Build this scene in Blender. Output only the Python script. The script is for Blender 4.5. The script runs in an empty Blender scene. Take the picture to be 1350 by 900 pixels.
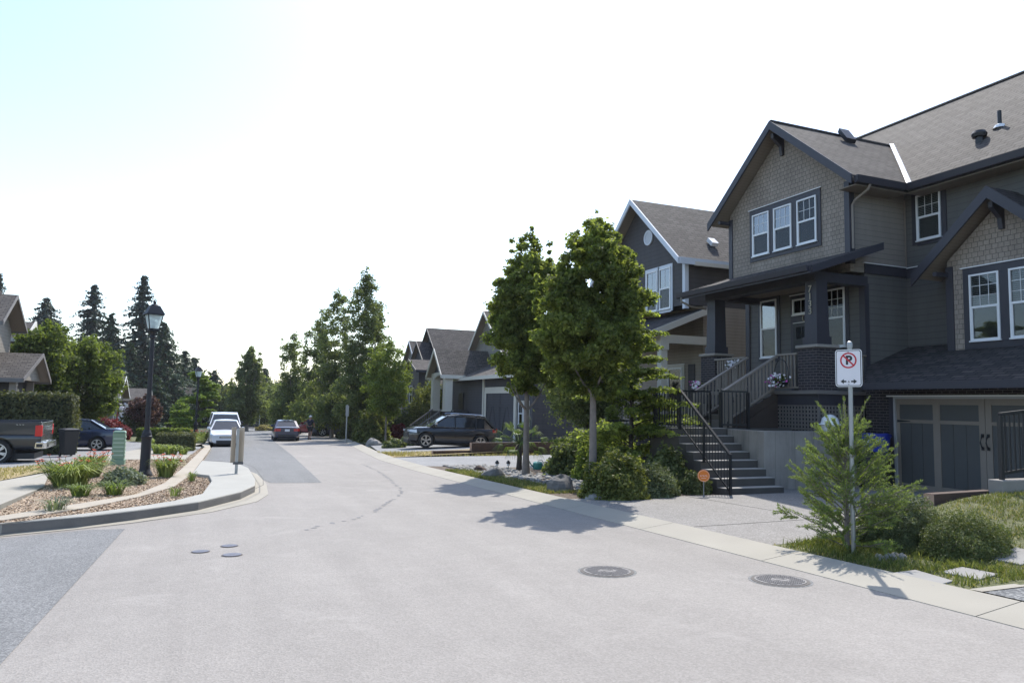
SUN_E, SKY_S, EXPO, HAZE = 2.85, .15, 1.0, .0002
import bpy, math, random
import numpy as np
from mathutils import Vector, Matrix
R = math.radians
rnd = random.Random(7)
rng = np.random.default_rng(11)
scene = bpy.context.scene
COL = scene.collection

def G(y, off=0.0):
    """height of the gently falling street at distance y"""
    return -0.022*min(y, 130.0) + off

# ------------------------------------------------------------------ objects
ORIG = {}
def tag(o, label=None, cat=None, group=None, kind=None):
    if label: o['label'] = label
    if cat: o['category'] = cat
    if group: o['group'] = group
    if kind: o['kind'] = kind
    return o
def thing(name, label, cat, loc=(0, 0, 0), group=None):
    o = bpy.data.objects.new(name, None); COL.objects.link(o)
    o.location = loc; o.empty_display_size = .3
    ORIG[o.name] = Vector(loc)
    return tag(o, label, cat, group)
def root_origin(o):
    return ORIG.get(o.name, Vector((0, 0, 0))) if o is not None else Vector((0, 0, 0))
def copy_tree(o, parent=None):
    c = o.copy(); COL.objects.link(c)
    if parent is not None: c.parent = parent
    for ch in list(o.children): copy_tree(ch, c)
    return c

SPLIT = {'arrow', 'corner_board', 'rake_lookout', 'door_flashing', 'garage_casing', 'strap_hinge', 'band_flashing', 'flat_soffit', 'gutter', 'pillar', 'door_pillar', 'window_trim', 'brick_wall', 'porch_beam', 'bolt', 'trim', 'flower', 'frond_stem', 'board', 'bumper_step', 'door_light', 'ridge_cap', 'shoe', 'roof_rail', 'grille', 'side_badge', 'stringer', 'bed_wall'}
class MB:
    """collects faces, then links them as ONE mesh object"""
    def __init__(s): s.v = []; s.f = []; s.m = []; s.cur = 0
    def face(s, pts):
        b = len(s.v); s.v += [tuple(p) for p in pts]
        s.f.append(tuple(range(b, b+len(pts)))); s.m.append(s.cur); return s
    def mesh(s, vs, fs):
        b = len(s.v); s.v += [tuple(p) for p in vs]
        for f in fs: s.f.append(tuple(b+i for i in f)); s.m.append(s.cur)
        return s
    def box(s, x0, y0, z0, x1, y1, z1):
        x0, x1 = sorted((x0, x1)); y0, y1 = sorted((y0, y1)); z0, z1 = sorted((z0, z1))
        vs = [(x0,y0,z0),(x1,y0,z0),(x1,y1,z0),(x0,y1,z0),(x0,y0,z1),(x1,y0,z1),(x1,y1,z1),(x0,y1,z1)]
        return s.mesh(vs, [(0,3,2,1),(4,5,6,7),(0,1,5,4),(1,2,6,5),(2,3,7,6),(3,0,4,7)])
    def prism(s, pts, d):
        """closed outline pts (3-D, planar) pushed along vector d"""
        n = len(pts); d = Vector(d); a = [Vector(p) for p in pts]; b = [p+d for p in a]
        nrm = Vector((0, 0, 0))
        for i in range(n): nrm += (a[i]-a[0]).cross(a[(i+1) % n]-a[0])
        if nrm.dot(d) > 0: a.reverse(); b.reverse()
        fs = [tuple(range(n)), tuple(range(2*n-1, n-1, -1))]
        for i in range(n):
            j = (i+1) % n; fs.append((i, i+n, j+n, j))
        return s.mesh(a+b, fs)
    def beam(s, a, b, w, h, up=(0, 0, 1)):
        """bar of section w (sideways) x h (up) from a to b, its axis in the middle"""
        a, b = Vector(a), Vector(b); d = (b-a).normalized(); up = Vector(up)
        if abs(d.dot(up)) > .98: up = Vector((1, 0, 0))
        sd = d.cross(up).normalized()*(w/2); u = sd.cross(d).normalized()*(h/2)
        return s.prism([a-sd-u, a+sd-u, a+sd+u, a-sd+u], b-a)
    def tube(s, path, r, n=8, cap=True):
        path = [Vector(p) for p in path]; k = len(path)
        rr = r if isinstance(r, (list, tuple)) else [r]*k
        b = len(s.v); ref = Vector((0, 0, 1))
        for i, p in enumerate(path):
            t = (path[min(i+1, k-1)]-path[max(i-1, 0)]).normalized()
            rf = ref if abs(t.dot(ref)) < .95 else Vector((1, 0, 0))
            a = t.cross(rf).normalized(); c = t.cross(a)
            for j in range(n):
                th = 2*math.pi*j/n
                s.v.append(tuple(p+(a*math.cos(th)+c*math.sin(th))*rr[i]))
        for i in range(k-1):
            for j in range(n):
                q = (j+1) % n
                s.f.append((b+i*n+j, b+i*n+q, b+(i+1)*n+q, b+(i+1)*n+j)); s.m.append(s.cur)
        if cap:
            s.f.append(tuple(b+j for j in range(n-1, -1, -1))); s.m.append(s.cur)
            s.f.append(tuple(b+(k-1)*n+j for j in range(n))); s.m.append(s.cur)
        return s
    def lathe(s, prof, c=(0, 0, 0), n=20, axis='z', cap=True):
        """profile [(r, h)] turned about an axis through c"""
        b = len(s.v); k = len(prof)
        for r, h in prof:
            for j in range(n):
                th = 2*math.pi*j/n; x, y = r*math.cos(th), r*math.sin(th)
                p = {'z': (x, y, h), 'x': (h, x, y), 'y': (y, h, x)}[axis]
                s.v.append((c[0]+p[0], c[1]+p[1], c[2]+p[2]))
        for i in range(k-1):
            for j in range(n):
                q = (j+1) % n
                s.f.append((b+i*n+j, b+i*n+q, b+(i+1)*n+q, b+(i+1)*n+j)); s.m.append(s.cur)
        if cap:
            s.f.append(tuple(b+j for j in range(n-1, -1, -1))); s.m.append(s.cur)
            s.f.append(tuple(b+(k-1)*n+j for j in range(n))); s.m.append(s.cur)
        return s
    def cyl(s, c, r, h, n=16, axis='z'):
        return s.lathe([(r, 0), (r, h)], c, n, axis)
    def clusters(s, gap=.03):
        """separate pieces (groups of touching islands) as their own collectors"""
        par = list(range(len(s.v)))
        def find(i):
            while par[i] != i: par[i] = par[par[i]]; i = par[i]
            return i
        for f in s.f:
            for q in f[1:]: par[find(q)] = find(f[0])
        isl = {}
        for i, f in enumerate(s.f): isl.setdefault(find(f[0]), []).append(i)
        groups = []
        for fs in isl.values():
            pts = np.array([s.v[q] for i in fs for q in s.f[i]]); lo, hi = pts.min(0)-gap/2, pts.max(0)+gap/2
            hit = [g for g in groups if all(lo <= g[2]) and all(hi >= g[1])]
            for g in hit: fs = fs+g[0]; lo = np.minimum(lo, g[1]); hi = np.maximum(hi, g[2]); groups = [h for h in groups if h is not g]
            groups.append((fs, lo, hi))
        out = []
        for fs, lo, hi in groups:
            m = MB()
            for i in fs: m.mesh([s.v[q] for q in s.f[i]], [tuple(range(len(s.f[i])))])
            out.append((m, fs))
        res = []
        for m, fs in out:
            k = MB(); idx = {}
            for i in fs:
                for q in s.f[i]:
                    if q not in idx: idx[q] = len(k.v); k.v.append(s.v[q])
                k.f.append(tuple(idx[q] for q in s.f[i])); k.m.append(s.m[i])
            res.append(k)
        return res
    def build(s, name, mats, parent=None, smooth=False, bevel=0, loc=None, uv=True):
        if name in SPLIT:
            cl = s.clusters()
            if len(cl) > 1: return [k._build(name, mats, parent, smooth, bevel, loc, uv) for k in cl][0]
        return s._build(name, mats, parent, smooth, bevel, loc, uv)
    def _build(s, name, mats, parent=None, smooth=False, bevel=0, loc=None, uv=True):
        o0 = root_origin(parent) if loc is None else Vector(loc)
        if not isinstance(mats, (list, tuple)): mats = [mats]
        me = bpy.data.meshes.new(name)
        arr = np.array(s.v, dtype=np.float64).reshape(-1, 3)
        me.from_pydata([tuple(p) for p in (arr-np.array(o0))], [], s.f)
        for m in mats: me.materials.append(m)
        if len(mats) > 1: me.polygons.foreach_set('material_index', s.m)
        if uv:
            ul = me.uv_layers.new(name='UVMap'); me.update()
            data = np.zeros((len(me.loops), 2), dtype=np.float32)
            for p in me.polygons:
                n = p.normal
                if abs(n.z) > .999: ux, uy = Vector((1, 0, 0)), Vector((0, 1, 0))
                else:
                    ux = Vector((0, 0, 1)).cross(n).normalized(); uy = n.cross(ux)
                for li in p.loop_indices:
                    w = arr[me.loops[li].vertex_index]
                    data[li] = (ux.x*w[0]+ux.y*w[1]+ux.z*w[2], uy.x*w[0]+uy.y*w[1]+uy.z*w[2])
            ul.data.foreach_set('uv', data.ravel())
        o = bpy.data.objects.new(name, me); COL.objects.link(o)
        if bevel:
            md = o.modifiers.new('bevel', 'BEVEL'); md.width = bevel; md.segments = 2; md.limit_method = 'ANGLE'
        if smooth:
            me.polygons.foreach_set('use_smooth', [True]*len(me.polygons))
            try: me.set_sharp_from_angle(angle=R(38))
            except Exception: pass
        if parent is not None: o.parent = parent; ORIG[o.name] = o0
        else: o.location = o0
        me.update(); return o

def cards(name, V, mat, parent, o0, nper=4):
    """many loose small faces (leaves, needles, blades) as one mesh; V = (n, nper, 3)"""
    n = len(V); me = bpy.data.meshes.new(name)
    me.vertices.add(n*nper); me.loops.add(n*nper); me.polygons.add(n)
    me.vertices.foreach_set('co', (V.reshape(-1, 3)-np.array(o0)).astype(np.float32).ravel())
    me.loops.foreach_set('vertex_index', np.arange(n*nper, dtype=np.int32))
    me.polygons.foreach_set('loop_start', np.arange(0, n*nper, nper, dtype=np.int32))
    me.polygons.foreach_set('loop_total', np.full(n, nper, dtype=np.int32))
    me.update(calc_edges=True); me.validate()
    me.materials.append(mat)
    o = bpy.data.objects.new(name, me); COL.objects.link(o)
    if parent is not None: o.parent = parent; ORIG[o.name] = Vector(o0)
    else: o.location = o0
    return o
def unit(a): return a/np.maximum(np.linalg.norm(a, axis=-1, keepdims=True), 1e-9)
def leaf_quads(P, N, size, asp=.62, droop=.25):
    """kite-shaped leaves at P whose faces look along N"""
    n = len(P); a = unit(np.cross(N, rng.normal(size=(n, 3)))); a[:, 2] -= droop; a = unit(a)
    b = unit(np.cross(N, a)); sz = (size*rng.uniform(.65, 1.35, n))[:, None]
    N = unit(np.cross(a, b))
    tip = P+a*sz; base = P-a*sz*.35
    mid = P+a*sz*.2+N*sz*.12
    return np.stack([base, mid+b*sz*asp, tip, mid-b*sz*asp], axis=1)

# ---------------------------------------------------------------- materials
def newmat(name):
    m = bpy.data.materials.new(name); m.use_nodes = True
    nt = m.node_tree; b = nt.nodes['Principled BSDF']
    return m, nt, b
def N(nt, t, **k):
    n = nt.nodes.new(t)
    for a, v in k.items():
        if a in n.inputs: n.inputs[a].default_value = v
        else: setattr(n, a, v)
    return n
def c4(c): return (c[0], c[1], c[2], 1)
def mixc(nt, fac, a, b, mode='MIX'):
    n = nt.nodes.new('ShaderNodeMix'); n.data_type = 'RGBA'; n.blend_type = mode
    for s, v in ((n.inputs[0], fac), (n.inputs[6], a), (n.inputs[7], b)):
        if hasattr(v, 'is_linked'): nt.links.new(v, s)
        elif isinstance(v, (int, float)): s.default_value = v
        else: s.default_value = c4(v)
    return n.outputs[2]
def mathn(nt, op, a, b=None, c=None):
    n = nt.nodes.new('ShaderNodeMath'); n.operation = op
    for s, v in zip(n.inputs, (a, b, c)):
        if v is None: continue
        if hasattr(v, 'is_linked'): nt.links.new(v, s)
        else: s.default_value = v
    return n.outputs[0]
def coord(nt, kind='UV', scale=(1, 1, 1), rot=0):
    tc = nt.nodes.new('ShaderNodeTexCoord'); mp = nt.nodes.new('ShaderNodeMapping')
    mp.inputs['Scale'].default_value = scale; mp.inputs['Rotation'].default_value = (0, 0, rot)
    nt.links.new(tc.outputs[kind], mp.inputs[0]); return mp.outputs[0]
def noise(nt, vec, scale, detail=4, rough=.6, dist=0.):
    n = N(nt, 'ShaderNodeTexNoise', Scale=scale, Detail=detail, Roughness=rough, Distortion=dist)
    nt.links.new(vec, n.inputs['Vector']); return n.outputs['Fac']
def ramp(nt, fac, stops):
    r = nt.nodes.new('ShaderNodeValToRGB'); e = r.color_ramp.elements
    while len(e) < len(stops): e.new(.5)
    for el, (p, c) in zip(e, stops):
        el.position = p; el.color = c4(c) if isinstance(c, (tuple, list)) else (c, c, c, 1)
    nt.links.new(fac, r.inputs[0]); return r.outputs[0]
def bump(nt, b, h, strength, dist=.02):
    n = N(nt, 'ShaderNodeBump', Strength=strength, Distance=dist)
    nt.links.new(h, n.inputs['Height']); nt.links.new(n.outputs[0], b.inputs['Normal'])
def shade(c, k): return tuple(min(1, v*k) for v in c)

def plain(name, col, rough=.6, var=.12, scale=3., metal=0., bmp=0., fine=40., kind='Object', spec=.5, coat=0.):
    m, nt, b = newmat(name); v = coord(nt, kind)
    f = noise(nt, v, scale, 5)
    base = mixc(nt, f, shade(col, 1-var*1.6), shade(col, 1+var*1.6))
    nt.links.new(base, b.inputs['Base Color'])
    f2 = noise(nt, v, scale*4, 3)
    r = mathn(nt, 'MULTIPLY_ADD', f2, .25, rough-.12); nt.links.new(r, b.inputs['Roughness'])
    b.inputs['Metallic'].default_value = metal; b.inputs['Specular IOR Level'].default_value = spec
    b.inputs['Coat Weight'].default_value = coat; b.inputs['Coat Roughness'].default_value = .05
    if bmp: bump(nt, b, noise(nt, v, fine, 4), bmp, .01)
    return m
def lap(name, col, pitch=.165):
    """horizontal lap siding: each course steps out towards its lower edge"""
    m, nt, b = newmat(name); v = coord(nt, 'UV')
    sx = nt.nodes.new('ShaderNodeSeparateXYZ'); nt.links.new(v, sx.inputs[0])
    t = mathn(nt, 'FRACT', mathn(nt, 'DIVIDE', sx.outputs[1], pitch))
    gap = ramp(nt, t, [(0, .25), (.05, .8), (.09, 1)])
    gr = noise(nt, coord(nt, 'UV', (2, 45, 1)), 3, 4)
    bl = noise(nt, v, .8, 4)
    c = mixc(nt, gr, shade(col, .9), shade(col, 1.1)); c = mixc(nt, bl, shade(col, .85), c)
    st = noise(nt, coord(nt, 'UV', (1.8, .2, 1)), 1.4, 5, .65); c = mixc(nt, 1, c, ramp(nt, st, [(.3, .84), (.62, 1.)]), 'MULTIPLY')
    c = mixc(nt, 1, c, gap, 'MULTIPLY'); nt.links.new(c, b.inputs['Base Color'])
    b.inputs['Roughness'].default_value = .62; b.inputs['Specular IOR Level'].default_value = .3
    h = mathn(nt, 'SUBTRACT', 1., t); h = mathn(nt, 'ADD', h, mathn(nt, 'MULTIPLY', gr, .04))
    bump(nt, b, h, .8, .018); return m
def brickmat(name, c1, c2, mortar, w, h, ms, rough=.85, offset=.5, bias=0., bmp=.7, dist=.01, grime=.25, wob=0.):
    m, nt, b = newmat(name); v = coord(nt, 'UV')
    if wob:
        nz = N(nt, 'ShaderNodeTexNoise', Scale=2.2, Detail=2.); nt.links.new(v, nz.inputs['Vector'])
        vm = nt.nodes.new('ShaderNodeVectorMath'); vm.operation = 'MULTIPLY_ADD'
        nt.links.new(nz.outputs['Color'], vm.inputs[0]); vm.inputs[1].default_value = (wob, wob*.25, 0); nt.links.new(v, vm.inputs[2]); v2 = vm.outputs[0]
    else: v2 = v
    t = N(nt, 'ShaderNodeTexBrick', Scale=1., Bias=bias); t.offset = offset
    t.inputs['Color1'].default_value = c4(c1); t.inputs['Color2'].default_value = c4(c2); t.inputs['Mortar'].default_value = c4(mortar)
    t.inputs['Mortar Size'].default_value = ms; t.inputs['Mortar Smooth'].default_value = .2
    t.inputs['Brick Width'].default_value = w; t.inputs['Row Height'].default_value = h
    nt.links.new(v2, t.inputs['Vector'])
    f = noise(nt, v, .7, 5); g = noise(nt, v, 30, 3)
    c = mixc(nt, ramp(nt, f, [(.3, 1-grime), (.7, 1+0*grime)]), (0, 0, 0), t.outputs['Color'])
    c = mixc(nt, 1, t.outputs['Color'], ramp(nt, f, [(.3, 1-grime), (.7, 1.)]), 'MULTIPLY')
    st = noise(nt, coord(nt, 'UV', (2.2, .16, 1)), 1.6, 5, .65); c = mixc(nt, 1, c, ramp(nt, st, [(.3, .82), (.62, 1.)]), 'MULTIPLY')
    c = mixc(nt, 1, c, ramp(nt, g, [(.25, .72), (.75, 1.)]), 'MULTIPLY')
    nt.links.new(c, b.inputs['Base Color'])
    b.inputs['Roughness'].default_value = rough; b.inputs['Specular IOR Level'].default_value = .25
    hh = mathn(nt, 'SUBTRACT', mathn(nt, 'MULTIPLY', g, .25), t.outputs['Fac'])
    bump(nt, b, hh, bmp, dist); return m
def leafmat(name, dark, light, trans=.3, rough=.45, patch=.6):
    m, nt, b = newmat(name)
    gi = nt.nodes.new('ShaderNodeNewGeometry')
    pn = noise(nt, coord(nt, 'Object'), patch, 3)
    fac = mathn(nt, 'ADD', mathn(nt, 'MULTIPLY', gi.outputs['Random Per Island'], .75), mathn(nt, 'MULTIPLY_ADD', pn, 1.2, -.45))
    c = ramp(nt, fac, [(0., dark), (.45, tuple(a*.5+d*.5 for a, d in zip(dark, light))), (.85, light), (1., tuple(min(1, d*1.45) for d in light))])
    nt.links.new(c, b.inputs['Base Color'])
    b.inputs['Roughness'].default_value = .58; b.inputs['Specular IOR Level'].default_value = .16
    tl = nt.nodes.new('ShaderNodeBsdfTranslucent')
    tc = mixc(nt, 1, c, (1.7, 1.75, .75), 'MULTIPLY'); nt.links.new(tc, tl.inputs[0])
    mx = nt.nodes.new('ShaderNodeMixShader'); mx.inputs[0].default_value = trans
    nt.links.new(b.outputs[0], mx.inputs[1]); nt.links.new(tl.outputs[0], mx.inputs[2])
    nt.links.new(mx.outputs[0], nt.nodes['Material Output'].inputs[0]); return m
def glassmat(name, tint=(.66, .69, .7), refl=.0):
    m, nt, b = newmat(name); nt.nodes.remove(b)
    tr = nt.nodes.new('ShaderNodeBsdfTransparent'); tr.inputs[0].default_value = c4(tint)
    gl = nt.nodes.new('ShaderNodeBsdfGlossy'); gl.inputs['Roughness'].default_value = .015; gl.inputs[0].default_value = (.95, .97, 1, 1)
    fr = N(nt, 'ShaderNodeFresnel', IOR=1.5)
    f = mathn(nt, 'ADD', fr.outputs[0], refl)
    mx = nt.nodes.new('ShaderNodeMixShader'); nt.links.new(f, mx.inputs[0])
    nt.links.new(tr.outputs[0], mx.inputs[1]); nt.links.new(gl.outputs[0], mx.inputs[2])
    nt.links.new(mx.outputs[0], nt.nodes['Material Output'].inputs[0]); return m
def aggregate(name, dark, mid, light, cell, rough=.85, big=.12, bmp=.5, stain=None):
    """asphalt, exposed aggregate or chip ground: small stones, slow blotches, faint streaks"""
    m, nt, b = newmat(name); v = coord(nt, 'Object')
    vo = N(nt, 'ShaderNodeTexVoronoi', Scale=cell); nt.links.new(v, vo.inputs['Vector'])
    sx = nt.nodes.new('ShaderNodeSeparateColor'); nt.links.new(vo.outputs['Color'], sx.inputs[0])
    c = ramp(nt, sx.outputs[0], [(0, dark), (.5, mid), (1, light)])
    s1 = noise(nt, v, .35, 6, .65); s2 = noise(nt, v, 2.5, 5, .7)
    s3 = noise(nt, coord(nt, 'Object', (1.6, .12, 1), .1), 1.2, 4, .6)
    c = mixc(nt, 1, c, ramp(nt, s1, [(.3, 1-big), (.7, 1+0.)]), 'MULTIPLY')
    c = mixc(nt, 1, c, ramp(nt, s2, [(.3, 1-big*.8), (.7, 1.)]), 'MULTIPLY')
    c = mixc(nt, 1, c, ramp(nt, s3, [(.3, 1-big*.9), (.65, 1.)]), 'MULTIPLY')
    if stain:
        s4 = noise(nt, v, .9, 6, .7, .6); c = mixc(nt, ramp(nt, s4, [(.56, 0.), (.72, .55)]), c, stain)
    nt.links.new(c, b.inputs['Base Color'])
    b.inputs['Roughness'].default_value = rough; b.inputs['Specular IOR Level'].default_value = .3
    bump(nt, b, vo.outputs['Distance'], bmp, .006); return m

M = {}
M['siding'] = lap('grey_lap_siding', (.14, .136, .128))
M['taupe_lap'] = lap('taupe_lap_siding', (.285, .25, .215), .15)
M['beige_lap'] = lap('beige_lap_siding', (.34, .29, .235), .12)
M['char_lap'] = lap('charcoal_lap_siding', (.072, .066, .067), .17)
M['blue_lap'] = lap('slate_lap_siding', (.08, .078, .088), .16)
M['tan_lap'] = lap('tan_lap_siding', (.25, .225, .19), .16)
M['shake'] = brickmat('taupe_cedar_shake', (.465, .395, .33), (.40, .338, .283), (.21, .176, .147), .15, .125, .006, offset=.37, bmp=.9, dist=.012, grime=.26, wob=.05)
M['shingle'] = brickmat('brown_roof_shingle', (.16, .142, .128), (.095, .084, .078), (.042, .038, .036), .33, .165, .016, offset=.41, bmp=.9, dist=.012, grime=.2, wob=.06)
M['shingle_dark'] = brickmat('charcoal_roof_shingle', (.135, .118, .112), (.066, .06, .06), (.03, .028, .029), .33, .165, .018, offset=.41, bmp=.9, dist=.012, grime=.3, wob=.06)
M['brick'] = brickmat('dark_brick', (.06, .05, .056), (.038, .036, .046), (.2, .185, .18), .205, .072, .0085, bmp=.7)
M['navy'] = plain('navy_trim_paint', (.037, .036, .047), .5, .1)
M['white'] = plain('white_vinyl', (.78, .79, .8), .35, .03)
M['cream'] = plain('cream_trim_paint', (.6, .57, .5), .5, .05)
M['bluewhite'] = plain('pale_trim_paint', (.58, .62, .68), .5, .05)
M['taupe'] = plain('taupe_paint', (.235, .2, .168), .55, .08)
M['taupe_grey'] = plain('grey_taupe_paint', (.165, .15, .14), .6, .08)
M['soffit'] = lap('tan_soffit_board', (.30, .25, .2), .1)
M['panel'] = plain('blue_grey_door_panel', (.078, .08, .08), .5, .06)
M['black'] = plain('black_metal', (.012, .013, .016), .38, .1)
M['iron'] = plain('cast_iron', (.085, .085, .09), .55, .2, 12, bmp=.3)
M['steel'] = plain('galvanised_steel', (.33, .34, .34), .42, .08, 6, metal=.6)
M['white_metal'] = plain('white_metal_flashing', (.8, .8, .8), .4, .03)
M['concrete'] = plain('poured_concrete', (.29, .265, .235), .85, .22, 1.3, bmp=.4, fine=25)
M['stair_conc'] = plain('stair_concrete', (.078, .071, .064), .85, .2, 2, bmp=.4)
M['pave'] = plain('pale_concrete', (.325, .30, .25), .85, .12, 1.2, bmp=.25, fine=60)
M['kerbconc'] = plain('kerb_concrete', (.40, .385, .35), .85, .14, 1.5, bmp=.3, fine=50)
M['tan_conc'] = plain('tan_concrete', (.36, .315, .25), .85, .14, 1.5, bmp=.3, fine=50)
M['asphalt'] = aggregate('weathered_asphalt', (.275, .255, .232), (.315, .291, .265), (.355, .329, .301), 75, big=.11, stain=(.36, .335, .308))
M['asphalt_new'] = aggregate('dark_asphalt_patch', (.15, .15, .148), (.205, .205, .202), (.30, .298, .292), 75, big=.14)
M['aggregate'] = aggregate('exposed_aggregate', (.20, .186, .17), (.275, .26, .242), (.37, .352, .332), 60, big=.12, bmp=.25)
M['drive'] = aggregate('driveway_asphalt', (.21, .21, .21), (.28, .28, .28), (.36, .36, .36), 60, big=.14)
M['mulch'] = aggregate('bark_mulch', (.16, .11, .07), (.36, .265, .175), (.53, .42, .295), 34, big=.2, bmp=1)
M['soil'] = aggregate('bed_soil', (.07, .05, .036), (.14, .1, .07), (.22, .17, .125), 30, big=.25, bmp=1)
M['lawn'] = aggregate('dry_lawn', (.085, .10, .036), (.15, .165, .062), (.26, .25, .12), 35, big=.3, bmp=1)
M['straw'] = aggregate('straw_lawn', (.26, .19, .08), (.42, .32, .15), (.55, .44, .24), 35, big=.25, bmp=1)
M['green_ground'] = aggregate('rough_grass', (.03, .045, .015), (.06, .08, .028), (.12, .13, .055), 30, big=.3, bmp=1)
M['wood'] = plain('weathered_timber', (.075, .043, .031), .8, .3, 5, bmp=.5, fine=18)
M['wood_end'] = plain('cut_timber_end', (.42, .28, .2), .8, .15, 8)
M['bark'] = plain('grey_tree_bark', (.20, .17, .15), .9, .3, 7, bmp=.8, fine=22)
M['bark_dark'] = plain('dark_tree_bark', (.055, .045, .04), .9, .3, 6, bmp=.8, fine=20)
M['glass'] = glassmat('window_glass')
M['glass_bright'] = glassmat('upper_window_glass', refl=.2)
M['screen'] = plain('insect_screen', (.17, .17, .165), .8, .06)
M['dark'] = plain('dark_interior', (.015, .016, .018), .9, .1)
M['rock'] = plain('grey_boulder', (.15, .143, .135), .85, .3, 3, bmp=.9, fine=9)
M['stone'] = plain('river_stone', (.25, .238, .22), .75, .3, 9)
M['flag'] = plain('stepping_stone', (.27, .26, .245), .85, .12, 3, bmp=.3)
M['tyre'] = plain('tyre_rubber', (.017, .017, .018), .75, .1)
M['rim'] = plain('alloy_rim', (.55, .56, .58), .3, .05, metal=.85)
M['chrome'] = plain('chrome', (.75, .76, .78), .15, .03, metal=1.)
M['carglass'] = plain('tinted_car_glass', (.014, .018, .022), .05, .02, spec=1.)
M['head'] = plain('headlamp_lens', (.62, .66, .7), .1, .05, spec=1.)
M['tail'] = plain('tail_lamp_lens', (.45, .015, .018), .15, .08, spec=.8)
M['plastic'] = plain('black_plastic', (.02, .021, .024), .5, .1)
M['plate'] = plain('plate_white', (.72, .73, .75), .4, .03)
M['padconc'] = plain('bright_pad_concrete', (.34, .33, .295), .85, .1, 1.4, bmp=.25, fine=60)
M['joint'] = plain('dark_joint', (.12, .115, .1), .9, .1)  # dark line colour for the paving joints
M['aggregate_dark'] = aggregate('dark_exposed_aggregate', (.08, .085, .09), (.17, .175, .18), (.36, .36, .35), 38, big=.12)
M['lid'] = plain('worn_iron_lid', (.13, .125, .13), .55, .25, 14, bmp=.4, fine=60)
M['valve'] = plain('blue_grey_valve_lid', (.10, .102, .13), .55, .2, 14)
M['seam'] = plain('tar_seam', (.17, .165, .165), .8, .15)
M['chip'] = plain('bark_chip', (.48, .37, .265), .9, .35, 9); M['chip_dark'] = plain('dark_bark_chip', (.24, .165, .115), .9, .35, 9)
for k, v in dict(green_paint=(.19, .29, .2), pale_green=(.36, .46, .37), blue_bag=(.012, .03, .3), orange_sign=(.72, .19, .018), pale_orange=(.8, .6, .5), teal=(.06, .28, .26), sign_white=(.74, .72, .74), sign_red=(.5, .02, .035), board_tan=(.55, .45, .34)).items():
    M[k] = plain(k, v, .5, .06)
M['lamp_black'] = plain('lamp_black_paint', (.014, .015, .021), .6, .1)
M['lantern_glass'] = glassmat('lantern_glass', (.75, .85, .86), .05)
M['lamp_bulb'] = plain('lamp_globe', (.6, .68, .68), .3, .05)
M['skin'] = plain('skin', (.36, .2, .14), .6, .08); M['navy_cloth'] = plain('navy_cloth', (.018, .02, .035), .85, .1); M['dark_cloth'] = plain('dark_cloth', (.03, .028, .03), .85, .1); M['tail_bright'] = plain('bright_tail_lens', (.6, .02, .02), .2, .05); M['chrome_dark'] = plain('smoked_chrome', (.32, .33, .34), .18, .1, metal=.9)
M['kerb_face'] = plain('shade_tinted_kerb_face', (.165, .158, .15), .9, .25, 2.5, bmp=.4, fine=30)  # backlit shade of the kerb face, put into a darker concrete colour
M['dark_wood'] = plain('dark_stained_wood', (.045, .032, .026), .75, .25, 5)
def frosted():
    m, nt, b = newmat('frosted_lantern_glass'); nt.nodes.remove(b)
    tr = nt.nodes.new('ShaderNodeBsdfTransparent'); tr.inputs[0].default_value = (.85, .92, .93, 1); tl = nt.nodes.new('ShaderNodeBsdfTranslucent'); tl.inputs[0].default_value = (.8, .88, .9, 1); df = nt.nodes.new('ShaderNodeBsdfDiffuse'); df.inputs[0].default_value = (.7, .78, .8, 1)
    m1 = nt.nodes.new('ShaderNodeMixShader'); m1.inputs[0].default_value = .5; nt.links.new(tl.outputs[0], m1.inputs[1]); nt.links.new(df.outputs[0], m1.inputs[2])
    mx = nt.nodes.new('ShaderNodeMixShader'); mx.inputs[0].default_value = .62; nt.links.new(tr.outputs[0], mx.inputs[1]); nt.links.new(m1.outputs[0], mx.inputs[2]); nt.links.new(mx.outputs[0], nt.nodes['Material Output'].inputs[0]); return m
M['lantern_glass'] = frosted()
M['tread'] = plain('sunlit_tint_tread', (.36, .34, .31), .85, .15, 3)  # sunlight on the treads put into the colour, paler than the steps
M['rust'] = plain('rusty_iron', (.10, .09, .082), .8, .3, 15, bmp=.3)
M['taupe_plate'] = plain('grey_sign_back', (.34, .34, .33), .5, .05)
# ------------------------------------------------------- building helpers
def fbox(mb, P, u, n, u0, u1, z0, z1, n0, n1):
    """box in a wall frame: u along the wall (to the right seen from outside), z up, n outwards"""
    P = Vector(P); u = Vector(u); n = Vector(n); k = Vector((0, 0, 1))
    pts = [P+u*u0+k*z0+n*n0, P+u*u1+k*z0+n*n0, P+u*u1+k*z1+n*n0, P+u*u0+k*z1+n*n0]
    return mb.prism(pts, n*(n1-n0))
FX = ((0, -1, 0), (-1, 0, 0))      # wall looking at the street from the right side
FY = ((1, 0, 0), (0, -1, 0))       # wall looking back at the camera
FXL = ((0, 1, 0), (1, 0, 0))       # wall looking at the street from the left side

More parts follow.
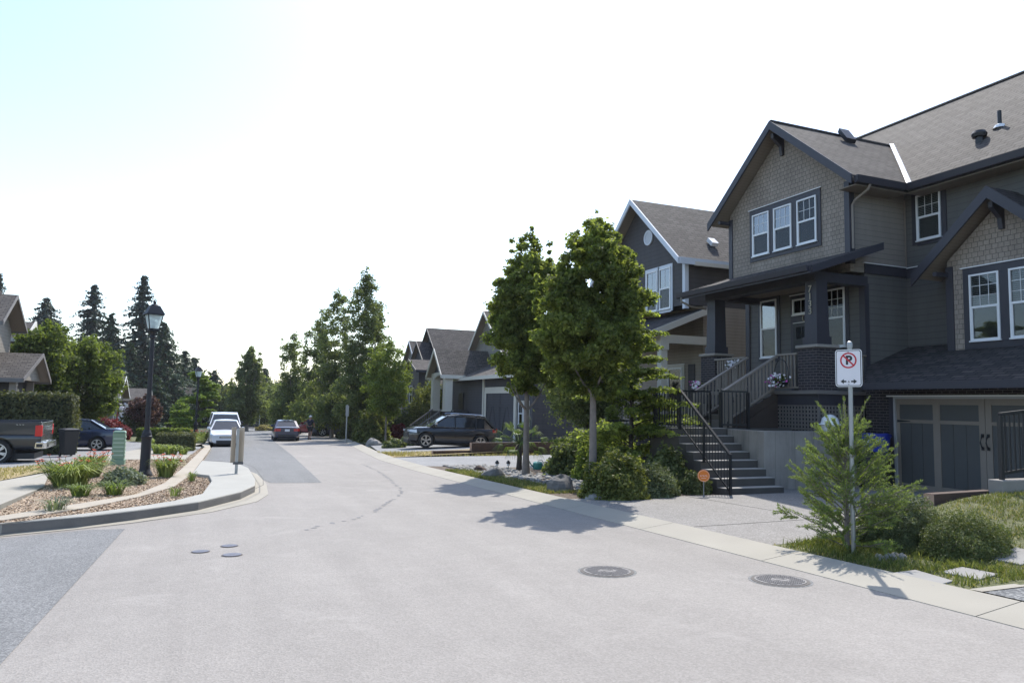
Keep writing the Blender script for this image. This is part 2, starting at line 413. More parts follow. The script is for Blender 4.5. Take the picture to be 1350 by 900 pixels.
def window(parent, P, fr, w, h, cols=3, rows=2, style='hung', trim=.1, trim_mat='navy', blind=True, bright=False, head=True, frame='white', name='window'):
    u, n = fr
    mb = MB(); t = .045
    for a, b, c, d in ((0, t, 0, h), (w-t, w, 0, h), (t, w-t, 0, t), (t, w-t, h-t, h)): fbox(mb, P, u, n, a, b, c, d, .004, .062)
    fbox(mb, P, u, n, -.02, w+.02, -.035, -.001, .004, .085)
    z0g = t
    if style == 'hung':
        fbox(mb, P, u, n, t, w-t, h*.5-.028, h*.5+.028, .012, .056); z0g = h*.5+.028
        fbox(mb, P, u, n, t, t+.022, t, h*.5-.03, .012, .05); fbox(mb, P, u, n, w-t-.022, w-t, t, h*.5-.03, .012, .05)
    for i in range(1, cols): x = t+(w-2*t)*i/cols; fbox(mb, P, u, n, x-.006, x+.006, z0g, h-t, .022, .036)
    for i in range(1, rows): z = z0g+(h-t-z0g)*i/rows; fbox(mb, P, u, n, t, w-t, z-.006, z+.006, .0235, .0345)
    o = mb.build(name, M[frame], parent)
    pm = MB(); fbox(pm, P, u, n, t, w-t, z0g, h-t, .024, .028); pm.build('pane', M['glass_bright' if bright else 'glass'], o)
    if style == 'hung':
        pm = MB(); fbox(pm, P, u, n, t+.022, w-t-.022, t, h*.5-.028, .018, .022); pm.build('pane', M['glass'], o)
        sm = MB(); fbox(sm, P, u, n, t, w-t, t, h*.5, .007, .010); sm.build('screen', M['screen'], o)
    bm = MB()
    if blind:
        k = max(4, int((h-t-z0g)/.045))
        for i in range(k): z = z0g+(h-t-z0g)*i/k; fbox(bm, P, u, n, t, w-t, z, z+.03, .008, .014)
        bm.build('blind', M['blind'], o)
    d = MB(); fbox(d, P, u, n, t*.5, w-t*.5, t*.5, h-t*.5, .002, .0055); d.build('backing', M['dark'], o)
    if trim:
        tm = MB()
        fbox(tm, P, u, n, -trim, -.001, -.10, h+.12, .001, .03); fbox(tm, P, u, n, w+.001, w+trim, -.10, h+.12, .001, .03)
        fbox(tm, P, u, n, -.001, w+.001, -.14, -.037, .001, .028); fbox(tm, P, u, n, -.001, w+.001, h+.001, h+.12, .001, .028)
        tm.build('trim', M[trim_mat], o)
        if head:
            hm = MB(); fbox(hm, P, u, n, -trim-.03, w+trim+.03, h+.121, h+.14, .001, .05); hm.build('head_flashing', M['white_metal'], o)
    return o
M['blind'] = plain('grey_blind', (.55, .55, .53), .6, .05)

def railing(parent, a, b, h, mat, top=.07, bal=.035, gap=.11, z0=.09, posts=True, name='railing', post=.05, skew=True):
    """top rail, foot rail and balusters from a to b (points at floor level)"""
    a, b = Vector(a), Vector(b); k = Vector((0, 0, 1)); mb = MB()
    mb.beam(a+k*h, b+k*h, top, .045); mb.beam(a+k*z0, b+k*z0, bal*1.2, .045)
    L = Vector((b.x-a.x, b.y-a.y, 0)).length; n = max(2, int(L/gap))
    for i in range(1, n):
        p = a.lerp(b, i/n); mb.beam(p+k*(z0+.024), p+k*(h-.024), bal, bal, up=(b-a))
    if posts:
        for p in (a, b): mb.box(p.x-post, p.y-post, p.z, p.x+post, p.y+post, p.z+h-.024)
    return mb.build(name, M[mat], parent)

def roof(parent, pts, shingle, soffit, name='roof', th=.045, so=.02, fascia_edges=(), fmat='navy', fw=.2, fth=.035, up=.02):
    """a roof plane from its top outline, boarded below, with fascia boards along chosen edges"""
    pts = [Vector(p) for p in pts]
    mb = MB(); mb.prism(pts, (0, 0, -th)); o = mb.build(name, M[shingle], parent)
    sb = MB(); sb.prism([p-Vector((0, 0, th+.004)) for p in pts], (0, 0, -so)); sb.build('soffit', M[soffit], o)
    for i, j in fascia_edges:
        a, b = pts[i], pts[j]; c = sum(pts, Vector((0, 0, 0)))/len(pts)
        d = (b-a); out = d.cross(Vector((0, 0, 1))).normalized()
        if out.dot((a+b)/2-c) < 0: out = -out
        fm = MB(); z = Vector((0, 0, 1))
        a2 = a+out*.003+z*up; b2 = b+out*.003+z*up
        fm.prism([a2, b2, b2-z*fw, a2-z*fw], out*fth); fm.build('fascia', M[fmat], o)
    return o

def text_mesh(name, body, size, mat, parent, mtx, extrude=.004, align='CENTER', space=1., bold=0.):
    cu = bpy.data.curves.new(name, 'FONT'); cu.body = body; cu.size = size; cu.extrude = extrude
    cu.offset = bold; cu.align_x = align; cu.align_y = 'CENTER'; cu.space_line = space
    to = bpy.data.objects.new(name+'_curve', cu); COL.objects.link(to)
    dg = bpy.context.evaluated_depsgraph_get(); me = bpy.data.meshes.new_from_object(to.evaluated_get(dg))
    bpy.data.objects.remove(to); bpy.data.curves.remove(cu)
    me.name = name; o0 = root_origin(parent)
    me.transform(Matrix.Translation(-o0) @ mtx); me.materials.clear(); me.materials.append(M[mat])
    o = bpy.data.objects.new(name, me); COL.objects.link(o); o.parent = parent; ORIG[o.name] = o0; return o
def frame_mtx(P, u, v):
    """local x along u, local y along v, placed at P"""
    u = Vector(u).normalized(); v = Vector(v).normalized(); w = u.cross(v)
    m = Matrix((u, v, w)).transposed().to_4x4(); m.translation = Vector(P); return m

# ---------------------------------------------------------- the near townhouse
def near_house():
    H = thing('townhouse', 'near dark townhouse with taupe shake gables, porch, number 7133 and blue grey garage door', 'house', (18, 11, -.29))
    # ---- walls
    m = MB(); m.box(18, 3, -.4, 26.5, 19.5, 7.72); m.prism([(18.2, 19.5, 7.72), (26.2, 19.5, 7.72), (22.2, 19.5, 11.4)], (0, -16.5, 0)); m.build('main_wall', M['siding'], H)
    m = MB(); m.prism([(15.9, 14.58, 5.4), (15.9, 19.5, 5.4), (15.9, 19.5, 8.05), (15.9, 17.04, 10.12), (15.9, 14.58, 8.05)], (.12, 0, 0)); m.build('gable_wall', M['shake'], H)
    m = MB(); m.box(16.02, 14.583, 5.4, 18, 19.5, 7.95); m.build('upper_side_wall', M['taupe_lap'], H)
    m = MB(); m.box(16.4, 14.58, .5, 18, 19.3, 5.39); m.build('porch_wall', M['siding'], H)
    m = MB(); m.prism([(17.4, 9.98, 2.9), (17.4, 12.9, 2.9), (17.4, 12.9, 5.5), (17.4, 11.44, 6.78), (17.4, 9.98, 5.5)], (.6, 0, 0)); m.build('gable_wall', M['shake'], H)
    m = MB(); m.box(16, 13.42, -.4, 18, 14.27, 2.62); m.box(16, 5, -.4, 18, 8.76, 2.62); m.box(16, 8.76, 2.02, 18, 13.42, 2.62); m.build('brick_wall', M['brick'], H)
    m = MB()
    m.box(15.865, 14.55, 5.62, 15.9-.001, 14.72, 7.9); m.box(15.868, 14.545, 5.62, 16.05, 14.579, 7.9)          # corner boards
    m.box(15.865, 19.36, 5.62, 15.899, 19.53, 7.9); m.box(16.365, 14.55, 2.2, 16.399, 14.74, 5.1); m.box(16.368, 14.545, 2.2, 16.52, 14.579, 5.1)
    m.box(17.365, 12.74, 3.2, 17.399, 12.93, 5.35); m.box(17.368, 12.901, 3.2, 17.5, 12.935, 5.35); m.box(16.365, 19.14, 2.2, 16.399, 19.33, 5.1)
    m.build('corner_board', M['navy'], H)
    m = MB(); m.box(17.94, 14.52, 5.7, 17.97, 14.55, 7.6); m.build('inner_corner_bead', M['taupe'], H)
    # ---- roofs
    e = 7.84; p = .835
    A1 = roof(H, [(15.4, 14, e), (17.39, 14, e), (20.39, 17, e+3*p), (15.4, 17, e+3*p)], 'shingle', 'soffit', fascia_edges=((3, 0),), fw=.27, fth=.05)
    roof(H, [(15.4, 20, e), (15.4, 17, e+3*p), (20.39, 17, e+3*p), (17.39, 20, e)], 'shingle', 'soffit', fascia_edges=((0, 1),), fw=.27, fth=.05)
    rz = e+p*4.81
    roof(H, [(17.39, 13.99, e), (17.39, 3, e), (22.2, 3, rz), (22.2, 20.3, rz), (17.39, 20.3, e), (17.39, 20.01, e), (20.38, 17, e+2.99*p)], 'shingle', 'soffit')
    roof(H, [(22.21, 3, rz), (27.2, 3, e), (27.2, 20.3, e), (22.21, 20.3, rz)], 'shingle', 'soffit')
    m = MB(); m.tube([(22.2, 3, rz+.01), (22.2, 20.3, rz+.01)], .06, 6); m.tube([(15.4, 17, e+3*p+.005), (20.39, 17, e+3*p+.005)], .055, 6); m.build('ridge_cap', M['shingle'], H)
    m = MB(); m.prism([(17.40, 13.93, e+.02), (17.44, 13.87, e+.03), (20.40, 16.83, e+3*p+.02), (20.36, 16.9, e+3*p+.02)], (-.03, .03, .03))
    m.prism([(17.41, 13.99, e+.035), (17.47, 13.99, e+.07), (20.405, 16.925, e+3*p+.06), (20.35, 16.95, e+3*p+.06)], (0, .03, .02)); m.build('valley_flashing', M['white_metal'], H)
    m = MB()    # gutters: an ogee trough drawn as a stepped bar
    for a, b in (((17.33, 3, 0), (17.33, 13.93, 0)),): m.prism([(17.385, 3, e-.22), (17.29, 3, e-.2), (17.25, 3, e-.02), (17.385, 3, e-.02)], (0, 10.9, 0))
    m.prism([(15.46, 13.995, e-.22), (15.46, 13.9, e-.2), (15.46, 13.86, e-.02), (15.46, 13.995, e-.02)], (1.80, 0, 0))
    m.build('gutter', M['navy'], H)
    m = MB(); m.box(17.4, 3, e-.26, 18, 14.0, e-.235); m.box(15.5, 14.0, e-.26, 17.4, 14.58, e-.235); m.build('flat_soffit', M['soffit'], H)
    m = MB(); m.tube([(15.96, 13.93, e-.2), (15.96, 14.0, e-.32), (15.96, 14.45, e-.52), (15.96, 14.53, e-.62), (15.96, 14.53, 6.02)], .038, 8); m.build('downspout', M['taupe'], H)
    # right gable
    cz = 5.2; ap = 5.2+2.08*.875
    roof(H, [(16.9, 13.52, cz), (16.9, 11.44, ap), (17.99, 11.44, ap), (17.99, 13.52, cz)], 'shingle_dark', 'soffit', fascia_edges=((0, 1),), fw=.3, fth=.05)
    roof(H, [(16.9, 9.36, cz), (17.99, 9.36, cz), (17.99, 11.44, ap), (16.9, 11.44, ap)], 'shingle_dark', 'soffit', fascia_edges=((3, 0),), fw=.3, fth=.05)
    # knee brackets under the two gable peaks and at the foot of the rakes
    def bracket(x0, x1, y, z):
        b = MB(); b.prism([(x1, y-.055, z), (x0, y-.055, z), (x0+.02, y-.055, z-.13), (x1-.12, y-.055, z-.36), (x1-.08, y-.055, z-.62), (x1, y-.055, z-.62)], (0, .11, 0)); b.build('knee_bracket', M['navy'], H)
    bracket(15.46, 15.895, 17.02, 9.98); bracket(16.96, 17.395, 11.44, 6.66)
    m = MB(); m.box(15.46, 19.46, 7.74, 15.86, 19.56, 7.84); m.box(16.95, 12.86, 5.1, 17.36, 12.97, 5.2); m.build('rake_lookout', M['navy'], H)
    # apron roof over the garage
    az = lambda x: 2.345+.38*(x-15.1)
    P = [(15.1, 13.5), (15.1, 5), (17.995, 5), (17.995, 14.57), (16.42, 14.57)]
    roof(H, [(x, y, az(x)) for x, y in P], 'shingle_dark', 'soffit', fascia_edges=((0, 1),), fw=.17, fth=.09, up=-.002)
    # porch roof
    pz = lambda x: 5.27+.335*(x-13.9)
    P = [(13.9, 13.95), (16.36, 13.95), (16.36, 14.54), (15.895, 14.54), (15.895, 19.6), (13.9, 19.6)]
    roof(H, [(x, y, pz(x)) for x, y in P], 'shingle_dark', 'soffit', fascia_edges=((0, 1), (5, 0), (4, 5)), fw=.2, fth=.05, up=.015)
    m = MB(); m.prism([(13.84, 13.98, 5.12), (13.78, 13.98, 5.14), (13.74, 13.98, 5.28), (13.84, 13.98, 5.28)], (0, 5.6, 0)); m.build('gutter', M['navy'], H)
    m = MB(); m.tube([(13.8, 19.3, 5.13), (13.8, 19.3, 5.0), (14.1, 19.2, 4.85), (14.62, 19.12, 4.8)], .035, 8); m.build('downspout', M['taupe'], H)
    # porch beams, band and flashing
    m = MB(); m.box(14.5, 14.46, 5.02, 14.9, 19.0, 5.30); m.box(14.9, 14.47, 5.02, 16.4, 14.75, 5.28); m.box(16.4, 14.54, 5.39, 17.99, 14.58, 5.66); m.box(17.96, 13.0, 5.36, 17.995, 14.54, 5.64); m.box(14.9, 18.6, 5.02, 16.4, 18.9, 5.28)
    m.build('porch_beam', M['navy'], H)
    m = MB(); m.box(16.36, 14.52, 5.661, 17.95, 14.578, 5.685); m.box(17.94, 13.0, 5.641, 17.999, 14.52, 5.665); m.build('band_flashing', M['white_metal'], H)
    m = MB(); m.box(14.9, 14.75, 5.2, 16.4, 18.6, 5.24); m.build('porch_ceiling', M['soffit'], H)
    # porch floor, skirt, lattice
    m = MB(); m.box(14.32, 14.24, 2.06, 16.4, 19.2, 2.15); m.build('porch_floor', M['taupe_grey'], H)
    m = MB(); m.box(14.4, 14.3, 1.78, 16.0, 19.1, 2.059); m.build('porch_skirt', M['navy'], H)
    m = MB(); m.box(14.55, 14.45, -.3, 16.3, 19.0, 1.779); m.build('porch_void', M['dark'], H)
    m = MB()
    for i in range(26):
        y = 14.33+i*.112
        if y < 17.2: m.box(14.405, y-.026, 1.12, 14.42, y+.026, 1.775)
    for i in range(15): x = 14.44+i*.11; m.box(x-.026, 14.305, .6, x+.026, 14.32, 1.775)
    for i in range(7):
        z = 1.16+i*.1; m.box(14.421, 14.32, z-.024, 14.436, 17.2, z+.024); m.box(14.42, 14.321, z-.024, 15.99, 14.336, z+.024)
    m.box(14.39, 14.28, 1.0, 14.45, 14.34, 1.778)
    m.build('lattice', M['taupe_grey'], H)
    # brick pillars and tapered columns
    for y0, y1 in ((14.3, 14.97), (18.42, 19.1)):
        yc = (y0+y1)/2
        m = MB(); m.box(14.4, y0, 2.152, 15.06, y1, 3.26); o = m.build('brick_pillar', M['brick'], H)
        m = MB(); m.box(14.35, y0-.05, 3.261, 15.11, y1+.05, 3.34); m.build('cap_stone', M['concrete'], o, bevel=.012)
        m = MB()
        def sq(h0, z0, h1, z1): m.mesh([(14.73-h0, yc-h0, z0), (14.73+h0, yc-h0, z0), (14.73+h0, yc+h0, z0), (14.73-h0, yc+h0, z0), (14.73-h1, yc-h1, z1), (14.73+h1, yc-h1, z1), (14.73+h1, yc+h1, z1), (14.73-h1, yc+h1, z1)], [(0, 3, 2, 1), (4, 5, 6, 7), (0, 1, 5, 4), (1, 2, 6, 5), (2, 3, 7, 6), (3, 0, 4, 7)])
        sq(.25, 3.341, .25, 3.56); sq(.215, 3.561, .19, 5.02); m.build('porch_column', M['navy'], H)
    yc = 14.635
    text_mesh('house_number', '7\n1\n3\n3', .25, 'brass', H, frame_mtx((14.508, yc, 4.52), (0, -1, 0), (0, 0, 1)), .008, space=.78)
    # porch windows and the front door
    window(H, (16.4, 18.61, 3.28), FX, .72, 1.82, 1, 1, trim=.12, bright=True, blind=False)
    window(H, (16.4, 15.95, 3.44), FX, .72, 1.66, 3, 3, trim=.12)
    m = MB(); fbox(m, (16.4, 17.3, 2.15), *FX, 0, .1, 0, 2.95, .001, .03); fbox(m, (16.4, 17.3, 2.15), *FX, 1.05, 1.15, 0, 2.95, .001, .03); fbox(m, (16.4, 17.3, 2.15), *FX, .1, 1.05, 2.12, 2.36, .001, .028); fbox(m, (16.4, 17.3, 2.15), *FX, .1, 1.05, 2.84, 2.95, .001, .028); m.build('door_surround', M['navy'], H)
    window(H, (16.4, 17.2, 4.51), FX, .94, .47, 3, 1, style='fixed', trim=0, blind=False)
    m = MB(); fbox(m, (16.4, 17.2, 2.15), *FX, 0, .94, 0, 2.1, .001, .03)
    for a, b, c, d in ((.1, .42, .15, .8), (.52, .84, .15, .8), (.1, .42, .9, 1.5), (.52, .84, .9, 1.5)): fbox(m, (16.4, 17.2, 2.15), *FX, a, b, c, d, .031, .042)
    d = m.build('front_door', M['black'], H)
    m = MB()
    for a in (.12, .36, .6): fbox(m, (16.4, 17.2, 2.15), *FX, a, a+.2, 1.62, 1.98, .031, .036)
    m.build('door_light', M['carglass'], d)
    m = MB(); m.lathe([(.02, 0), (.03, .03), (.03, .06)], (16.37, 16.35, 3.12), 10, 'x'); m.build('door_knob', M['steel'], d)
    m = MB(); fbox(m, (16.4, 17.3, 2.15), *FX, -.03, 1.18, 2.951, 2.972, .001, .05); fbox(m, (16.4, 17.2, 2.15), *FX, 0, .94, 2.101, 2.118, .001, .045); m.build('door_flashing', M['white_metal'], H)
    m = MB(); m.tube([(16.35, 16.72+.075*math.cos(t*math.pi/8), 4.385+.1*math.sin(t*math.pi/8)) for t in range(17)], .016, 6); m.build('door_ornament', M['brass'], H)
    # upper windows
    for yl in (18.37, 17.42, 16.45):
        window(H, (15.9, yl, 6.47), FX, .745, 1.33, 3, 2, trim=0, bright=(yl > 17), blind=False)
    m = MB(); P = (15.9, 18.37, 6.47)
    fbox(m, P, *FX, -.14, -.002, -.17, 1.5, .001, .032); fbox(m, P, *FX, .747, .948, -.04, 1.331, .001, .032); fbox(m, P, *FX, 1.697, 1.918, -.04, 1.331, .001, .032); fbox(m, P, *FX, 2.667, 2.81, -.17, 1.5, .001, .032)
    fbox(m, P, *FX, -.002, 2.667, 1.332, 1.5, .001, .03); fbox(m, P, *FX, -.002, 2.667, -.17, -.042, .001, .03); m.build('window_trim', M['navy'], H)
    m = MB(); fbox(m, P, *FX, -.18, 2.85, 1.501, 1.522, .001, .06); m.build('window_flashing', M['white_metal'], H)
    window(H, (18, 14.18, 6.36), FX, .73, 1.27, 3, 2, trim=.15, head=False)
    for yl in (12.3, 11.32): window(H, (17.4, yl, 3.42), FX, .74, 1.64, 3, 3, trim=0)
    m = MB(); P = (17.4, 12.3, 3.42)
    fbox(m, P, *FX, -.17, -.002, -.2, 1.82, .001, .032); fbox(m, P, *FX, .742, .978, -.04, 1.641, .001, .032); fbox(m, P, *FX, 1.722, 1.89, -.2, 1.82, .001, .032)
    fbox(m, P, *FX, -.002, 1.722, 1.642, 1.82, .001, .03); fbox(m, P, *FX, -.002, 1.722, -.2, -.042, .001, .03); m.build('window_trim', M['navy'], H)
    m = MB(); fbox(m, P, *FX, -.22, 1.94, 1.821, 1.845, .001, .06); m.build('window_flashing', M['white_metal'], H)
    # roof fittings
    zr = lambda x: e+p*(x-17.39)
    m = MB(); m.tube([(19.05, 12.5, zr(19.05)-.05), (19.05, 12.5, zr(19.05)+.42)], .05, 10); v = m.build('vent_pipe', M['black'], H)
    m = MB(); m.lathe([(.17, -.06), (.12, .03), (.06, .06)], (19.05, 12.5, zr(19.05)+.0), 12); m.build('pipe_flashing', M['white_metal'], v)
    m = MB(); m.lathe([(.10, -.08), (.1, .1), (.17, .11), (.19, .2), (.15, .27), (.05, .3)], (18.55, 12.72, zr(18.55)), 14); v = m.build('roof_vent', M['black'], H, smooth=True)
    m = MB(); zA = lambda y: e+p*(y-14)
    m.prism([(17.9, 16.5, zA(16.5)+.01), (18.3, 16.5, zA(16.5)+.01), (18.3, 16.8, zA(16.8)+.17), (17.9, 16.8, zA(16.8)+.17)], (0, -.06, .12)); m.build('roof_vent', M['black'], H)
    # garage door
    m = MB(); m.box(15.98, 13.36, -.29, 16.1, 13.42, 2.02); m.box(15.98, 8.76, -.29, 16.1, 8.82, 2.02); m.box(15.98, 8.82, 1.97, 16.1, 13.36, 2.02); m.build('garage_frame', M['garage_white'], H)
    m = MB(); m.box(15.985, 13.43, -.29, 15.999, 13.55, 2.0); m.box(15.985, 8.6, -.29, 15.999, 8.75, 2.0); m.build('garage_casing', M['navy'], H)
    m = MB(); m.box(15.96, 8.6, 2.021, 15.999, 13.6, 2.055); m.build('garage_flashing', M['white_metal'], H)
    m = MB(); m.box(16.06, 8.82, -.27, 16.12, 13.36, 1.97)
    # raised stiles and rails
    ys = [(13.36, 13.28), (12.37, 12.19), (11.24, 11.10), (11.09, 10.95), (10.0, 9.82), (8.90, 8.82)]
    for a, b in ys: m.box(16.03, b, -.27, 16.06, a, 1.97)
    gaps = [(13.28, 12.37), (12.19, 11.24), (10.95, 10.0), (9.82, 8.90)]
    for a, b in gaps:
        for z0, z1 in ((-.27, -.1), (1.38, 1.46), (1.83, 1.97)): m.box(16.031, b+.001, z0, 16.06, a-.001, z1)
    g = m.build('garage_door', M['taupe'], H)
    m = MB()
    for a, b in gaps:
        m.box(16.045, b+.002, 1.462, 16.059, a-.002, 1.828)
        w = (a-b)/3
        for k in range(3): m.box(16.045, b+w*k+.006, -.098, 16.059, b+w*(k+1)-.006, 1.378)
    m.build('door_panel', M['panel'], g)
    for y in (11.16, 11.03):
        m = MB(); m.tube([(16.0, y, .88), (15.97, y, .92), (15.955, y+.012, 1.0), (15.97, y, 1.1), (16.0, y, 1.14)], [.022, .014, .014, .014, .022], 8); m.box(16.0, y-.025, .83, 16.03, y+.025, .9); m.box(16.0, y-.025, 1.12, 16.03, y+.025, 1.19); m.build('handle', M['black'], g)
    m = MB()
    for z in (1.42, -.17): m.prism([(16.028, 13.35, z-.03), (16.028, 13.35, z+.03), (16.028, 12.98, z+.008), (16.028, 12.98, z-.008)], (-.006, 0, 0))
    m.build('strap_hinge', M['black'], g)
    # porch railings and the wooden stair
    tp = 'rail_paint'
    railing(H, (14.42, 14.99, 2.15), (14.42, 15.72, 2.15), .98, tp, top=.11, bal=.04, posts=False, name='porch_railing')
    railing(H, (14.42, 17.02, 2.15), (14.42, 18.40, 2.15), .98, tp, top=.11, bal=.04, posts=False, name='porch_railing')
    railing(H, (15.08, 14.36, 2.15), (16.38, 14.6, 2.15), .98, tp, top=.11, bal=.04, posts=False, name='porch_railing')
    for y in (15.75, 16.98):
        railing(H, (12.6, y, 1.16), (14.42, y, 2.17), .95, tp, top=.12, bal=.04, gap=.12, z0=.12, posts=False, name='stair_railing')
        m = MB(); m.box(12.54, y-.05, 1.14, 12.66, y+.05, 2.06); m.box(12.75, y-.04, 1.14, 12.83, y+.04, 1.9); m.build('newel', M[tp], H)
    m = MB()
    for i in range(6):
        x = 12.72+i*.3; z = 1.15+(i+1)*.1675
        m.box(x-.02, 15.8, z-.045, x+.31, 16.93, z); m.box(x+.01, 15.8, z-.168, x+.03, 16.93, z-.046)
    m.build('wooden_stair', M['taupe_grey'], H)
    for y in (15.74, 16.95):
        m = MB(); m.prism([(12.6, y, 1.15), (12.95, y, 1.15), (14.45, y, 1.95), (14.45, y, 2.14), (12.6, y, 1.27)], (0, .05, 0))
        if y < 16: m.prism([(13.0, y, 1.141), (14.4, y, 1.141), (14.4, y, 1.92)], (0, .04, 0))
        m.build('stringer', M['dark_wood'], H)
    return H
M['brass'] = plain('dull_brass', (.38, .34, .26), .4, .1, metal=.3)
M['garage_white'] = plain('garage_frame_paint', (.36, .36, .37), .45, .06)
M['rail_paint'] = plain('railing_paint', (.235, .205, .175), .5, .08)
near_house()

# concrete stair, landing and retaining wall in front of it
def front_stair():
    S = thing('concrete_stair', 'concrete steps with black iron handrail rising from the driveway to the near porch', 'stairs', (11.4, 14.2, -.29))
    m = MB(); r = 1.43/8
    for i in range(8):
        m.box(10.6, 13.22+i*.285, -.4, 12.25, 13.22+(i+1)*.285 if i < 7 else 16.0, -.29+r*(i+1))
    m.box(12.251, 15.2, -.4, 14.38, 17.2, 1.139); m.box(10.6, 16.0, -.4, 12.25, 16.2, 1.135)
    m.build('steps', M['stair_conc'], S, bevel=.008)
    m = MB()
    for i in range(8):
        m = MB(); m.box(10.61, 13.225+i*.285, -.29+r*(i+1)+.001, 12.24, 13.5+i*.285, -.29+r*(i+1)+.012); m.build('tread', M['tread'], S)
    # sloping handrail
    k = Vector((0, 0, 1)); a = Vector((10.66, 13.12, -.29)); b = Vector((10.66, 14.96, 1.14))
    m = MB(); m.beam(a+k*.92, b+k*.93, .06, .05, up=(0, 0, 1)); m.beam(a+k*.13, b+k*.1, .03, .03)
    n = 18
    for i in range(1, n): q = a.lerp(b, i/n); m.tube([q+k*.13, q+k*.9], .0085, 6)
    for q in (a, a.lerp(b, .5), b): m.box(q.x-.025, q.y-.025, q.z-.02, q.x+.025, q.y+.025, q.z+.92)
    m.build('handrail', M['black'], S)
    railing(S, (10.66, 14.98, 1.14), (10.66, 16.05, 1.14), .95, 'black', top=.05, bal=.018, gap=.1, post=.035)
    railing(S, (10.7, 16.07, 1.14), (12.5, 16.2, 1.14), .95, 'black', top=.05, bal=.018, gap=.1, post=.025)
    railing(S, (12.3, 15.5, 1.14), (13.05, 15.35, 1.14), .95, 'black', top=.05, bal=.02, gap=.1, post=.035)
    W = thing('retaining_wall', 'board marked grey concrete retaining wall beside the porch steps', 'wall', (13.5, 13.97, -.29))
    m = MB(); m.box(12.26, 13.87, -.4, 15.2, 14.09, 1.13); m.box(12.26, 14.09, -.4, 12.46, 15.19, 1.132)
    m.build('wall_face', M['board_conc'], W, bevel=.01)
    m = MB(); m.box(12.461, 14.091, .6, 14.38, 15.18, 1.05); m.build('soil_fill', M['soil'], W)
def boardconc():
    m, nt, b = newmat('board_marked_concrete'); v = coord(nt, 'UV')
    sx = nt.nodes.new('ShaderNodeSeparateXYZ'); nt.links.new(v, sx.inputs[0])
    t = mathn(nt, 'FRACT', mathn(nt, 'DIVIDE', sx.outputs[0], .6)); line = ramp(nt, t, [(0, .6), (.02, 1), (.98, 1), (1, .6)])
    f = noise(nt, coord(nt, 'UV', (1, .16, 1)), 3, 6, .7); g = noise(nt, v, 1.2, 5)
    c = ramp(nt, f, [(.25, (.19, .175, .158)), (.5, (.33, .305, .275)), (.75, (.4, .37, .335))])
    c = mixc(nt, 1, c, line, 'MULTIPLY'); c = mixc(nt, 1, c, ramp(nt, g, [(.3, .72), (.7, 1.)]), 'MULTIPLY')
    nt.links.new(c, b.inputs['Base Color']); b.inputs['Roughness'].default_value = .85; bump(nt, b, noise(nt, v, 25, 4), .3, .01); return m
M['board_conc'] = boardconc()
front_stair()
# ---------------------------------------------------------- the other houses
def gable(H, x0, x1, y0, y1, z0, ez, pitch, axis, wall, shingle, trim, over=.4, soffit='soffit', face=None, th=.05, wallname='wall', ends=(1, 1)):
    """box with a pitched roof. axis 'x': the ridge runs in x, gable ends at x0 and x1; 'y' likewise"""
    m = MB(); m.box(x0, y0, z0, x1, y1, ez)
    if axis == 'x':
        yc = (y0+y1)/2; h = (y1-y0)/2*pitch; m.prism([(x0+.002, y0+.02, ez), (x0+.002, y1-.02, ez), (x0+.002, yc, ez+h-.02)], (x1-x0-.004, 0, 0))
        o = m.build(wallname, M[wall], H)
        ze = ez-over*pitch+.12; zr = ez+h+.12; a, b = x0-over*ends[0], x1+over*ends[1]
        e1 = [((0, 1),), ((0, 1),)]
        roof(H, [(a, y0-over, ze), (b, y0-over, ze), (b, yc, zr), (a, yc, zr)], shingle, soffit, fascia_edges=((0, 1), (3, 0), (1, 2)), fmat=trim, th=th)
        roof(H, [(a, y1+over, ze), (a, yc, zr), (b, yc, zr), (b, y1+over, ze)], shingle, soffit, fascia_edges=((3, 0), (0, 1), (2, 3)), fmat=trim, th=th)
    else:
        xc = (x0+x1)/2; h = (x1-x0)/2*pitch; m.prism([(x0+.02, y0+.002, ez), (x1-.02, y0+.002, ez), (xc, y0+.002, ez+h-.02)], (0, y1-y0-.004, 0))
        o = m.build(wallname, M[wall], H)
        ze = ez-over*pitch+.12; zr = ez+h+.12; a, b = y0-over*ends[0], y1+over*ends[1]
        roof(H, [(x0-over, a, ze), (xc, a, zr), (xc, b, zr), (x0-over, b, ze)], shingle, soffit, fascia_edges=((3, 0), (0, 1), (2, 3)), fmat=trim, th=th)
        roof(H, [(x1+over, a, ze), (x1+over, b, ze), (xc, b, zr), (xc, a, zr)], shingle, soffit, fascia_edges=((0, 1), (1, 2), (3, 0)), fmat=trim, th=th)
    return o

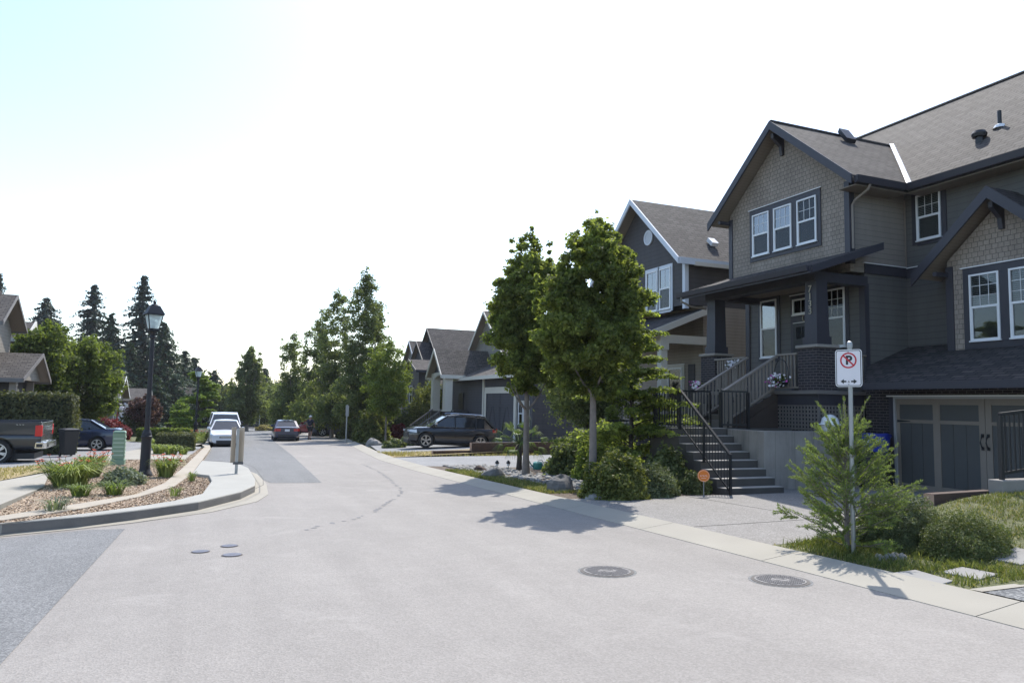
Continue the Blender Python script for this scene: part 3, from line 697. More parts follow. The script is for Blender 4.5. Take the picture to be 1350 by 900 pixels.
def pale_trim_house():
    H = thing('house', 'charcoal house with pale rake boards and round gable vent just beyond the near townhouse', 'house', (19, 25.5, -.5))
    y0, y1 = 22.4, 28.6; yc = 25.5; ez = 7.25; p = .9; over = .45
    m = MB(); m.box(16.2, y0, 5.45, 25, y1, ez); m.prism([(16.202, y0+.02, ez), (16.202, y1-.02, ez), (16.202, yc, ez+3.1*p-.05)], (8.7, 0, 0)); m.build('upper_wall', M['char_lap'], H)
    m = MB(); m.box(17.0, y0+.003, -.6, 25, y1-.003, 5.45); m.build('lower_wall', M['beige_lap'], H)
    zt = ez+.1; a = 15.75
    roof(H, [(a, y0-.25, zt-.25*p), (25.3, y0-.25, zt-.25*p), (25.3, yc, zt+3.1*p), (a, yc, zt+3.1*p)], 'shingle', 'soffit', fascia_edges=((0, 1), (3, 0)), fmat='bluewhite', fw=.24, fth=.06)
    roof(H, [(a, y1+.25, zt-.25*p), (a, yc, zt+3.1*p), (25.3, yc, zt+3.1*p), (25.3, y1+.25, zt-.25*p)], 'shingle', 'soffit', fascia_edges=((3, 0), (0, 1)), fmat='bluewhite', fw=.24, fth=.06)
    m = MB(); m.box(16.16, y0-.03, 5.3, 16.199, y0+.14, 7.1); m.box(16.163, y0-.034, 5.3, 16.32, y0-.001, 7.1); m.build('corner_board', M['bluewhite'], H)
    m = MB(); m.box(16.4, y0-.34, 6.88, 25.2, y0-.26, 7.02); m.build('gutter', M['cream'], H)
    m = MB(); m.lathe([(.31, 0), (.31, -.05), (.24, -.05), (.24, -.02)], (16.2, 24.85, 8.45), 24, 'x'); v = m.build('round_vent', M['bluewhite'], H)
    m = MB()
    for i in range(7):
        z = 8.28+i*.055; hw = math.sqrt(max(.01, .235**2-(z-8.45)**2)); m.box(16.165, 24.85-hw, z-.012, 16.172, 24.85+hw, z+.02)
    m.build('vent_slat', M['bluewhite'], v)
    window(H, (16.2, 24.05, 5.42), FX, .75, 1.6, 2, 1, trim=.11, trim_mat='bluewhite', head=False, bright=True)
    window(H, (16.2, 24.95, 5.42), FX, .75, 1.6, 2, 1, trim=.11, trim_mat='bluewhite', head=False, bright=True)
    m = MB(); zz = zt+(23.0-y0)*p; m.prism([(17.8, 22.95, zz+.02), (18.1, 22.95, zz+.02), (18.1, 23.25, zz+.27), (17.8, 23.25, zz+.27)], (0, -.1, .12)); m.build('roof_vent', M['white_metal'], H)
    # porch: shed roof, beam, posts, glazed door
    q = lambda x: 4.33+.40*(x-14.4)
    roof(H, [(14.4, 21.9, q(14.4)), (17.0, 21.9, q(17)), (17.0, 28.9, q(17)), (14.4, 28.9, q(14.4))], 'shingle_dark', 'soffit', fascia_edges=((0, 1), (3, 0)), fmat='cream', fw=.24, fth=.06)
    m = MB(); m.box(14.9, 22.05, 3.95, 15.2, 28.6, 4.25); m.box(15.201, 22.05, 3.95, 17.0, 22.3, 4.25); m.build('porch_beam', M['cream'], H)
    for y in (22.2, 25.2, 28.3):
        m = MB(); m.box(14.92, y-.13, .9, 15.18, y+.13, 3.949); m.box(14.88, y-.17, 3.7, 15.22, y+.17, 3.948); m.build('porch_post', M['cream'], H)
    m = MB(); m.box(14.7, 22.0, -.6, 17.0, 28.6, .9); m.build('porch_base', M['brick'], H)
    window(H, (17.0, 24.6, 1.0), FX, .9, 2.2, 1, 1, style='fixed', trim=.13, trim_mat='cream', blind=False, name='glazed_door')
    m = MB(); m.box(16.96, 22.9, .95, 16.999, 23.3, 3.3); m.build('door_panel', M['char_lap'], H)
    railing(H, (14.8, 22.1, .9), (16.9, 22.1, .9), .95, 'cream', top=.08, bal=.035, posts=True)
    return H
pale_trim_house()

def entry_stair():
    S = thing('concrete_stair', 'small concrete landing with black railing behind the two street trees', 'stairs', (14.0, 21.4, -.5))
    m = MB(); m.box(11.6, 20.2, -.6, 14.7, 21.7, .25)
    for i in range(4): m.box(11.6-.3*(4-i), 20.3, -.6, 11.6-.3*(3-i), 21.6, -.45+.17*i)
    m.build('steps', M['stair_conc'], S)
    railing(S, (11.7, 20.3, .25), (14.6, 20.3, .25), .95, 'black', top=.06, bal=.02, gap=.12, post=.03)
    k = Vector((0, 0, 1)); a, b = Vector((10.5, 20.35, -.4)), Vector((11.7, 20.35, .25)); m = MB(); m.beam(a+k*.9, b+k*.93, .05, .05); m.box(10.47, 20.32, -.45, 10.53, 20.38, .5)
    for i in range(1, 9): q = a.lerp(b, i/9); m.tube([q+k*.1, q+k*.9], .009, 6)
    m.build('handrail', M['black'], S)
entry_stair()

def porch_gable_house():
    H = thing('house', 'slate grey house with shingled gable porch and blue garage door behind the parked SUV', 'house', (20, 43, -.7))
    m = MB(); m.box(16.3, 36.3, -1, 26, 52.8, 3.6); m.build('wall', M['blue_lap'], H)
    # big gable roof over the body, ridge towards the street
    gable(H, 18.2, 26, 43.6, 52.8, 3.58, 4.1, .86, 'x', 'tan_lap', 'shingle', 'cream', over=.45, wallname='upper_wall')
    gable(H, 18.25, 26, 36.6, 43.1, 3.58, 4.0, .45, 'x', 'tan_lap', 'shingle', 'cream', over=.3, wallname='side_wall')
    # skirt roof in front
    q = lambda x: 3.35+.42*(x-15.6)
    roof(H, [(15.6, 36.0, q(15.6)), (18.3, 36.0, q(18.3)), (18.3, 49.9, q(18.3)), (15.6, 49.9, q(15.6))], 'shingle', 'soffit', fascia_edges=((0, 1), (3, 0)), fmat='cream', fw=.22, fth=.08)
    # porch gable
    yc = 48.4; y0, y1 = 46.55, 50.25; ze = 3.5; zr = 5.35
    roof(H, [(14.3, y0, ze), (18.4, y0, ze), (18.4, yc, zr), (14.3, yc, zr)], 'shingle', 'soffit', fascia_edges=((0, 1), (3, 0)), fmat='cream', fw=.24, fth=.06)
    roof(H, [(14.3, y1, ze), (14.3, yc, zr), (18.4, yc, zr), (18.4, y1, ze)], 'shingle', 'soffit', fascia_edges=((3, 0), (0, 1)), fmat='cream', fw=.24, fth=.06)
    m = MB(); m.prism([(14.75, y0+.35, 3.6), (14.75, y1-.35, 3.6), (14.75, yc, 5.12)], (.08, 0, 0)); m.build('porch_gable_wall', M['blue_lap'], H)
    m = MB(); a = []
    for i in range(13): t = i/12; a.append((14.7, y0+.5+t*(y1-y0-1), 3.25+.3*math.sin(t*math.pi)))
    m.prism([(14.7, y1-.5, 3.75)]+[(14.7, y0+.5, 3.75)]+a, (.14, 0, 0)); m.build('arched_beam', M['cream'], H)
    for y in (47.0, 49.8):
        m = MB(); m.box(14.62, y-.26, 1.18, 15.14, y+.26, 3.7); m.box(14.55, y-.32, 1.1, 15.2, y+.32, 1.179); m.build('porch_column', M['cream'], H)
        m = MB(); m.box(14.6, y-.3, -1, 15.18, y+.3, 1.099); m.build('brick_pillar', M['brick'], H)
    m = MB(); m.box(15.2, 46.7, -1, 16.3, 50, .3); m.build('porch_floor', M['concrete'], H)
    railing(H, (15.1, 46.72, .3), (16.25, 46.72, .3), .9, 'blue_lap', top=.07, bal=.04)
    k = Vector((0, 0, 1))
    for y in (47.35, 49.45):
        m = MB(); m.beam((13.0, y, .05), (14.6, y, 1.2), .09, .09); m.beam((13.0, y, -.55), (14.6, y, .45), .06, .06)
        for i in range(1, 11): x = 13+.145*i; z = .05+.72*(x-13); m.box(x-.02, y-.02, z-.6, x+.02, y+.02, z)
        m.build('stair_railing', M['taupe_grey'], H)
    m = MB()
    for i in range(5): m.box(13.0+.32*i, 47.4, -1, 14.6, 49.4, -.62+.18*i)
    m.build('stair', M['concrete'], H)
    m = MB(); m.box(16.25, 47.8, .3, 16.299, 48.8, 2.4); m.build('front_door', M['black'], H)
    # garage
    m = MB(); m.box(16.2, 43.2, -.9, 16.299, 43.5, 2.3); m.box(16.2, 38.4, -.9, 16.299, 38.7, 2.3); m.box(16.2, 38.4, 2.301, 16.299, 43.5, 2.68); m.build('garage_frame', M['cream'], H)
    m = MB(); m.box(16.24, 38.7, -.9, 16.29, 43.2, 2.3)
    for y in (38.75, 40.9, 41.05, 43.15): m.box(16.21, y-.06, -.9, 16.24, y+.06, 2.3)
    for y0_ in (38.81, 41.11):
        for a, b in ((0, .9), (2.03, 1.12)):
            m.prism([(16.215, y0_+a, -.8), (16.215, y0_+a+(.1 if a == 0 else -.1), -.8), (16.215, y0_+b+.06, 1.5), (16.215, y0_+b-.06, 1.5)], (.02, 0, 0))
        m.box(16.21, y0_, 1.5, 16.24, y0_+2.03, 1.62)
    m.build('garage_door', M['blue_lap'], H)
    for yl in (38.1, 37.35): window(H, (16.3, yl, .55), FX, .6, 1.2, 2, 1, trim=.1, trim_mat='cream', head=False)
    m = MB(); m.box(16.22, 36.3, -1, 16.298, 38.35, .3); m.build('brick_base', M['brick'], H)
    m = MB(); m.box(16.22, 43.7, 0, 16.299, 43.95, 3.3); m.build('corner_board', M['cream'], H)
    return H
porch_gable_house()

def roofscape_house():
    H = thing('house', 'dark grey house with stacked shingled gables beyond the gable porch house', 'house', (21, 62, -1.2))
    gable(H, 18, 28, 58, 66.2, -1.6, 4.6, .85, 'x', 'char_lap', 'shingle_dark', 'navy', over=.4)
    gable(H, 16.9, 18.4, 59.9, 63.5, 3.0, 5.35, .8, 'x', 'char_lap', 'shingle_dark', 'navy', over=.3, wallname='dormer_wall', ends=(1, 0))
    gable(H, 15.6, 18.3, 56.9, 61.0, -1.6, 4.25, .4, 'x', 'char_lap', 'shingle_dark', 'navy', over=.35, wallname='bay_wall', ends=(1, 0))
    gable(H, 16.4, 22, 53.6, 56.5, -1.6, 2.9, .5, 'x', 'char_lap', 'shingle_dark', 'bluewhite', over=.25, wallname='wing_wall')
    window(H, (15.6, 59.6, 1.6), FX, .9, 1.4, 2, 1, trim=.12, trim_mat='navy', head=False)
    G2 = thing('house', 'pale sided house whose narrow gable shows farthest down the right row', 'house', (21, 70, -1.6))
    gable(G2, 18.3, 28, 66.9, 72.3, -1.8, 5.1, .9, 'x', 'tan_lap', 'shingle', 'bluewhite', over=.35)
    window(G2, (18.3, 70.4, 4.2), FX, .9, 1.3, 2, 1, trim=.12, trim_mat='bluewhite', head=False)
    gable(G2, 16.8, 18.4, 66.9, 72.3, -1.8, 3.6, .35, 'x', 'tan_lap', 'shingle', 'bluewhite', over=.3, wallname='lower_wall', ends=(1, 0))
roofscape_house()

def left_houses():
    H = thing('house', 'grey house with brown shingled roofs and tan gable soffit behind the clipped hedge', 'house', (-14, 44, -.9))
    # upper gable, facing the street
    ye0, ye1 = 40.35, 45.35; yc = 42.8; ez = 5.05; zr = 6.6
    m = MB(); m.box(-20, 40.75, 2, -9.5, 44.95, 5.0); m.prism([(-9.502, 40.8, 5.0), (-9.502, 44.9, 5.0), (-9.502, yc, 6.35)], (-10, 0, 0)); m.build('upper_wall', M['tan_lap'], H)
    roof(H, [(-22, ye0, ez), (-8.9, ye0, ez), (-8.9, yc, zr), (-22, yc, zr)], 'shingle', 'soffit', fascia_edges=((0, 1), (1, 2)), fmat='taupe_grey')
    roof(H, [(-22, ye1, ez), (-22, yc, zr), (-8.9, yc, zr), (-8.9, ye1, ez)], 'shingle', 'soffit', fascia_edges=((3, 0), (2, 3)), fmat='taupe_grey')
    m = MB(); m.box(-11, 42.6, 6.5, -9.6, 43.0, 6.75); m.build('ridge_vent', M['shingle'], H)
    window(H, (-9.5, 41.25, 3.5), FXL, .75, 1.35, 2, 1, trim=.13, trim_mat='taupe_grey', head=False, bright=True)
    # lower roof towards the camera
    m = MB(); m.box(-20, 41.2, -1.2, -8.6, 46, 2.6); m.build('wall', M['char_lap'], H)
    roof(H, [(-22, 40.2, 2.42), (-7.9, 40.2, 2.42), (-7.6, 42.6, 3.72), (-22, 42.6, 3.72)], 'shingle', 'soffit', fascia_edges=((0, 1), (1, 2)), fmat='taupe_grey')
    roof(H, [(-22, 45, 2.42), (-22, 42.6, 3.72), (-7.6, 42.6, 3.72), (-7.6, 45, 2.42)], 'shingle', 'soffit', fascia_edges=((3, 0), (2, 3)), fmat='taupe_grey')
    m = MB(); m.prism([(-8.0, 40.7, 2.36), (-8.0, 44.6, 2.36), (-8.0, 42.6, 3.5)], (-.1, 0, 0)); m.build('gable_wall', M['tan_lap'], H)
    for y in (40.7, 44.3):
        m = MB(); m.box(-8.5, y-.14, -1, -8.22, y+.14, 2.3); m.build('porch_post', M['taupe'], H)
    H = thing('house', 'brown roofed house half hidden by the big green tree on the left', 'house', (-14, 55, -1.2))
    gable(H, -20, -10.3, 50.5, 54.5, -1.3, 5.0, .5, 'x', 'tan_lap', 'shingle', 'cream', over=.4)
    m = MB(); m.beam((-9.85, 50.1, 4.85), (-9.85, 52.5, 6.05), .1, .25); m.build('rake_board', M['cream'], H)
    H = thing('house', 'white trimmed house with red front door behind the round red shrub', 'house', (-9, 75, -1.6))
    gable(H, -18, -7.2, 70, 78, -1.7, 1.7, .42, 'x', 'tan_lap', 'shingle', 'white', over=.5)
    m = MB(); m.box(-7.2, 70.5, 1.1, -6.0, 77.5, 1.35); m.build('porch_roof', M['shingle'], H)
    for y in (70.8, 72.6, 75.0, 77.2):
        m = MB(); m.box(-6.35, y-.16, -1.7, -6.05, y+.16, 1.1); m.build('porch_column', M['white'], H)
    m = MB(); m.box(-7.199, 73.2, -1.5, -7.12, 74.3, .8); d = m.build('front_door', M['red_door'], H)
    m = MB(); m.box(-7.119, 73.4, .1, -7.11, 74.1, .6); m.build('door_light', M['carglass'], d)
    window(H, (-7.2, 70.9, -.6), FXL, 1.2, 1.4, 2, 1, trim=.12, trim_mat='white', head=False)
    H = thing('house', 'low house with dark roof behind the lilac brown shrub, seen past the first lamp post', 'house', (-10, 92, -2))
    gable(H, -18, -6.3, 90, 96, -2.2, 1.2, .45, 'x', 'tan_lap', 'shingle', 'white', over=.5)
M['red_door'] = plain('red_door_paint', (.42, .05, .06), .5, .1)
left_houses()

M['grey_far'] = lap('grey_siding', (.085, .085, .083), .2)
def end_house():
    H = thing('house', 'long dark grey house closing the view at the far end of the street', 'house', (10, 128, -2.8))
    gable(H, 2.5, 28, 124, 133, -3, .5, .62, 'x', 'grey_far', 'shingle', 'taupe_grey', over=.5)
    for x in (4, 9.5, 15, 20): window(H, (x, 124, -.5), FY, 1.4, 1.5, 2, 1, trim=.12, trim_mat='taupe_grey', head=False)
    m = MB(); m.box(11.2, 123.95, -3, 12.0, 123.999, 1.4); m.build('front_door', M['black'], H)
    H = thing('house', 'brown roofed house at the far end left of the conical street tree', 'house', (-2, 132, -2.8))
    gable(H, -4.5, .6, 127, 133, -3, .9, .8, 'x', 'tan_lap', 'shingle', 'taupe_grey', over=.5)
    window(H, (-2.8, 127, -1.0), FY, 1.4, 1.4, 2, 1, trim=.12, trim_mat='cream', head=False)
end_house()
# ---------------------------------------------------------------- the ground
def sheet(name, pts, mat, off, label=None, th=0, kind='structure', sub=None):
    """flat ground sheet (or slab) following the slope; pts (x, y) anticlockwise"""
    a = sum(pts[i][0]*pts[(i+1) % len(pts)][1]-pts[(i+1) % len(pts)][0]*pts[i][1] for i in range(len(pts)))
    if a < 0: pts = pts[::-1]
    m = MB(); P = [(x, y, G(y, off)) for x, y in pts]
    if th: m.prism(P, (0, 0, -th))
    else: m.face(P)
    o = m.build(name, M[mat], None); o['kind'] = kind; return o
m = MB()
ys = [-400, -60, -20, 0, 20, 40, 60, 80, 100, 130, 200, 400, 1500]
for a, b in zip(ys, ys[1:]): m.face([(-1500, a, G(a, -.03)), (1500, a, G(a, -.03)), (1500, b, G(b, -.03)), (-1500, b, G(b, -.03))])
tag(m.build('terrain', M['green_ground'], None), kind='structure')

kerbR = [(6.22, -60), (6.22, 23), (6.45, 29), (7.15, 36), (8.2, 45), (9.5, 57), (11, 75), (13, 100), (15, 124)]
edgeL = [(4, 124), (3.2, 100), (2.1, 75), (1.1, 55), (.38, 42), (.1, 33), (-.12, 26)]
gut = [(-0.03,27.19),(1.05,26.12),(1.47,22.65),(1.49,19.43),(1.33,16.66),(1.02,15.33),(0.17,13.88),(-0.9,12.91),(-1.58,12.43),(-2.48,11.97)]
sheet('road', kerbR+edgeL+gut[0:1]+gut[1:]+[(-9, 6.6), (-40, -14), (-60, -60)], 'asphalt', 0)
sheet('road_patch', [(2.82,19.29),(1.59,19.56),(1.54,20.12)]+[(1.4, 21.5), (1.25, 25), (-.1, 25.5), (.12, 33), (.4, 42), (1.12, 55), (2.15, 75), (3.3, 100), (4.1, 120), (11.5, 120), (8.4, 80), (5.84,78.18), (4.39,51.88), (3.57,33.33)], 'asphalt_new', .004)
sheet('road_patch', [(-1.0,12.23),(-1.44,12.3),(-2.44,11.79)]+[(-9, 6.2), (-30, -10), (-14, -20), (-1.35, -8), (-1.17,5.92)], 'asphalt_new', .004)
# right gutter strip with joints
def offs(pl, d):
    out = []
    for i, p in enumerate(pl):
        a = Vector(pl[max(i-1, 0)]); b = Vector(pl[min(i+1, len(pl)-1)]); t = (b-a).normalized(); out.append((p[0]+t.y*d, p[1]-t.x*d))
    return out
def strip(name, pl, w, mat, z0, z1, step=1.5, gap=.012):
    """concrete strip along pl, z0 at the inner edge, z1 at the outer edge, with cut joints"""
    m = MB(); pts = []
    for a, b in zip(pl, pl[1:]):
        a, b = Vector(a), Vector(b); n = max(1, int((b-a).length/step))
        pts += [tuple(a.lerp(b, i/n)) for i in range(n)]
    pts.append(pl[-1]); o = offs(pts, w)
    for i in range(len(pts)-1):
        a, b, c, d = Vector(pts[i]), Vector(pts[i+1]), Vector(o[i+1]), Vector(o[i])
        t = (b-a).normalized()*gap/2
        q = [a+t, b-t, c-t, d+t]; zz = (z0, z0, z1, z1)
        top = [(p.x, p.y, G(p.y, z)) for p, z in zip(q, zz)]
        m.prism(top[::-1], (0, 0, -.2))
    ob = m.build(name, M[mat], None); ob['kind'] = 'structure'; return ob
strip('right_gutter', kerbR[1:0:-1]+[(6.22, -30)], -.6, 'pave', .006, .08, 2.6)
strip('right_gutter', kerbR[1:8], .6, 'pave', .006, .08, 2.6)
# island kerb, gutter apron and concrete pad
kb = [(-0.03,26.98),(1.02,25.36),(1.24,22.92),(1.19,18.76),(1.08,17.09),(0.73,15.71),(-0.03,14.1),(-0.92,13.14),(-1.6,12.55),(-2.5,12.08)]
def inset(pl, d): return offs(pl, d)
m = MB()
for i in range(len(gut)-1):
    a, b, c, d = gut[i], gut[i+1], kb[i+1], kb[i]
    m.face([(a[0], a[1], G(a[1], .006)), (d[0], d[1], G(d[1], .02)), (c[0], c[1], G(c[1], .02)), (b[0], b[1], G(b[1], .006))][::1])
a, d = gut[-1], kb[-1]
m.face([(a[0], a[1], G(a[1], .006)), (d[0], d[1], G(d[1], .02)), (-9.1, 6.75, G(6.7, .02)), (-9.0, 6.5, G(6.5, .006))])
tag(m.build('island_gutter', M['pave'], None), kind='structure')
KH = .17
pad_in = [(-0.24,21.0),(0.16,20.29),(0.21,18.51),(0.02,15.51),(-0.44,14.36),(-0.96,13.63),(-1.65,12.87),(-2.51,12.06)]
kb2 = kb+[(-9.1, 6.75)]; pin = pad_in+[(-9.5, 7.15)]
pad = kb2+pin[::-1]
o = None
m = MB(); m.prism([(x, y, G(y, KH)) for x, y in (pad[::-1] if sum(pad[i][0]*pad[(i+1) % len(pad)][1]-pad[(i+1) % len(pad)][0]*pad[i][1] for i in range(len(pad))) < 0 else pad)], (0, 0, -.3))
tag(m.build('island_kerb', M['padconc'], None, bevel=.02), kind='structure')
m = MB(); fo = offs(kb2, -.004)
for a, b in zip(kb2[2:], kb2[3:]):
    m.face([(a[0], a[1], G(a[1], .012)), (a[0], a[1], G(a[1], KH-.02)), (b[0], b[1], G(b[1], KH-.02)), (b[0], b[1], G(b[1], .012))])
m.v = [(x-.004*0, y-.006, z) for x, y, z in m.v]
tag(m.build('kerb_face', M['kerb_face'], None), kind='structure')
m = MB()     # joint line that marks the kerb's inner edge
jl = inset(kb2, -.17)
m2 = [(x, y, G(y, KH+.0035)) for x, y in jl]
for a, b in zip(m2, m2[1:]): m.beam(a, b, .014, .003)
tag(m.build('kerb_joint', M['joint'], None), kind='structure')
# tan strip that was the street's old kerb
tan_in = [(0.33,38.62),(-0.25,21.62),(-0.56,17.82),(-1.12,15.72),(-1.46,14.9),(-1.82,14.09),(-2.68,12.85)]
tan_out = [(0.06,40.56),(-0.54,24.18),(-0.79,18.87),(-1.17,16.32),(-1.53,15.64),(-1.93,14.93),(-2.8,13.42)]
def ribbon(name, A, B, mat, z, th=.12):
    m = MB()
    for i in range(len(A)-1):
        q = [A[i], A[i+1], B[i+1], B[i]]
        m.prism([(x, y, G(y, z)) for x, y in q], (0, 0, -th))
    o = m.build(name, M[mat], None); o['kind'] = 'structure'; return o
tin = [(1.0, 55), (.3, 43)]+tan_in+[(-8, 8.6)]; tout = [(.6, 55), (-.08, 43)]+tan_out+[(-8.4, 9.0)]
ribbon('old_kerb_strip', tin, tout, 'tan_conc', .115)
# mulch beds
sheet('mulch_bed', pin+tin[::-1][:-2], 'mulch', .09)
sheet('mulch_bed', tout[2:]+[(-8.6, 10.5), (-4.4, 14.6)]+[(-3.03,14.48),(-3.1,18.38),(-3.62,22.23),(-3.25,26.68),(-2.87,29.23),(-1.69,29.48),(-0.67,28.28),(-0.2,37.81)], 'mulch', .085)
# sidewalk, driveways and dry lawn on the left
sheet('sidewalk', [(-8.8, 11.2)]+[(-3.18,15.2),(-3.13,18.57),(-3.81,23.4),(-4.33,20.5)]+[(-9.5, 14.5)], 'pave', .105, th=.1)
sheet('sidewalk', [(-3.66,22.51),(1.53,55.6),(1.65,67.04),(-4.53,26.98)], 'pave', .095)
sheet('lawn_strip', [(-9.6, 14.7)]+[(-4.38,20.73),(-3.94,23.73),(-4.53,26.98),(-5.38,25.36)]+[(-12, 22)], 'straw', .1)
sheet('left_driveway', [(-30, 25)]+[(-5.44,25.66),(-4.58,27.26)]+[(-2.4, 27.5), (-.4, 31.5), (-.1, 42), (-4, 52), (-30, 52)], 'drive', .05)
sheet('left_walk', [(-2.98,29.62),(-0.56,29.11),(-0.43,33.73),(-3.25,32.96)], 'pave', .099)
sheet('left_lawn', [(-1.2, 46), (-.2, 60), (1, 75), (-30, 75), (-30, 53), (-5, 52.5)], 'lawn', .06)
# right hand lots
sheet('aggregate_driveway', [(6.9, 7.72), (6.9, 13.5), (10.6, 13.25), (12.3, 13.9), (16, 13.9), (16, 8.4), (11.3, 8.0), (9.2, 7.75)], 'aggregate', .055)
m = MB(); 
for y in (9.4,): m.beam((6.95, y, G(y, .0575)), (15.9, y+.4, G(y+.4, .0575)), .015, .004)
m.beam((9.6, 7.9, G(8, .0575)), (9.6, 13.3, G(13.3, .0575)), .015, .004)
tag(m.build('driveway_joint', M['joint'], None), kind='structure')
sheet('planting_bed', [(6.9, 13.35), (6.95, 24.4), (11, 22.5), (12, 17), (10.6, 13.1)], 'soil', .045)
sheet('right_driveway', [(6.95, 24.4), (7.2, 30), (16.2, 31.5), (16.2, 24.2), (11, 22.5)], 'drive', .04)
m = MB(); m.face([(7.2, 30.1, G(30.1, .045)), (16.3, 31.4, G(31.4, .34)), (16.3, 34.5, G(34.5, .355)), (7.5, 33.4, G(33.4, .035))]); tag(m.build('lawn_strip', M['straw'], None), kind='structure')
m = MB(); m.face([(7.5, 33.4, G(33.4, .04)), (16.3, 34.5, G(34.5, .36)), (16.3, 44, G(44, .36)), (9.0, 43, G(43, .04))]); tag(m.build('right_driveway', M['drive'], None), kind='structure')
sheet('right_driveway', [(10.2, 58), (11.0, 66), (20, 67), (20, 58)], 'drive', .05)
sheet('right_lawn', [(9.0, 43), (10.2, 58), (20, 58), (20, 44)], 'lawn', .05)
# raised front lawn at the right
def lawn_z(x, y):
    t = min(1, max(0, (x-7.0)/4.6)); t = t*t*(3-2*t)
    return G(y, .05)+t*.55*min(1, max(.35, (y-2)/5.0))
m = MB(); nx, ny = 14, 10
def lp(i, j):
    y = 4.95+(7.74-4.95)*j/ny; x = 6.9+(13.5-6.9)*i/nx; return (x, y, lawn_z(x, y))
for i in range(nx):
    for j in range(ny): m.face([lp(i, j), lp(i+1, j), lp(i+1, j+1), lp(i, j+1)])
tag(m.build('front_lawn', M['lawn'], None, smooth=True), kind='structure')
sheet('aggregate_walk', [(6.95, 4.88), (6.95, 1), (13, 1), (13, 5.0), (8.0, 4.88)], 'aggregate_dark', .06)
sheet('walk_border', [(6.92, 4.88), (13, 4.97), (13, 5.05), (6.9, 5.0)], 'pave', .066)
sheet('walk_joint', [(7.0, 4.30), (13, 4.42), (13, 4.44), (7.0, 4.32)], 'joint', .064)

def tilt(m, yc):
    m.v = [(p[0], p[1], p[2]-.022*(p[1]-yc)) for p in m.v]; return m
def disc(name, label, x, y, r, group, mat='iron', cat='manhole cover', sq=False):
    t = thing(name, label, cat, (x, y, G(y)), group)
    m = MB(); m.lathe([(r*1.09, .003), (r*1.09, .006), (r, .0065)], (x, y, G(y)), 40); tilt(m, y).build('ring', M['rust'], t)
    if r > .2: m = MB(); m.lathe([(r*1.2, .0014), (r*1.2, .0022), (r*1.092, .0022), (r*1.092, .0014)], (x, y, G(y)), 40, cap=False); tilt(m, y).build('asphalt_collar', M['asphalt_new'], t)
    m = MB(); m.lathe([(r*.96, .006), (r*.96, .011)], (x, y, G(y)), 40)
    if r > .2:
        for i in range(-8, 9):
            h = math.sqrt(max(0, (r*.88)**2-(i*r*.104)**2)); k = int(h/.03)
            for j in range(-k, k+1):
                if i*i+j*j > 10: m.box(x+j*.03-.01, y+i*r*.104-.009, G(y)+.0112, x+j*.03+.01, y+i*r*.104+.009, G(y)+.0155)
        m.lathe([(r*.3, .0112), (r*.3, .0145), (r*.25, .0145), (r*.25, .0112)], (x, y, G(y)), 24, cap=False); m.box(x-r*.16, y-.012, G(y)+.0112, x+r*.16, y+.012, G(y)+.015)
    else:
        m.box(x-r*.3, y-.008, G(y)+.0112, x+r*.3, y+.008, G(y)+.0122)
    tilt(m, y).build('lid', M['lid' if r > .2 else 'valve'], t)
    return t
x, y = (4.16,7.19); disc('manhole_cover', 'iron manhole cover in mid road, farther from the no parking sign', x, y, .27, 'manhole covers in the road')
x, y = (5.65,6.17); disc('manhole_cover', 'iron manhole cover close to the right gutter, below the no parking sign', x, y, .27, 'manhole covers in the road')
x, y = (0.03,9.91); disc('valve_cover', 'small round valve cover on the road, leftmost of three and sunk in a dark rim', x, y, .10, 'small valve covers in the road', cat='valve cover')
x, y = (0.37,10.22); disc('valve_cover', 'small round valve cover on the road, farthest of the three from the camera', x, y, .10, 'small valve covers in the road', cat='valve cover')
x, y = (0.38,9.55); disc('valve_cover', 'small round valve cover on the road, the nearest of the three to the camera', x, y, .11, 'small valve covers in the road', cat='valve cover')
# ragged patch seam on the road
m = MB(); sm = [(1.45,11.33),(1.75,11.72),(2.09,12.01),(2.39,12.33),(2.83,13.08),(3.36,14.33),(3.81,15.37),(4.15,16.27),(4.39,17.53),(4.55,18.8),(4.77,20.25),(5.03,22.59),(5.16,24.35),(5.26,26.4)]
for a, b in zip(sm, sm[1:]):
    a, b = Vector(a), Vector(b); n = max(2, int((b-a).length/.16))
    for i in range(n):
        if rnd.random() < .3: continue
        p = a.lerp(b, (i+rnd.random()*.5)/n)+Vector((rnd.uniform(-.03, .03), rnd.uniform(-.03, .03))); w, l = rnd.uniform(.03, .07), rnd.uniform(.04, .12)
        k = [(p.x+w*math.cos(t)*rnd.uniform(.6, 1), p.y+l*math.sin(t)*rnd.uniform(.6, 1), G(p.y, .0042)) for t in (0, 1, 2.1, 3.1, 4.2, 5.2)]
        m.face(k)
tag(m.build('road_seam', M['seam'], None), kind='structure')
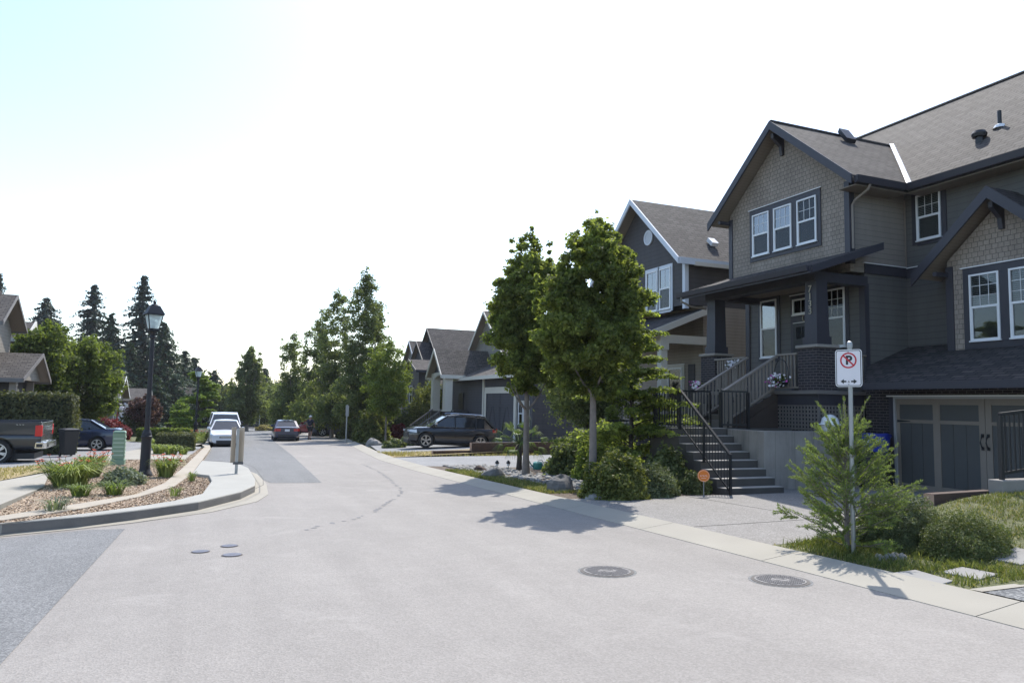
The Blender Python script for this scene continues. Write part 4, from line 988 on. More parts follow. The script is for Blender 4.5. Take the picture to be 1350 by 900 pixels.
# ---------------------------------------------------------------- vegetation
L = {}
L['maple'] = leafmat('maple_leaf', (.06, .085, .03), (.22, .25, .085), .58)
L['maple_light'] = leafmat('light_maple_leaf', (.07, .105, .026), (.2, .24, .055), .36)
L['hornbeam'] = leafmat('hornbeam_leaf', (.06, .08, .042), (.165, .19, .09), .5)
L['katsura'] = leafmat('katsura_leaf', (.075, .105, .035), (.24, .28, .095), .6)
L['fir'] = leafmat('fir_needle', (.02, .036, .032), (.055, .08, .062), .12)
L['cedar'] = leafmat('cedar_foliage', (.02, .042, .024), (.055, .085, .045), .15)
L['green'] = leafmat('green_tree_leaf', (.05, .075, .024), (.15, .185, .05), .48)
L['lime'] = leafmat('lime_leaf', (.07, .12, .025), (.20, .26, .07), .38)
L['amber'] = leafmat('amber_green_leaf', (.05, .075, .022), (.19, .2, .065), .35)
L['hedge'] = leafmat('hedge_leaf', (.045, .052, .024), (.12, .125, .06), .25)
L['red'] = leafmat('red_shrub_leaf', (.06, .012, .016), (.2, .035, .045), .25)
L['plum'] = leafmat('plum_maple_leaf', (.05, .028, .03), (.16, .085, .08), .25)
L['spruce'] = leafmat('spruce_needle', (.075, .125, .042), (.25, .305, .11), .36)
L['juniper'] = leafmat('juniper_foliage', (.06, .082, .04), (.17, .195, .105), .25)
L['yew'] = leafmat('dwarf_pine_foliage', (.055, .08, .03), (.165, .185, .075), .25)
L['blade'] = leafmat('lily_blade', (.085, .125, .035), (.29, .33, .12), .4)
L['blade_dark'] = leafmat('dark_blade', (.06, .095, .032), (.2, .25, .09), .35)
L['sage'] = leafmat('sage_leaf', (.09, .115, .08), (.24, .27, .2), .25)
L['grass'] = leafmat('grass_blade', (.05, .085, .022), (.2, .21, .075), .3)
L['dry'] = leafmat('dry_grass_blade', (.16, .14, .06), (.36, .31, .16), .3)
M['flower_orange'] = L['flower_orange'] = plain('orange_petal', (.62, .1, .035), .6, .2)
M['flower_white'] = L['flower_white'] = plain('white_petal', (.75, .72, .76), .6, .05)
M['flower_pink'] = L['flower_pink'] = plain('magenta_petal', (.5, .07, .35), .6, .15)
L['palm'] = leafmat('palm_frond', (.04, .075, .022), (.15, .2, .06), .25)

def trunk_mesh(x, y, z, h, r, lean=(0, 0), limbs=None, mat='bark', parent=None, forks=0, top_r=.3):
    m = MB(); pts = []; rr = []
    for i in range(9):
        t = i/8; w = .04*r*10*math.sin(t*5+x)
        pts.append((x+lean[0]*t+w*.3, y+lean[1]*t+w*.2, z-.05+h*t)); rr.append(r*(1-(1-top_r)*t)*(1.35 if i == 0 else 1))
    m.tube(pts, rr, 10)
    for (t, az, ln, up) in (limbs or []):
        b = Vector(pts[int(t*8)]); q = [b]; rl = r*(1-.7*t)*.55
        for k in range(1, 5):
            s = k/4; q.append(b+Vector((math.cos(az)*ln*s*(1-.2*s), math.sin(az)*ln*s*(1-.2*s), ln*up*s*(.7+.4*s))))
        m.tube(q, [rl, rl*.8, rl*.6, rl*.4, rl*.15], 7)
    return m.build('trunk', M[mat], parent, smooth=True)

def crown_cards(name, o0, centres, radii, nleaf, size, mat, parent, asp=.45, up=.35, flat=.8, droop=.25, fill=.55):
    """leaf clumps: every clump is a loose ball of leaves, denser at its skin"""
    C = np.array(centres); Rr = np.array(radii); k = len(C)
    w = Rr**2; w = w/w.sum(); idx = rng.choice(k, nleaf, p=w)
    d = unit(rng.normal(size=(nleaf, 3))); rad = Rr[idx]*(fill+(1-fill)*rng.random(nleaf)**.5)*(1+.18*rng.normal(size=nleaf))
    off = d*rad[:, None]; off[:, 2] *= flat
    P = C[idx]+off
    Nn = unit(d*.7+rng.normal(size=(nleaf, 3))*.55+np.array([0, 0, up]))
    return cards(name, leaf_quads(P, Nn, size, asp, droop), mat, parent, o0)

def profile(kind, t):
    if kind == 'egg': return .42+.58*math.sin(min(1, t/.34)*math.pi/2) if t < .34 else max(0, 1-((t-.34)/.68)**2.)**.75
    if kind == 'cone': return max(0, min(1, t*5+.35))*(1-t)**.72
    if kind == 'round': return math.sqrt(max(0, 1-(2*t-1)**2))**.8
    if kind == 'column': return min(1, t*5+.5)*(1-t)**.42*(.82+.18*math.sin(t*9))
    if kind == 'dome': return math.sqrt(max(0, 1-t*t))
    return 1
def tree(name, label, cat, x, y, h, w, cb, kind, mat, nleaf, size, nclump=110, trunk_r=.09, bark='bark', group=None, cr=.11, spires=0, dep=1., lean=(0, 0), z=None, seed=1, twin=0, skirt=0, off=0):
    z0 = G(y) if z is None else z
    rr = random.Random(seed*17+3)
    t = thing(name, label, cat, (x, y, z0), group)
    o0 = (x, y, z0); C = []; Rd = []
    ch = h*(1-cb)
    nl2 = {'egg': 16, 'round': 15, 'column': 15, 'cone': 14}[kind]; nfill = int(nclump*.55); per = max(9, int((nclump-nfill)/nl2)); lob = [rr.uniform(.82, 1.12) for _ in range(7)]
    for i in range(nfill):
        while True:
            s = rr.random()
            if rr.random() < profile(kind, s)+.1: break
        az = rr.random()*6.283; rad = profile(kind, s)*w/2*lob[int(az/6.284*7)]; q = rad*math.sqrt(rr.uniform(.08, .9))
        c = cr*w*rr.uniform(.7, 1.3)*(.7+.5*profile(kind, s)); q = max(0, q-c*.6)
        C.append((x+lean[0]*s+off*s+math.cos(az)*q, y+lean[1]*s+math.sin(az)*q*dep, z0+h*cb+ch*s*.93)); Rd.append(c)
    # ascending leaders: leafy plumes that curve out and up and break the outline
    for i in range(nl2):
        az = i*2.4+rr.uniform(-.3, .3); top = rr.uniform(.5, .94) if i else 1.; b = rr.uniform(.0, .3)*top if kind != 'column' else rr.uniform(.0, .45)*top
        rt = profile(kind, min(.98, top*.9))*w/2*rr.uniform(.6, .98)*lob[int((az % 6.283)/6.284*7)] if i else .02*w
        for k in range(per):
            u = (k+.5)/per; s = b+(top-b)*u; q = rt*min(1, u*1.5)**.7
            C.append((x+lean[0]*s+off*s+math.cos(az)*q, y+lean[1]*s+math.sin(az)*q*dep, z0+h*cb+ch*s)); Rd.append(cr*w*(1.0-.55*u)*rr.uniform(.8, 1.15))
    limbs = [(rr.uniform(.35, .9), rr.random()*6.283, w*.32*rr.uniform(.6, 1.1), rr.uniform(.7, 1.4)) for _ in range(9)]
    th = h*(cb+.55*(1-cb))
    trunk_mesh(x, y, z0, th, trunk_r, lean, limbs, bark, t)
    if twin: trunk_mesh(x+.12, y-.1, z0, th*.8, trunk_r*.75, (twin, .3), limbs[:4], bark, t)
    crown_cards('crown', o0, C, Rd, nleaf, size, L[mat], t, fill=.15)
    return t

# the two street trees in front of the near house, and the row down the right side
x, y, h, w = (7.808,14.145,6.193,2.769)
tree('street_tree', 'tall leafy street tree, right one of the two maples beside the near house', 'tree', x, y, h*1.04, w*1.0, .34, 'egg', 'maple', 62000, .068, 520, .10, group='street trees on the right side', cr=.056, spires=12, seed=4)
x, y, h, w = (8.696,19.759,7.283,2.428)
tree('street_tree', 'tall dark street tree, left one of the two maples, beside the small palm', 'tree', x, y, h*1.03, w*1.22, .33, 'egg', 'maple', 56000, .076, 480, .10, group='street trees on the right side', cr=.06, spires=11, seed=9)
x, y, h, w = (13.542,25.465,4.999,4.705)
tree('shade_tree', 'low dark tree standing in shade between the two maples and the landing', 'tree', 13.0, 24.0, 4.6, 4.2, .33, 'round', 'hornbeam', 12000, .09, 110, .08, bark='bark_dark', cr=.15, seed=3, twin=.5)
def layered(name, label, x, y, h, w, mat, nleaf, size, seed, cb=.12, tiers=10, grp=None, cat='tree', zz=None):
    """open tree whose leaves hang in layered sprays along arching branches"""
    z0 = G(y) if zz is None else zz
    t = thing(name, label, cat, (x, y, z0), grp); rr = random.Random(seed); m = MB(); P = []
    m.tube([(x, y, z0-.1), (x+.05, y, z0+h*.4), (x-.04, y+.04, z0+h*.72), (x, y, z0+h*.95)], [.07, .05, .03, .008], 8)
    for i in range(tiers*5):
        s = cb+(1-cb)*rr.random(); az = rr.random()*6.283; ln = w*.5*(1.05-s*.75)*rr.uniform(.5, 1.12); b = Vector((x, y, z0+h*s*.9))
        q = [b+Vector((math.cos(az)*ln*u, math.sin(az)*ln*u, ln*(.5*u-.33*u*u))) for u in (0, .25, .5, .75, 1)]
        m.tube(q, [.018, .014, .01, .007, .003], 5, cap=False)
        for u in np.linspace(.2, 1.04, 9):
            c = b+Vector((math.cos(az)*ln*u, math.sin(az)*ln*u, ln*(.5*u-.33*u*u))); P.append((c, .07+.16*(1-abs(u-.6))*w/4))
    m.build('trunk', M['bark_dark'], t, smooth=True)
    crown_cards('crown', (x, y, z0), [p for p, _ in P], [r for _, r in P], nleaf, size, L[mat], t, up=.9, flat=.35, fill=.1, droop=.1, asp=.55)
    return t
layered('katsura_tree', 'light green layered tree reaching towards the near porch beside the black railing', 10.2, 16.5, 5.5, 4.2, 'katsura', 24000, .062, 5, tiers=18)

row = [((10.332,53.212,12.975,3.816), 21, 30000, .115, 'tallest narrow tree of the right row, grey trunk beside the far sign pole', .18),
       ((9.6,61.254,12.746,4.146), 22, 25000, .12, 'narrow dark street tree left of the tallest one in the right row', .14),
       ((9.228,68.885,11.037,3.863), 23, 19000, .13, 'narrow street tree behind the walking person, lower than the two before it', .12),
       ((7.968,76.641,10.658,3.945), 24, 18000, .14, 'last narrow tree of the right row, above the dark sedan', .08),
       ((12.278,56.91,10.996,2.352), 25, 12000, .12, 'slim spire of a tree rising behind the tallest street tree on its right', .2)]
for (x, y, h, w), sd, nl, sz, lab, cb in row:
    tree('columnar_tree', lab, 'tree', x, y, h, w*1.7, cb*.4, 'column', 'hornbeam', nl, sz, 260, .14, group='narrow trees of the right row', cr=.075, spires=14, seed=sd)
x, y, h, w = (11.086,48.307,7.322,3.812)
tree('street_tree', 'yellow green young maple with thin stem in front of the dark narrow trees', 'tree', x, y, h, w, .24, 'egg', 'maple_light', 24000, .095, 260, .07, group='street trees on the right side', cr=.085, spires=9, seed=31)
x, y, h, w = (14.389,51.241,4.448,3.906)
tree('bushy_tree', 'broad amber tipped bushy tree in front of the gable porch house', 'tree', x+1.5, y+3, h*1.08, w*1.1, .1, 'round', 'amber', 16000, .1, 150, .07, bark='bark_dark', cr=.13, spires=4, seed=33)
x, y, h, w = (4.488,90.29,10.145,5.073)
tree('conical_tree', 'conical street tree standing alone at the far end of the street', 'tree', x, y, h, w*1.4, .10, 'cone', 'hornbeam', 26000, .18, 240, .2, cr=.09, spires=12, seed=35)
for (px, w, h, lab, sd) in ((((8.51,116.0,-2.11)[0]), 6.5, 7.6, 'dark round tree in front of the long grey house at the far end', 36), (((3.5,119.0,-2.24)[0]), 6, 6.8, 'dark round tree left of the conical tree at the far end', 37), (((10.25,108.0,-1.84)[0]), 5.5, 7.2, 'round tree between the dark sedan and the long grey house', 38)):
    tree('garden_tree', lab, 'tree', px, 116 if sd != 38 else 108, h, w, .08, 'round', 'hornbeam', 9000, .2, 120, .12, cr=.11, seed=sd)
# left side trees
x, y, h, w = (-8.512,48.0,7.192,3.934)
tree('garden_tree', 'big round green tree beside the brown shingled house on the left', 'tree', x, 48, h, w*1.2, .10, 'round', 'green', 30000, .13, 260, .16, bark='bark_dark', cr=.085, spires=10, seed=41)
x, y, h, w = (-6.48,50.0,6.661,3.406)
tree('garden_tree', 'green tree with sunlit right edge, the one nearer the first lamp post', 'tree', x, 50, h, w*1.42, .12, 'round', 'green', 26000, .13, 220, .14, bark='bark_dark', cr=.09, spires=9, seed=42)
layered('garden_tree', 'small lime green layered tree behind the second lamp post', (-0.35,59.22)[0]-.2, 62, 5.6, 5.2, 'lime', 16000, .12, 43, tiers=10)
x, y, h, w = (-2.062,70.0,3.362,1.581)
tree('garden_tree', 'small yellow green tree left of the layered lime tree', 'tree', x, 72, h, w*1.3, .1, 'egg', 'lime', 5000, .14, 70, .06, cr=.16, seed=44)
x, y, h, w = (-4.333,64.0,3.459,2.727)
tree('japanese_maple', 'plum brown round maple behind the first lamp post', 'tree', x, 64, h, w, .08, 'round', 'plum', 14000, .12, 140, .08, bark='bark_dark', cr=.1, seed=45)

def conifer(label, x, y, h, w, mat, seed, nb=26, cb=.05, z=None, name='fir_tree', card=.8, gap=0.):
    """trunk with whorls of drooping branches carrying flat sprays"""
    z0 = G(y) if z is None else z; rr = random.Random(seed)
    t = thing(name, label, 'tree', (x, y, z0), 'dark conifers on the skyline')
    m = MB(); m.tube([(x, y, z0-.2), (x, y, z0+h*.5), (x, y, z0+h*.985)], [h*.012, h*.007, .03], 8); m.build('trunk', M['bark_dark'], t, smooth=True)
    P = []; Nn = []; S = []
    for i in range(nb):
        s = cb+(1-cb)*(i+rr.random())/nb
        if rr.random() < gap: continue
        k = rr.randint(3, 5); ln0 = w*.5*(1-s)**.8*(1+.22*math.sin(i*2.1+seed)*rr.random())+.3
        a0 = rr.random()*6.283
        for j in range(k):
            az = a0+6.283*j/k+rr.uniform(-.5, .5); ln = ln0*rr.uniform(.5, 1.15)
            for u in np.linspace(.06, 1, max(3, int(ln/(card*.32)))):
                px = x+math.cos(az)*ln*u; py = y+math.sin(az)*ln*u; pz = z0+h*s+ln*(.25*u*(1-s)-.45*u*u*(1-.6*s))+.12*rr.uniform(-1, 1)
                for _ in range(3): P.append((px+rr.uniform(-.4, .4)*card, py+rr.uniform(-.4, .4)*card, pz-rr.random()*card*.5)); Nn.append((math.cos(az)*.3+rr.uniform(-.8, .8), math.sin(az)*.3+rr.uniform(-.8, .8), .8)); S.append(card*(1.0-.5*u)*rr.uniform(.6, 1.2))
    P = np.array(P); Nn = unit(np.array(Nn)); V = leaf_quads(P, Nn, np.array(S), .42, .45)
    cards('crown', V, L[mat], t, (x, y, z0))
FARF = [((-26.802,150.0,21.752,9.636), 'fir', 'broad dark fir behind the big round garden tree', 51, .0),
        ((-18.272,140.0,23.291,6.902), 'fir', 'pointed dark fir right of the broad one, with open upper branches', 52, .10),
        ((-14.844,135.0,17.959,5.949), 'cedar', 'dense dark conifer just left of the tall thin fir', 53, 0),
        ((-10.434,135.0,24.73,8.334), 'fir', 'tallest thin fir with ragged open branches behind the first lamp', 54, .18),
        ((-6.787,130.0,16.593,6.6), 'cedar', 'bluish conifer just right of the first lamp post', 55, .06),
        ((-3.67,135.0,12.373,5.114), 'cedar', 'conifer between the bluish one and the second lamp', 56, 0),
        ((1.147,140.0,9.522,5.102), 'cedar', 'small dark conifer right of the second lamp', 57, 0),
        ((-31.975,140.0,24.292,4.41), 'fir', 'fir cut by the left edge of the picture', 58, .1),
        ((10.362,150.0,10.643,3.541), 'cedar', 'small round topped conifer right of the conical street tree', 59, 0),
        ((-11.315,128.0,12.873,4.965), 'cedar', 'low dark conifer below the tall thin fir', 60, 0),
        ((-2.178,140.0,11.803,3.728), 'cedar', 'slim green conifer directly behind the second lamp', 61, 0)]
FARF += [((-10.8,112.0,7.918,4.111), 'cedar', 'short dark conifer left of the first lamp post, behind the garden tree', 62, 0), ((-6.703,114.0,7.227,3.612), 'cedar', 'short dark conifer hidden behind the first lamp post', 63, 0),
         ((-4.184,116.0,7.738,3.712), 'cedar', 'short dark conifer above the layered lime tree', 64, 0), ((-0.528,118.0,7.068,4.273), 'cedar', 'short dark conifer right of the second lamp, above the white van', 65, 0), ((2.563,119.0,6.521,3.437), 'cedar', 'lowest dark conifer touching the conical street tree', 66, 0)]
for (x, y, h, w), mt, lab, sd, gp in FARF:
    conifer(lab, x, y, h, w*(2.0 if 'tallest thin' in lab else 2.6), mt, sd, nb=int(h*3.4), card=.62, gap=gp)
# a far wood that reads as one mass
C = []; Rd = []; rw = random.Random(77)
for i in range(150):
    px = -130+i*1.7+rw.uniform(-2, 2); y = rw.uniform(165, 185); hh = rw.uniform(6, 11)*(1.15 if px < 0 else .95)
    for k in range(4): C.append((px+rw.uniform(-2, 2), y, -3+hh*(k+1)/4.2)); Rd.append(2.3-.35*k)
o = crown_cards('far_woodland', (0, 170, -3), C, Rd, 30000, .6, L['cedar'], None); tag(o, kind='stuff')

# ---------------------------------------------------------------- shrubs
def shrub(name, label, x, y, w, h, mat, nleaf, size, seed=1, d=None, group=None, nclump=40, cat='shrub', z=None, base=0., cr=.16, up=.6, asp=.6, fill=.5):
    z0 = (G(y)+.05) if z is None else z; d = d or w; rr = random.Random(seed)
    t = thing(name, label, cat, (x, y, z0), group)
    m = MB()
    for k in range(6):
        az = k*1.05; m.tube([(x+.03*math.cos(az), y+.03*math.sin(az), z0-.05), (x+math.cos(az)*w*.15, y+math.sin(az)*d*.15, z0+base+h*.35), (x+math.cos(az)*w*.25, y+math.sin(az)*d*.25, z0+base+h*.6)], [.022, .015, .005], 6)
    m.build('stem', M['bark_dark'], t)
    n = int(nleaf*1.5); dr = unit(rng.normal(size=(n, 3))*np.array([1, 1, .8])); dr[:, 2] = np.abs(dr[:, 2])-.12*rng.random(n); dr = unit(dr)
    ph = [rr.uniform(0, 6.28) for _ in range(6)]
    bmp = .09*np.sin(dr[:, 0]*7+ph[0])*np.sin(dr[:, 1]*7+ph[1])+.07*np.sin(dr[:, 2]*9+ph[2]+dr[:, 0]*5)+.05*np.sin(dr[:, 1]*17+ph[3])*np.sin(dr[:, 0]*15+ph[4])+.04*np.sin(dr[:, 2]*23+dr[:, 1]*19+ph[5])
    rad = (1-.38*rng.random(n)**1.6)*(.92+bmp)+.05*np.abs(rng.normal(size=n))*(rng.random(n) < .3)
    P = np.stack([x+dr[:, 0]*rad*w/2, y+dr[:, 1]*rad*d/2, z0+base+np.maximum(.01, dr[:, 2]*rad*h+.02*h)], 1)
    Nn = unit(dr*.6+rng.normal(size=(n, 3))*.6+np.array([0, 0, up*.5]))
    cards('foliage', leaf_quads(P, Nn, size, asp, .1), L[mat], t, (x, y, z0)); return t
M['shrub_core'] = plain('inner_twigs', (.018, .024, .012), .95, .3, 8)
x, y = (7.95,6.55); shrub('round_shrub', 'rounded grey green juniper directly behind the sign post sapling', x+.3, y+.35, 1.05, .70, 'juniper', 17000, .021, 61, d=1.1, cat='shrub', group='round shrubs by the front walk', nclump=60, cr=.11, z=lawn_z(x+.3, y+.35)-.03, asp=.35)
x, y = (8.26,5.95); shrub('round_shrub', 'wide yellow green dwarf pine next to the stepping stones', x+.12, y+.16, 1.22, .56, 'yew', 19000, .02, 62, d=1.0, group='round shrubs by the front walk', nclump=70, cr=.1, z=G(y)+.06, asp=.32)
x, y = (7.92,13.05); shrub('shrub', 'loose olive green shrub at the foot of the right maple', x+.1, y+.5, 1.5, .95, 'amber', 7500, .045, 63, nclump=55, cr=.14)
x, y = (8.85,13.35); shrub('shrub', 'low rounded blue green shrub beside the driveway, nearest the orange sign', x+.1, y+.35, 1.35, .72, 'juniper', 9000, .03, 64, nclump=50, cr=.12)
shrub('shrub', 'dark shrub against the side of the concrete steps', 10.1, 14.75, 1.1, 1.0, 'yew', 4000, .055, 65, nclump=40)
shrub('shrub', 'small dark shrub just behind the orange round sign', 10.2, 13.75, .7, .5, 'yew', 1800, .05, 66, nclump=25)
shrub('shrub', 'tall mid green shrub below the layered tree', 10.2, 17.6, 1.9, 1.5, 'katsura', 6000, .06, 67, nclump=60)
shrub('shrub', 'broad dark shrub along the wall between the shade tree and the layered tree', 10.3, 19.4, 2.2, 1.3, 'hornbeam', 4000, .08, 68, nclump=50)
# right verge, farther down
for px, py, w, h, mat, n, lab in ((545, 590, 1.6, .75, 'juniper', 2600, 'low grey green shrub at the foot of the amber bushy tree'), (520, 592, 1.3, .5, 'yew', 2000, 'low shrub by the pale stones near the third driveway'),
        (562, 585, 1.3, 1.35, 'hedge', 2200, 'small conical shrub right beside the parked SUV'), (525, 580, 1.6, 1.2, 'red', 2400, 'dark red shrub left of the parked SUV'),
        (490, 583, 2.6, 2.3, 'amber', 4000, 'tall orange tipped shrub behind the far sign pole'), (463, 579, 1.8, 1.9, 'hedge', 2500, 'dark shrub between the far sign pole and the grey trunk'),
        (425, 573, 2.2, 1.2, 'lime', 2200, 'yellow green shrub right of the walking person'), (455, 577, 1.3, .8, 'hedge', 1500, 'low dark shrub in front of the parked grey SUV'),
        (392, 566, 3.0, 2.2, 'hedge', 2500, 'dark shrub beyond the dark sedan on its right'), (350, 565, 2.4, .7, 'dry', 1500, 'dry grass mound at the far end of the road'), (361, 563, 1.4, 1.0, 'lime', 1200, 'yellowish shrub by the far grey house'),
        (505, 575, 3.2, 2.0, 'maple', 4000, 'dark green shrub mass behind the yellow green maple'), (535, 570, 3.5, 2.4, 'hornbeam', 4000, 'dark hedge-like shrub in front of the porch steps of the slate house')):
    (x, y) = {545: (10.95,40.7), 520: (9.42,38.85), 562: (13.41,46.65), 525: (13.58,54.89), 490: (10.51,49.88), 463: (10.42,56.97), 425: (9.98,68.92), 455: (10.32,59.04), 392: (9.74,86.64), 350: (6.78,93.17), 361: (8.2,98.82), 505: (12.87,56.89), 535: (14.66,56.84)}[px]
    shrub('shrub', lab, x, y, w, h, mat, n, .12 if y > 45 else .08, px, nclump=35)
# left side shrubs
x, y = (-8.55,48.69)
t = thing('clipped_hedge', 'dense clipped boxy hedge behind the pickup truck', 'hedge', (-7.5, 35.4, -.75))
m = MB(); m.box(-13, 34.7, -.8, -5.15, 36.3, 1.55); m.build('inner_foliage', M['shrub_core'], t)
P = []; Nn = []
for _ in range(15000):
    f = rng.random()
    if f < .62: p = (rng.uniform(-13, -5.0), 34.62+rng.normal()*.05, rng.uniform(-.75, 1.68)); n = (0, -1, .4)
    elif f < .82: p = (rng.uniform(-13, -5.0), rng.uniform(34.6, 36.4), 1.66+rng.normal()*.06); n = (0, 0, 1)
    else: p = (-5.06+rng.normal()*.06, rng.uniform(34.6, 36.4), rng.uniform(-.75, 1.68)); n = (1, 0, .4)
    P.append(p); Nn.append(n)
P = np.array(P); P += .06*np.sin(P[:, [2, 0, 1]]*3.1); Nn = unit(np.array(Nn, float)+rng.normal(size=(len(P), 3))*.6)
cards('foliage', leaf_quads(P, Nn, .085, .6), L['hedge'], t, (-7.5, 35.4, -.75))
x, y = (-5.14,52.5); shrub('shrub', 'round dark red shrub behind the trunk of the blue sedan', x-.9, y+2, 3.3, 1.45, 'red', 6000, .11, 71, nclump=70)
x, y = (-5.02,61.3); t = shrub('shrub', 'shrub with white blossom left of the plum brown maple', x, y+3, 2.6, 2.5, 'hedge', 3500, .14, 72, nclump=45)
P = [(x+rnd.uniform(-1.1, 1.1), y+2.2+rnd.random()*.5, G(y)+rnd.uniform(1.0, 2.5)) for _ in range(420)]
P = np.array(P); o0 = tuple(ORIG[t.name]); cards('blossom', leaf_quads(P, unit(rng.normal(size=(420, 3))+np.array([0, -1, .5])), .1, .8), M['flower_white'], t, o0)
def boxhedge(label, x0, x1, y0, y1, h, mat='hedge', n=5000, sz=.07):
    zc = G((y0+y1)/2)+.08; o0 = ((x0+x1)/2, (y0+y1)/2, zc)
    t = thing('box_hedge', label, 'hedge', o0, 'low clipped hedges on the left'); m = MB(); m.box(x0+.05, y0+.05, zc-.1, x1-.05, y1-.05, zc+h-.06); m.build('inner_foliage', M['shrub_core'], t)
    P = []; Nn = []
    for _ in range(n):
        f = rng.random()
        if f < .5: P.append((rng.uniform(x0, x1), y0+rng.normal()*.03, zc+h*rng.random())); Nn.append((0, -1, .4))
        elif f < .8: P.append((rng.uniform(x0, x1), rng.uniform(y0, y1), zc+h+rng.normal()*.03)); Nn.append((0, 0, 1))
        else: P.append((x1+rng.normal()*.03, rng.uniform(y0, y1), zc+h*rng.random())); Nn.append((1, 0, .4))
    P = np.array(P); cards('foliage', leaf_quads(P, unit(np.array(Nn, float)+rng.normal(size=(n, 3))*.6), sz, .6), L[mat], t, o0)
x0 = (-2.11,36.46); x1 = (-0.18,36.12)
boxhedge('low clipped hedge beside the second lamp post', x0[0]+.1, x1[0]-.25, x0[1]+.8, x0[1]+3.2, .72)
x0 = (-3.78,48.25); boxhedge('low clipped hedge behind the first lamp post, farther back', x0[0], x0[0]+3.0, x0[1]+2, x0[1]+3.6, .75, 'green', 4000, .1)

def blades(name, label, x, y, n, h, spread, mat, flowers=0, w=.014, group=None, z=None, cat='plant', seed=1, fmat='flower_orange', frise=.84):
    """clump of arching strap leaves; flower stalks rise above it"""
    z0 = G(y)+.09 if z is None else z; o0 = (x, y, z0); t = thing(name, label, cat, o0, group); V = []
    for i in range(n):
        az = rng.random()*6.283; r0 = spread*.35*rng.random()**.5; ln = h*rng.uniform(.75, 1.35); sp = spread*rng.uniform(.2, .95)
        bx, by = x+math.cos(az)*r0, y+math.sin(az)*r0; pr = []
        ww = w*rng.uniform(.7, 1.3); az2 = az+rng.normal()*.5
        for u in (0, .4, .75, 1.): pr.append(np.array([bx+math.cos(az2)*sp*u**1.4, by+math.sin(az2)*sp*u**1.4, z0+ln*(1.75*u-1.25*u*u)]))
        sd = np.array([-math.sin(az2), math.cos(az2), 0])*ww
        for k, (wa, wb) in enumerate(((.8, 1), (1, .75), (.75, .12))): V.append([pr[k]-sd*wa, pr[k]+sd*wa, pr[k+1]+sd*wb, pr[k+1]-sd*wb])
    cards('leaves', np.array(V), L[mat], t, o0)
    if flowers:
        m = MB()
        for i in range(flowers):
            f = MB()
            az = rng.random()*6.283; q = spread*.8*rng.random()**.5; a = (x+math.cos(az)*q*.4, y+math.sin(az)*q*.4, z0); b = (x+math.cos(az)*q, y+math.sin(az)*q, z0+h*frise*rng.uniform(.75, 1.2))
            m.tube([a, b], .005, 5)
            for k in range(5):
                th = k*1.257; d = Vector((math.cos(th), math.sin(th), .45))*.055; e = Vector((-math.sin(th), math.cos(th), 0))*.022; bb = Vector(b)
                f.face([bb, bb+d*.6-e, bb+d, bb+d*.6+e])
            idx = len(f.v)//4; f.f = [(0, 1, 2, 3)]+[(0,)+tuple(4*q+k for k in (1, 2, 3)) for q in range(1, idx)]; f._build('flower', L[fmat], t)
        m.build('stalk', L[mat], t)
    return t
lg = 'day lilies in the corner bed'
x, y = (-2.67,18.81); blades('day_lily', 'largest orange day lily clump, nearest the sidewalk', x, y, 430, .66, .92, 'blade', 28, .014, lg)
x, y = (-2.59,21.44); blades('day_lily', 'orange day lily clump just left of the green utility box', x, y, 240, .66, .55, 'blade', 22, .014, lg)
x, y = (-0.99,20.76); blades('day_lily', 'orange day lily clump right of the first lamp post', x+.12, y+.2, 230, .58, .48, 'blade', 22, .013, lg)
x, y = (-2.14,16.46); blades('grass_tuft', 'green tuft in the mulch in front of the largest day lily', x, y, 130, .3, .42, 'blade_dark', 0, .01, 'green tufts in the mulch')
x, y = (-1.59,16.6); blades('grass_tuft', 'green tuft in the mulch below the grey leaved herb', x, y, 140, .33, .42, 'blade_dark', 0, .01, 'green tufts in the mulch')
x, y = (-1.63,18.91); shrub('herb', 'grey green loose herb between the utility box and the first lamp post', x, y, .95, .4, 'sage', 2200, .04, 75, cat='plant', z=G(y)+.09)
x, y = (-2.17,14.0); blades('grass_tuft', 'pale weedy tuft growing across the old kerb strip', x, y, 80, .28, .4, 'sage', 0, .008, 'green tufts in the mulch')
x, y = (-0.23,19.36); blades('grass_tuft', 'tiny weed in the small mulch bed behind the board sign', x, y, 40, .3, .2, 'blade_dark', 0, .008, 'green tufts in the mulch')
x, y = (-0.46,15.81); blades('grass_tuft', 'tiny weed by the old kerb strip near the first lamp post', x, y, 40, .25, .25, 'blade_dark', 0, .008, 'green tufts in the mulch')
for px, py, n, h, s, lab, fl in ((204, 0, 160, .55, .8, 'green strap leaf tuft left of the low clipped hedge', 0), (215, 0, 120, .5, .55, 'small green tuft on the walk edge beside the first lamp post', 0), (226, 0, 120, .5, .6, 'small pale green tuft between lamp post and hedge', 0), (240, 0, 220, .75, 1.1, 'wide yellow green tuft in front of the low clipped hedge', 0), (241, 1, 60, .4, .4, 'tiny green tuft nearest the road on the walk edge', 0), (268, 0, 200, .8, .8, 'tuft with red flowers right beside the white sedan', 34)):
    (x, y) = {(204, 0): (-2.22,40.54), (215, 0): (-1.69,33.68), (226, 0): (-1.21,32.97), (240, 0): (-0.86,39.45), (241, 1): (-0.76,32.88), (268, 0): (-0.18,46.64)}[(px, py)]
    blades('strap_plant', lab, x, y, n, h, s, 'blade', fl, .02, 'strap leaved plants along the left walk')

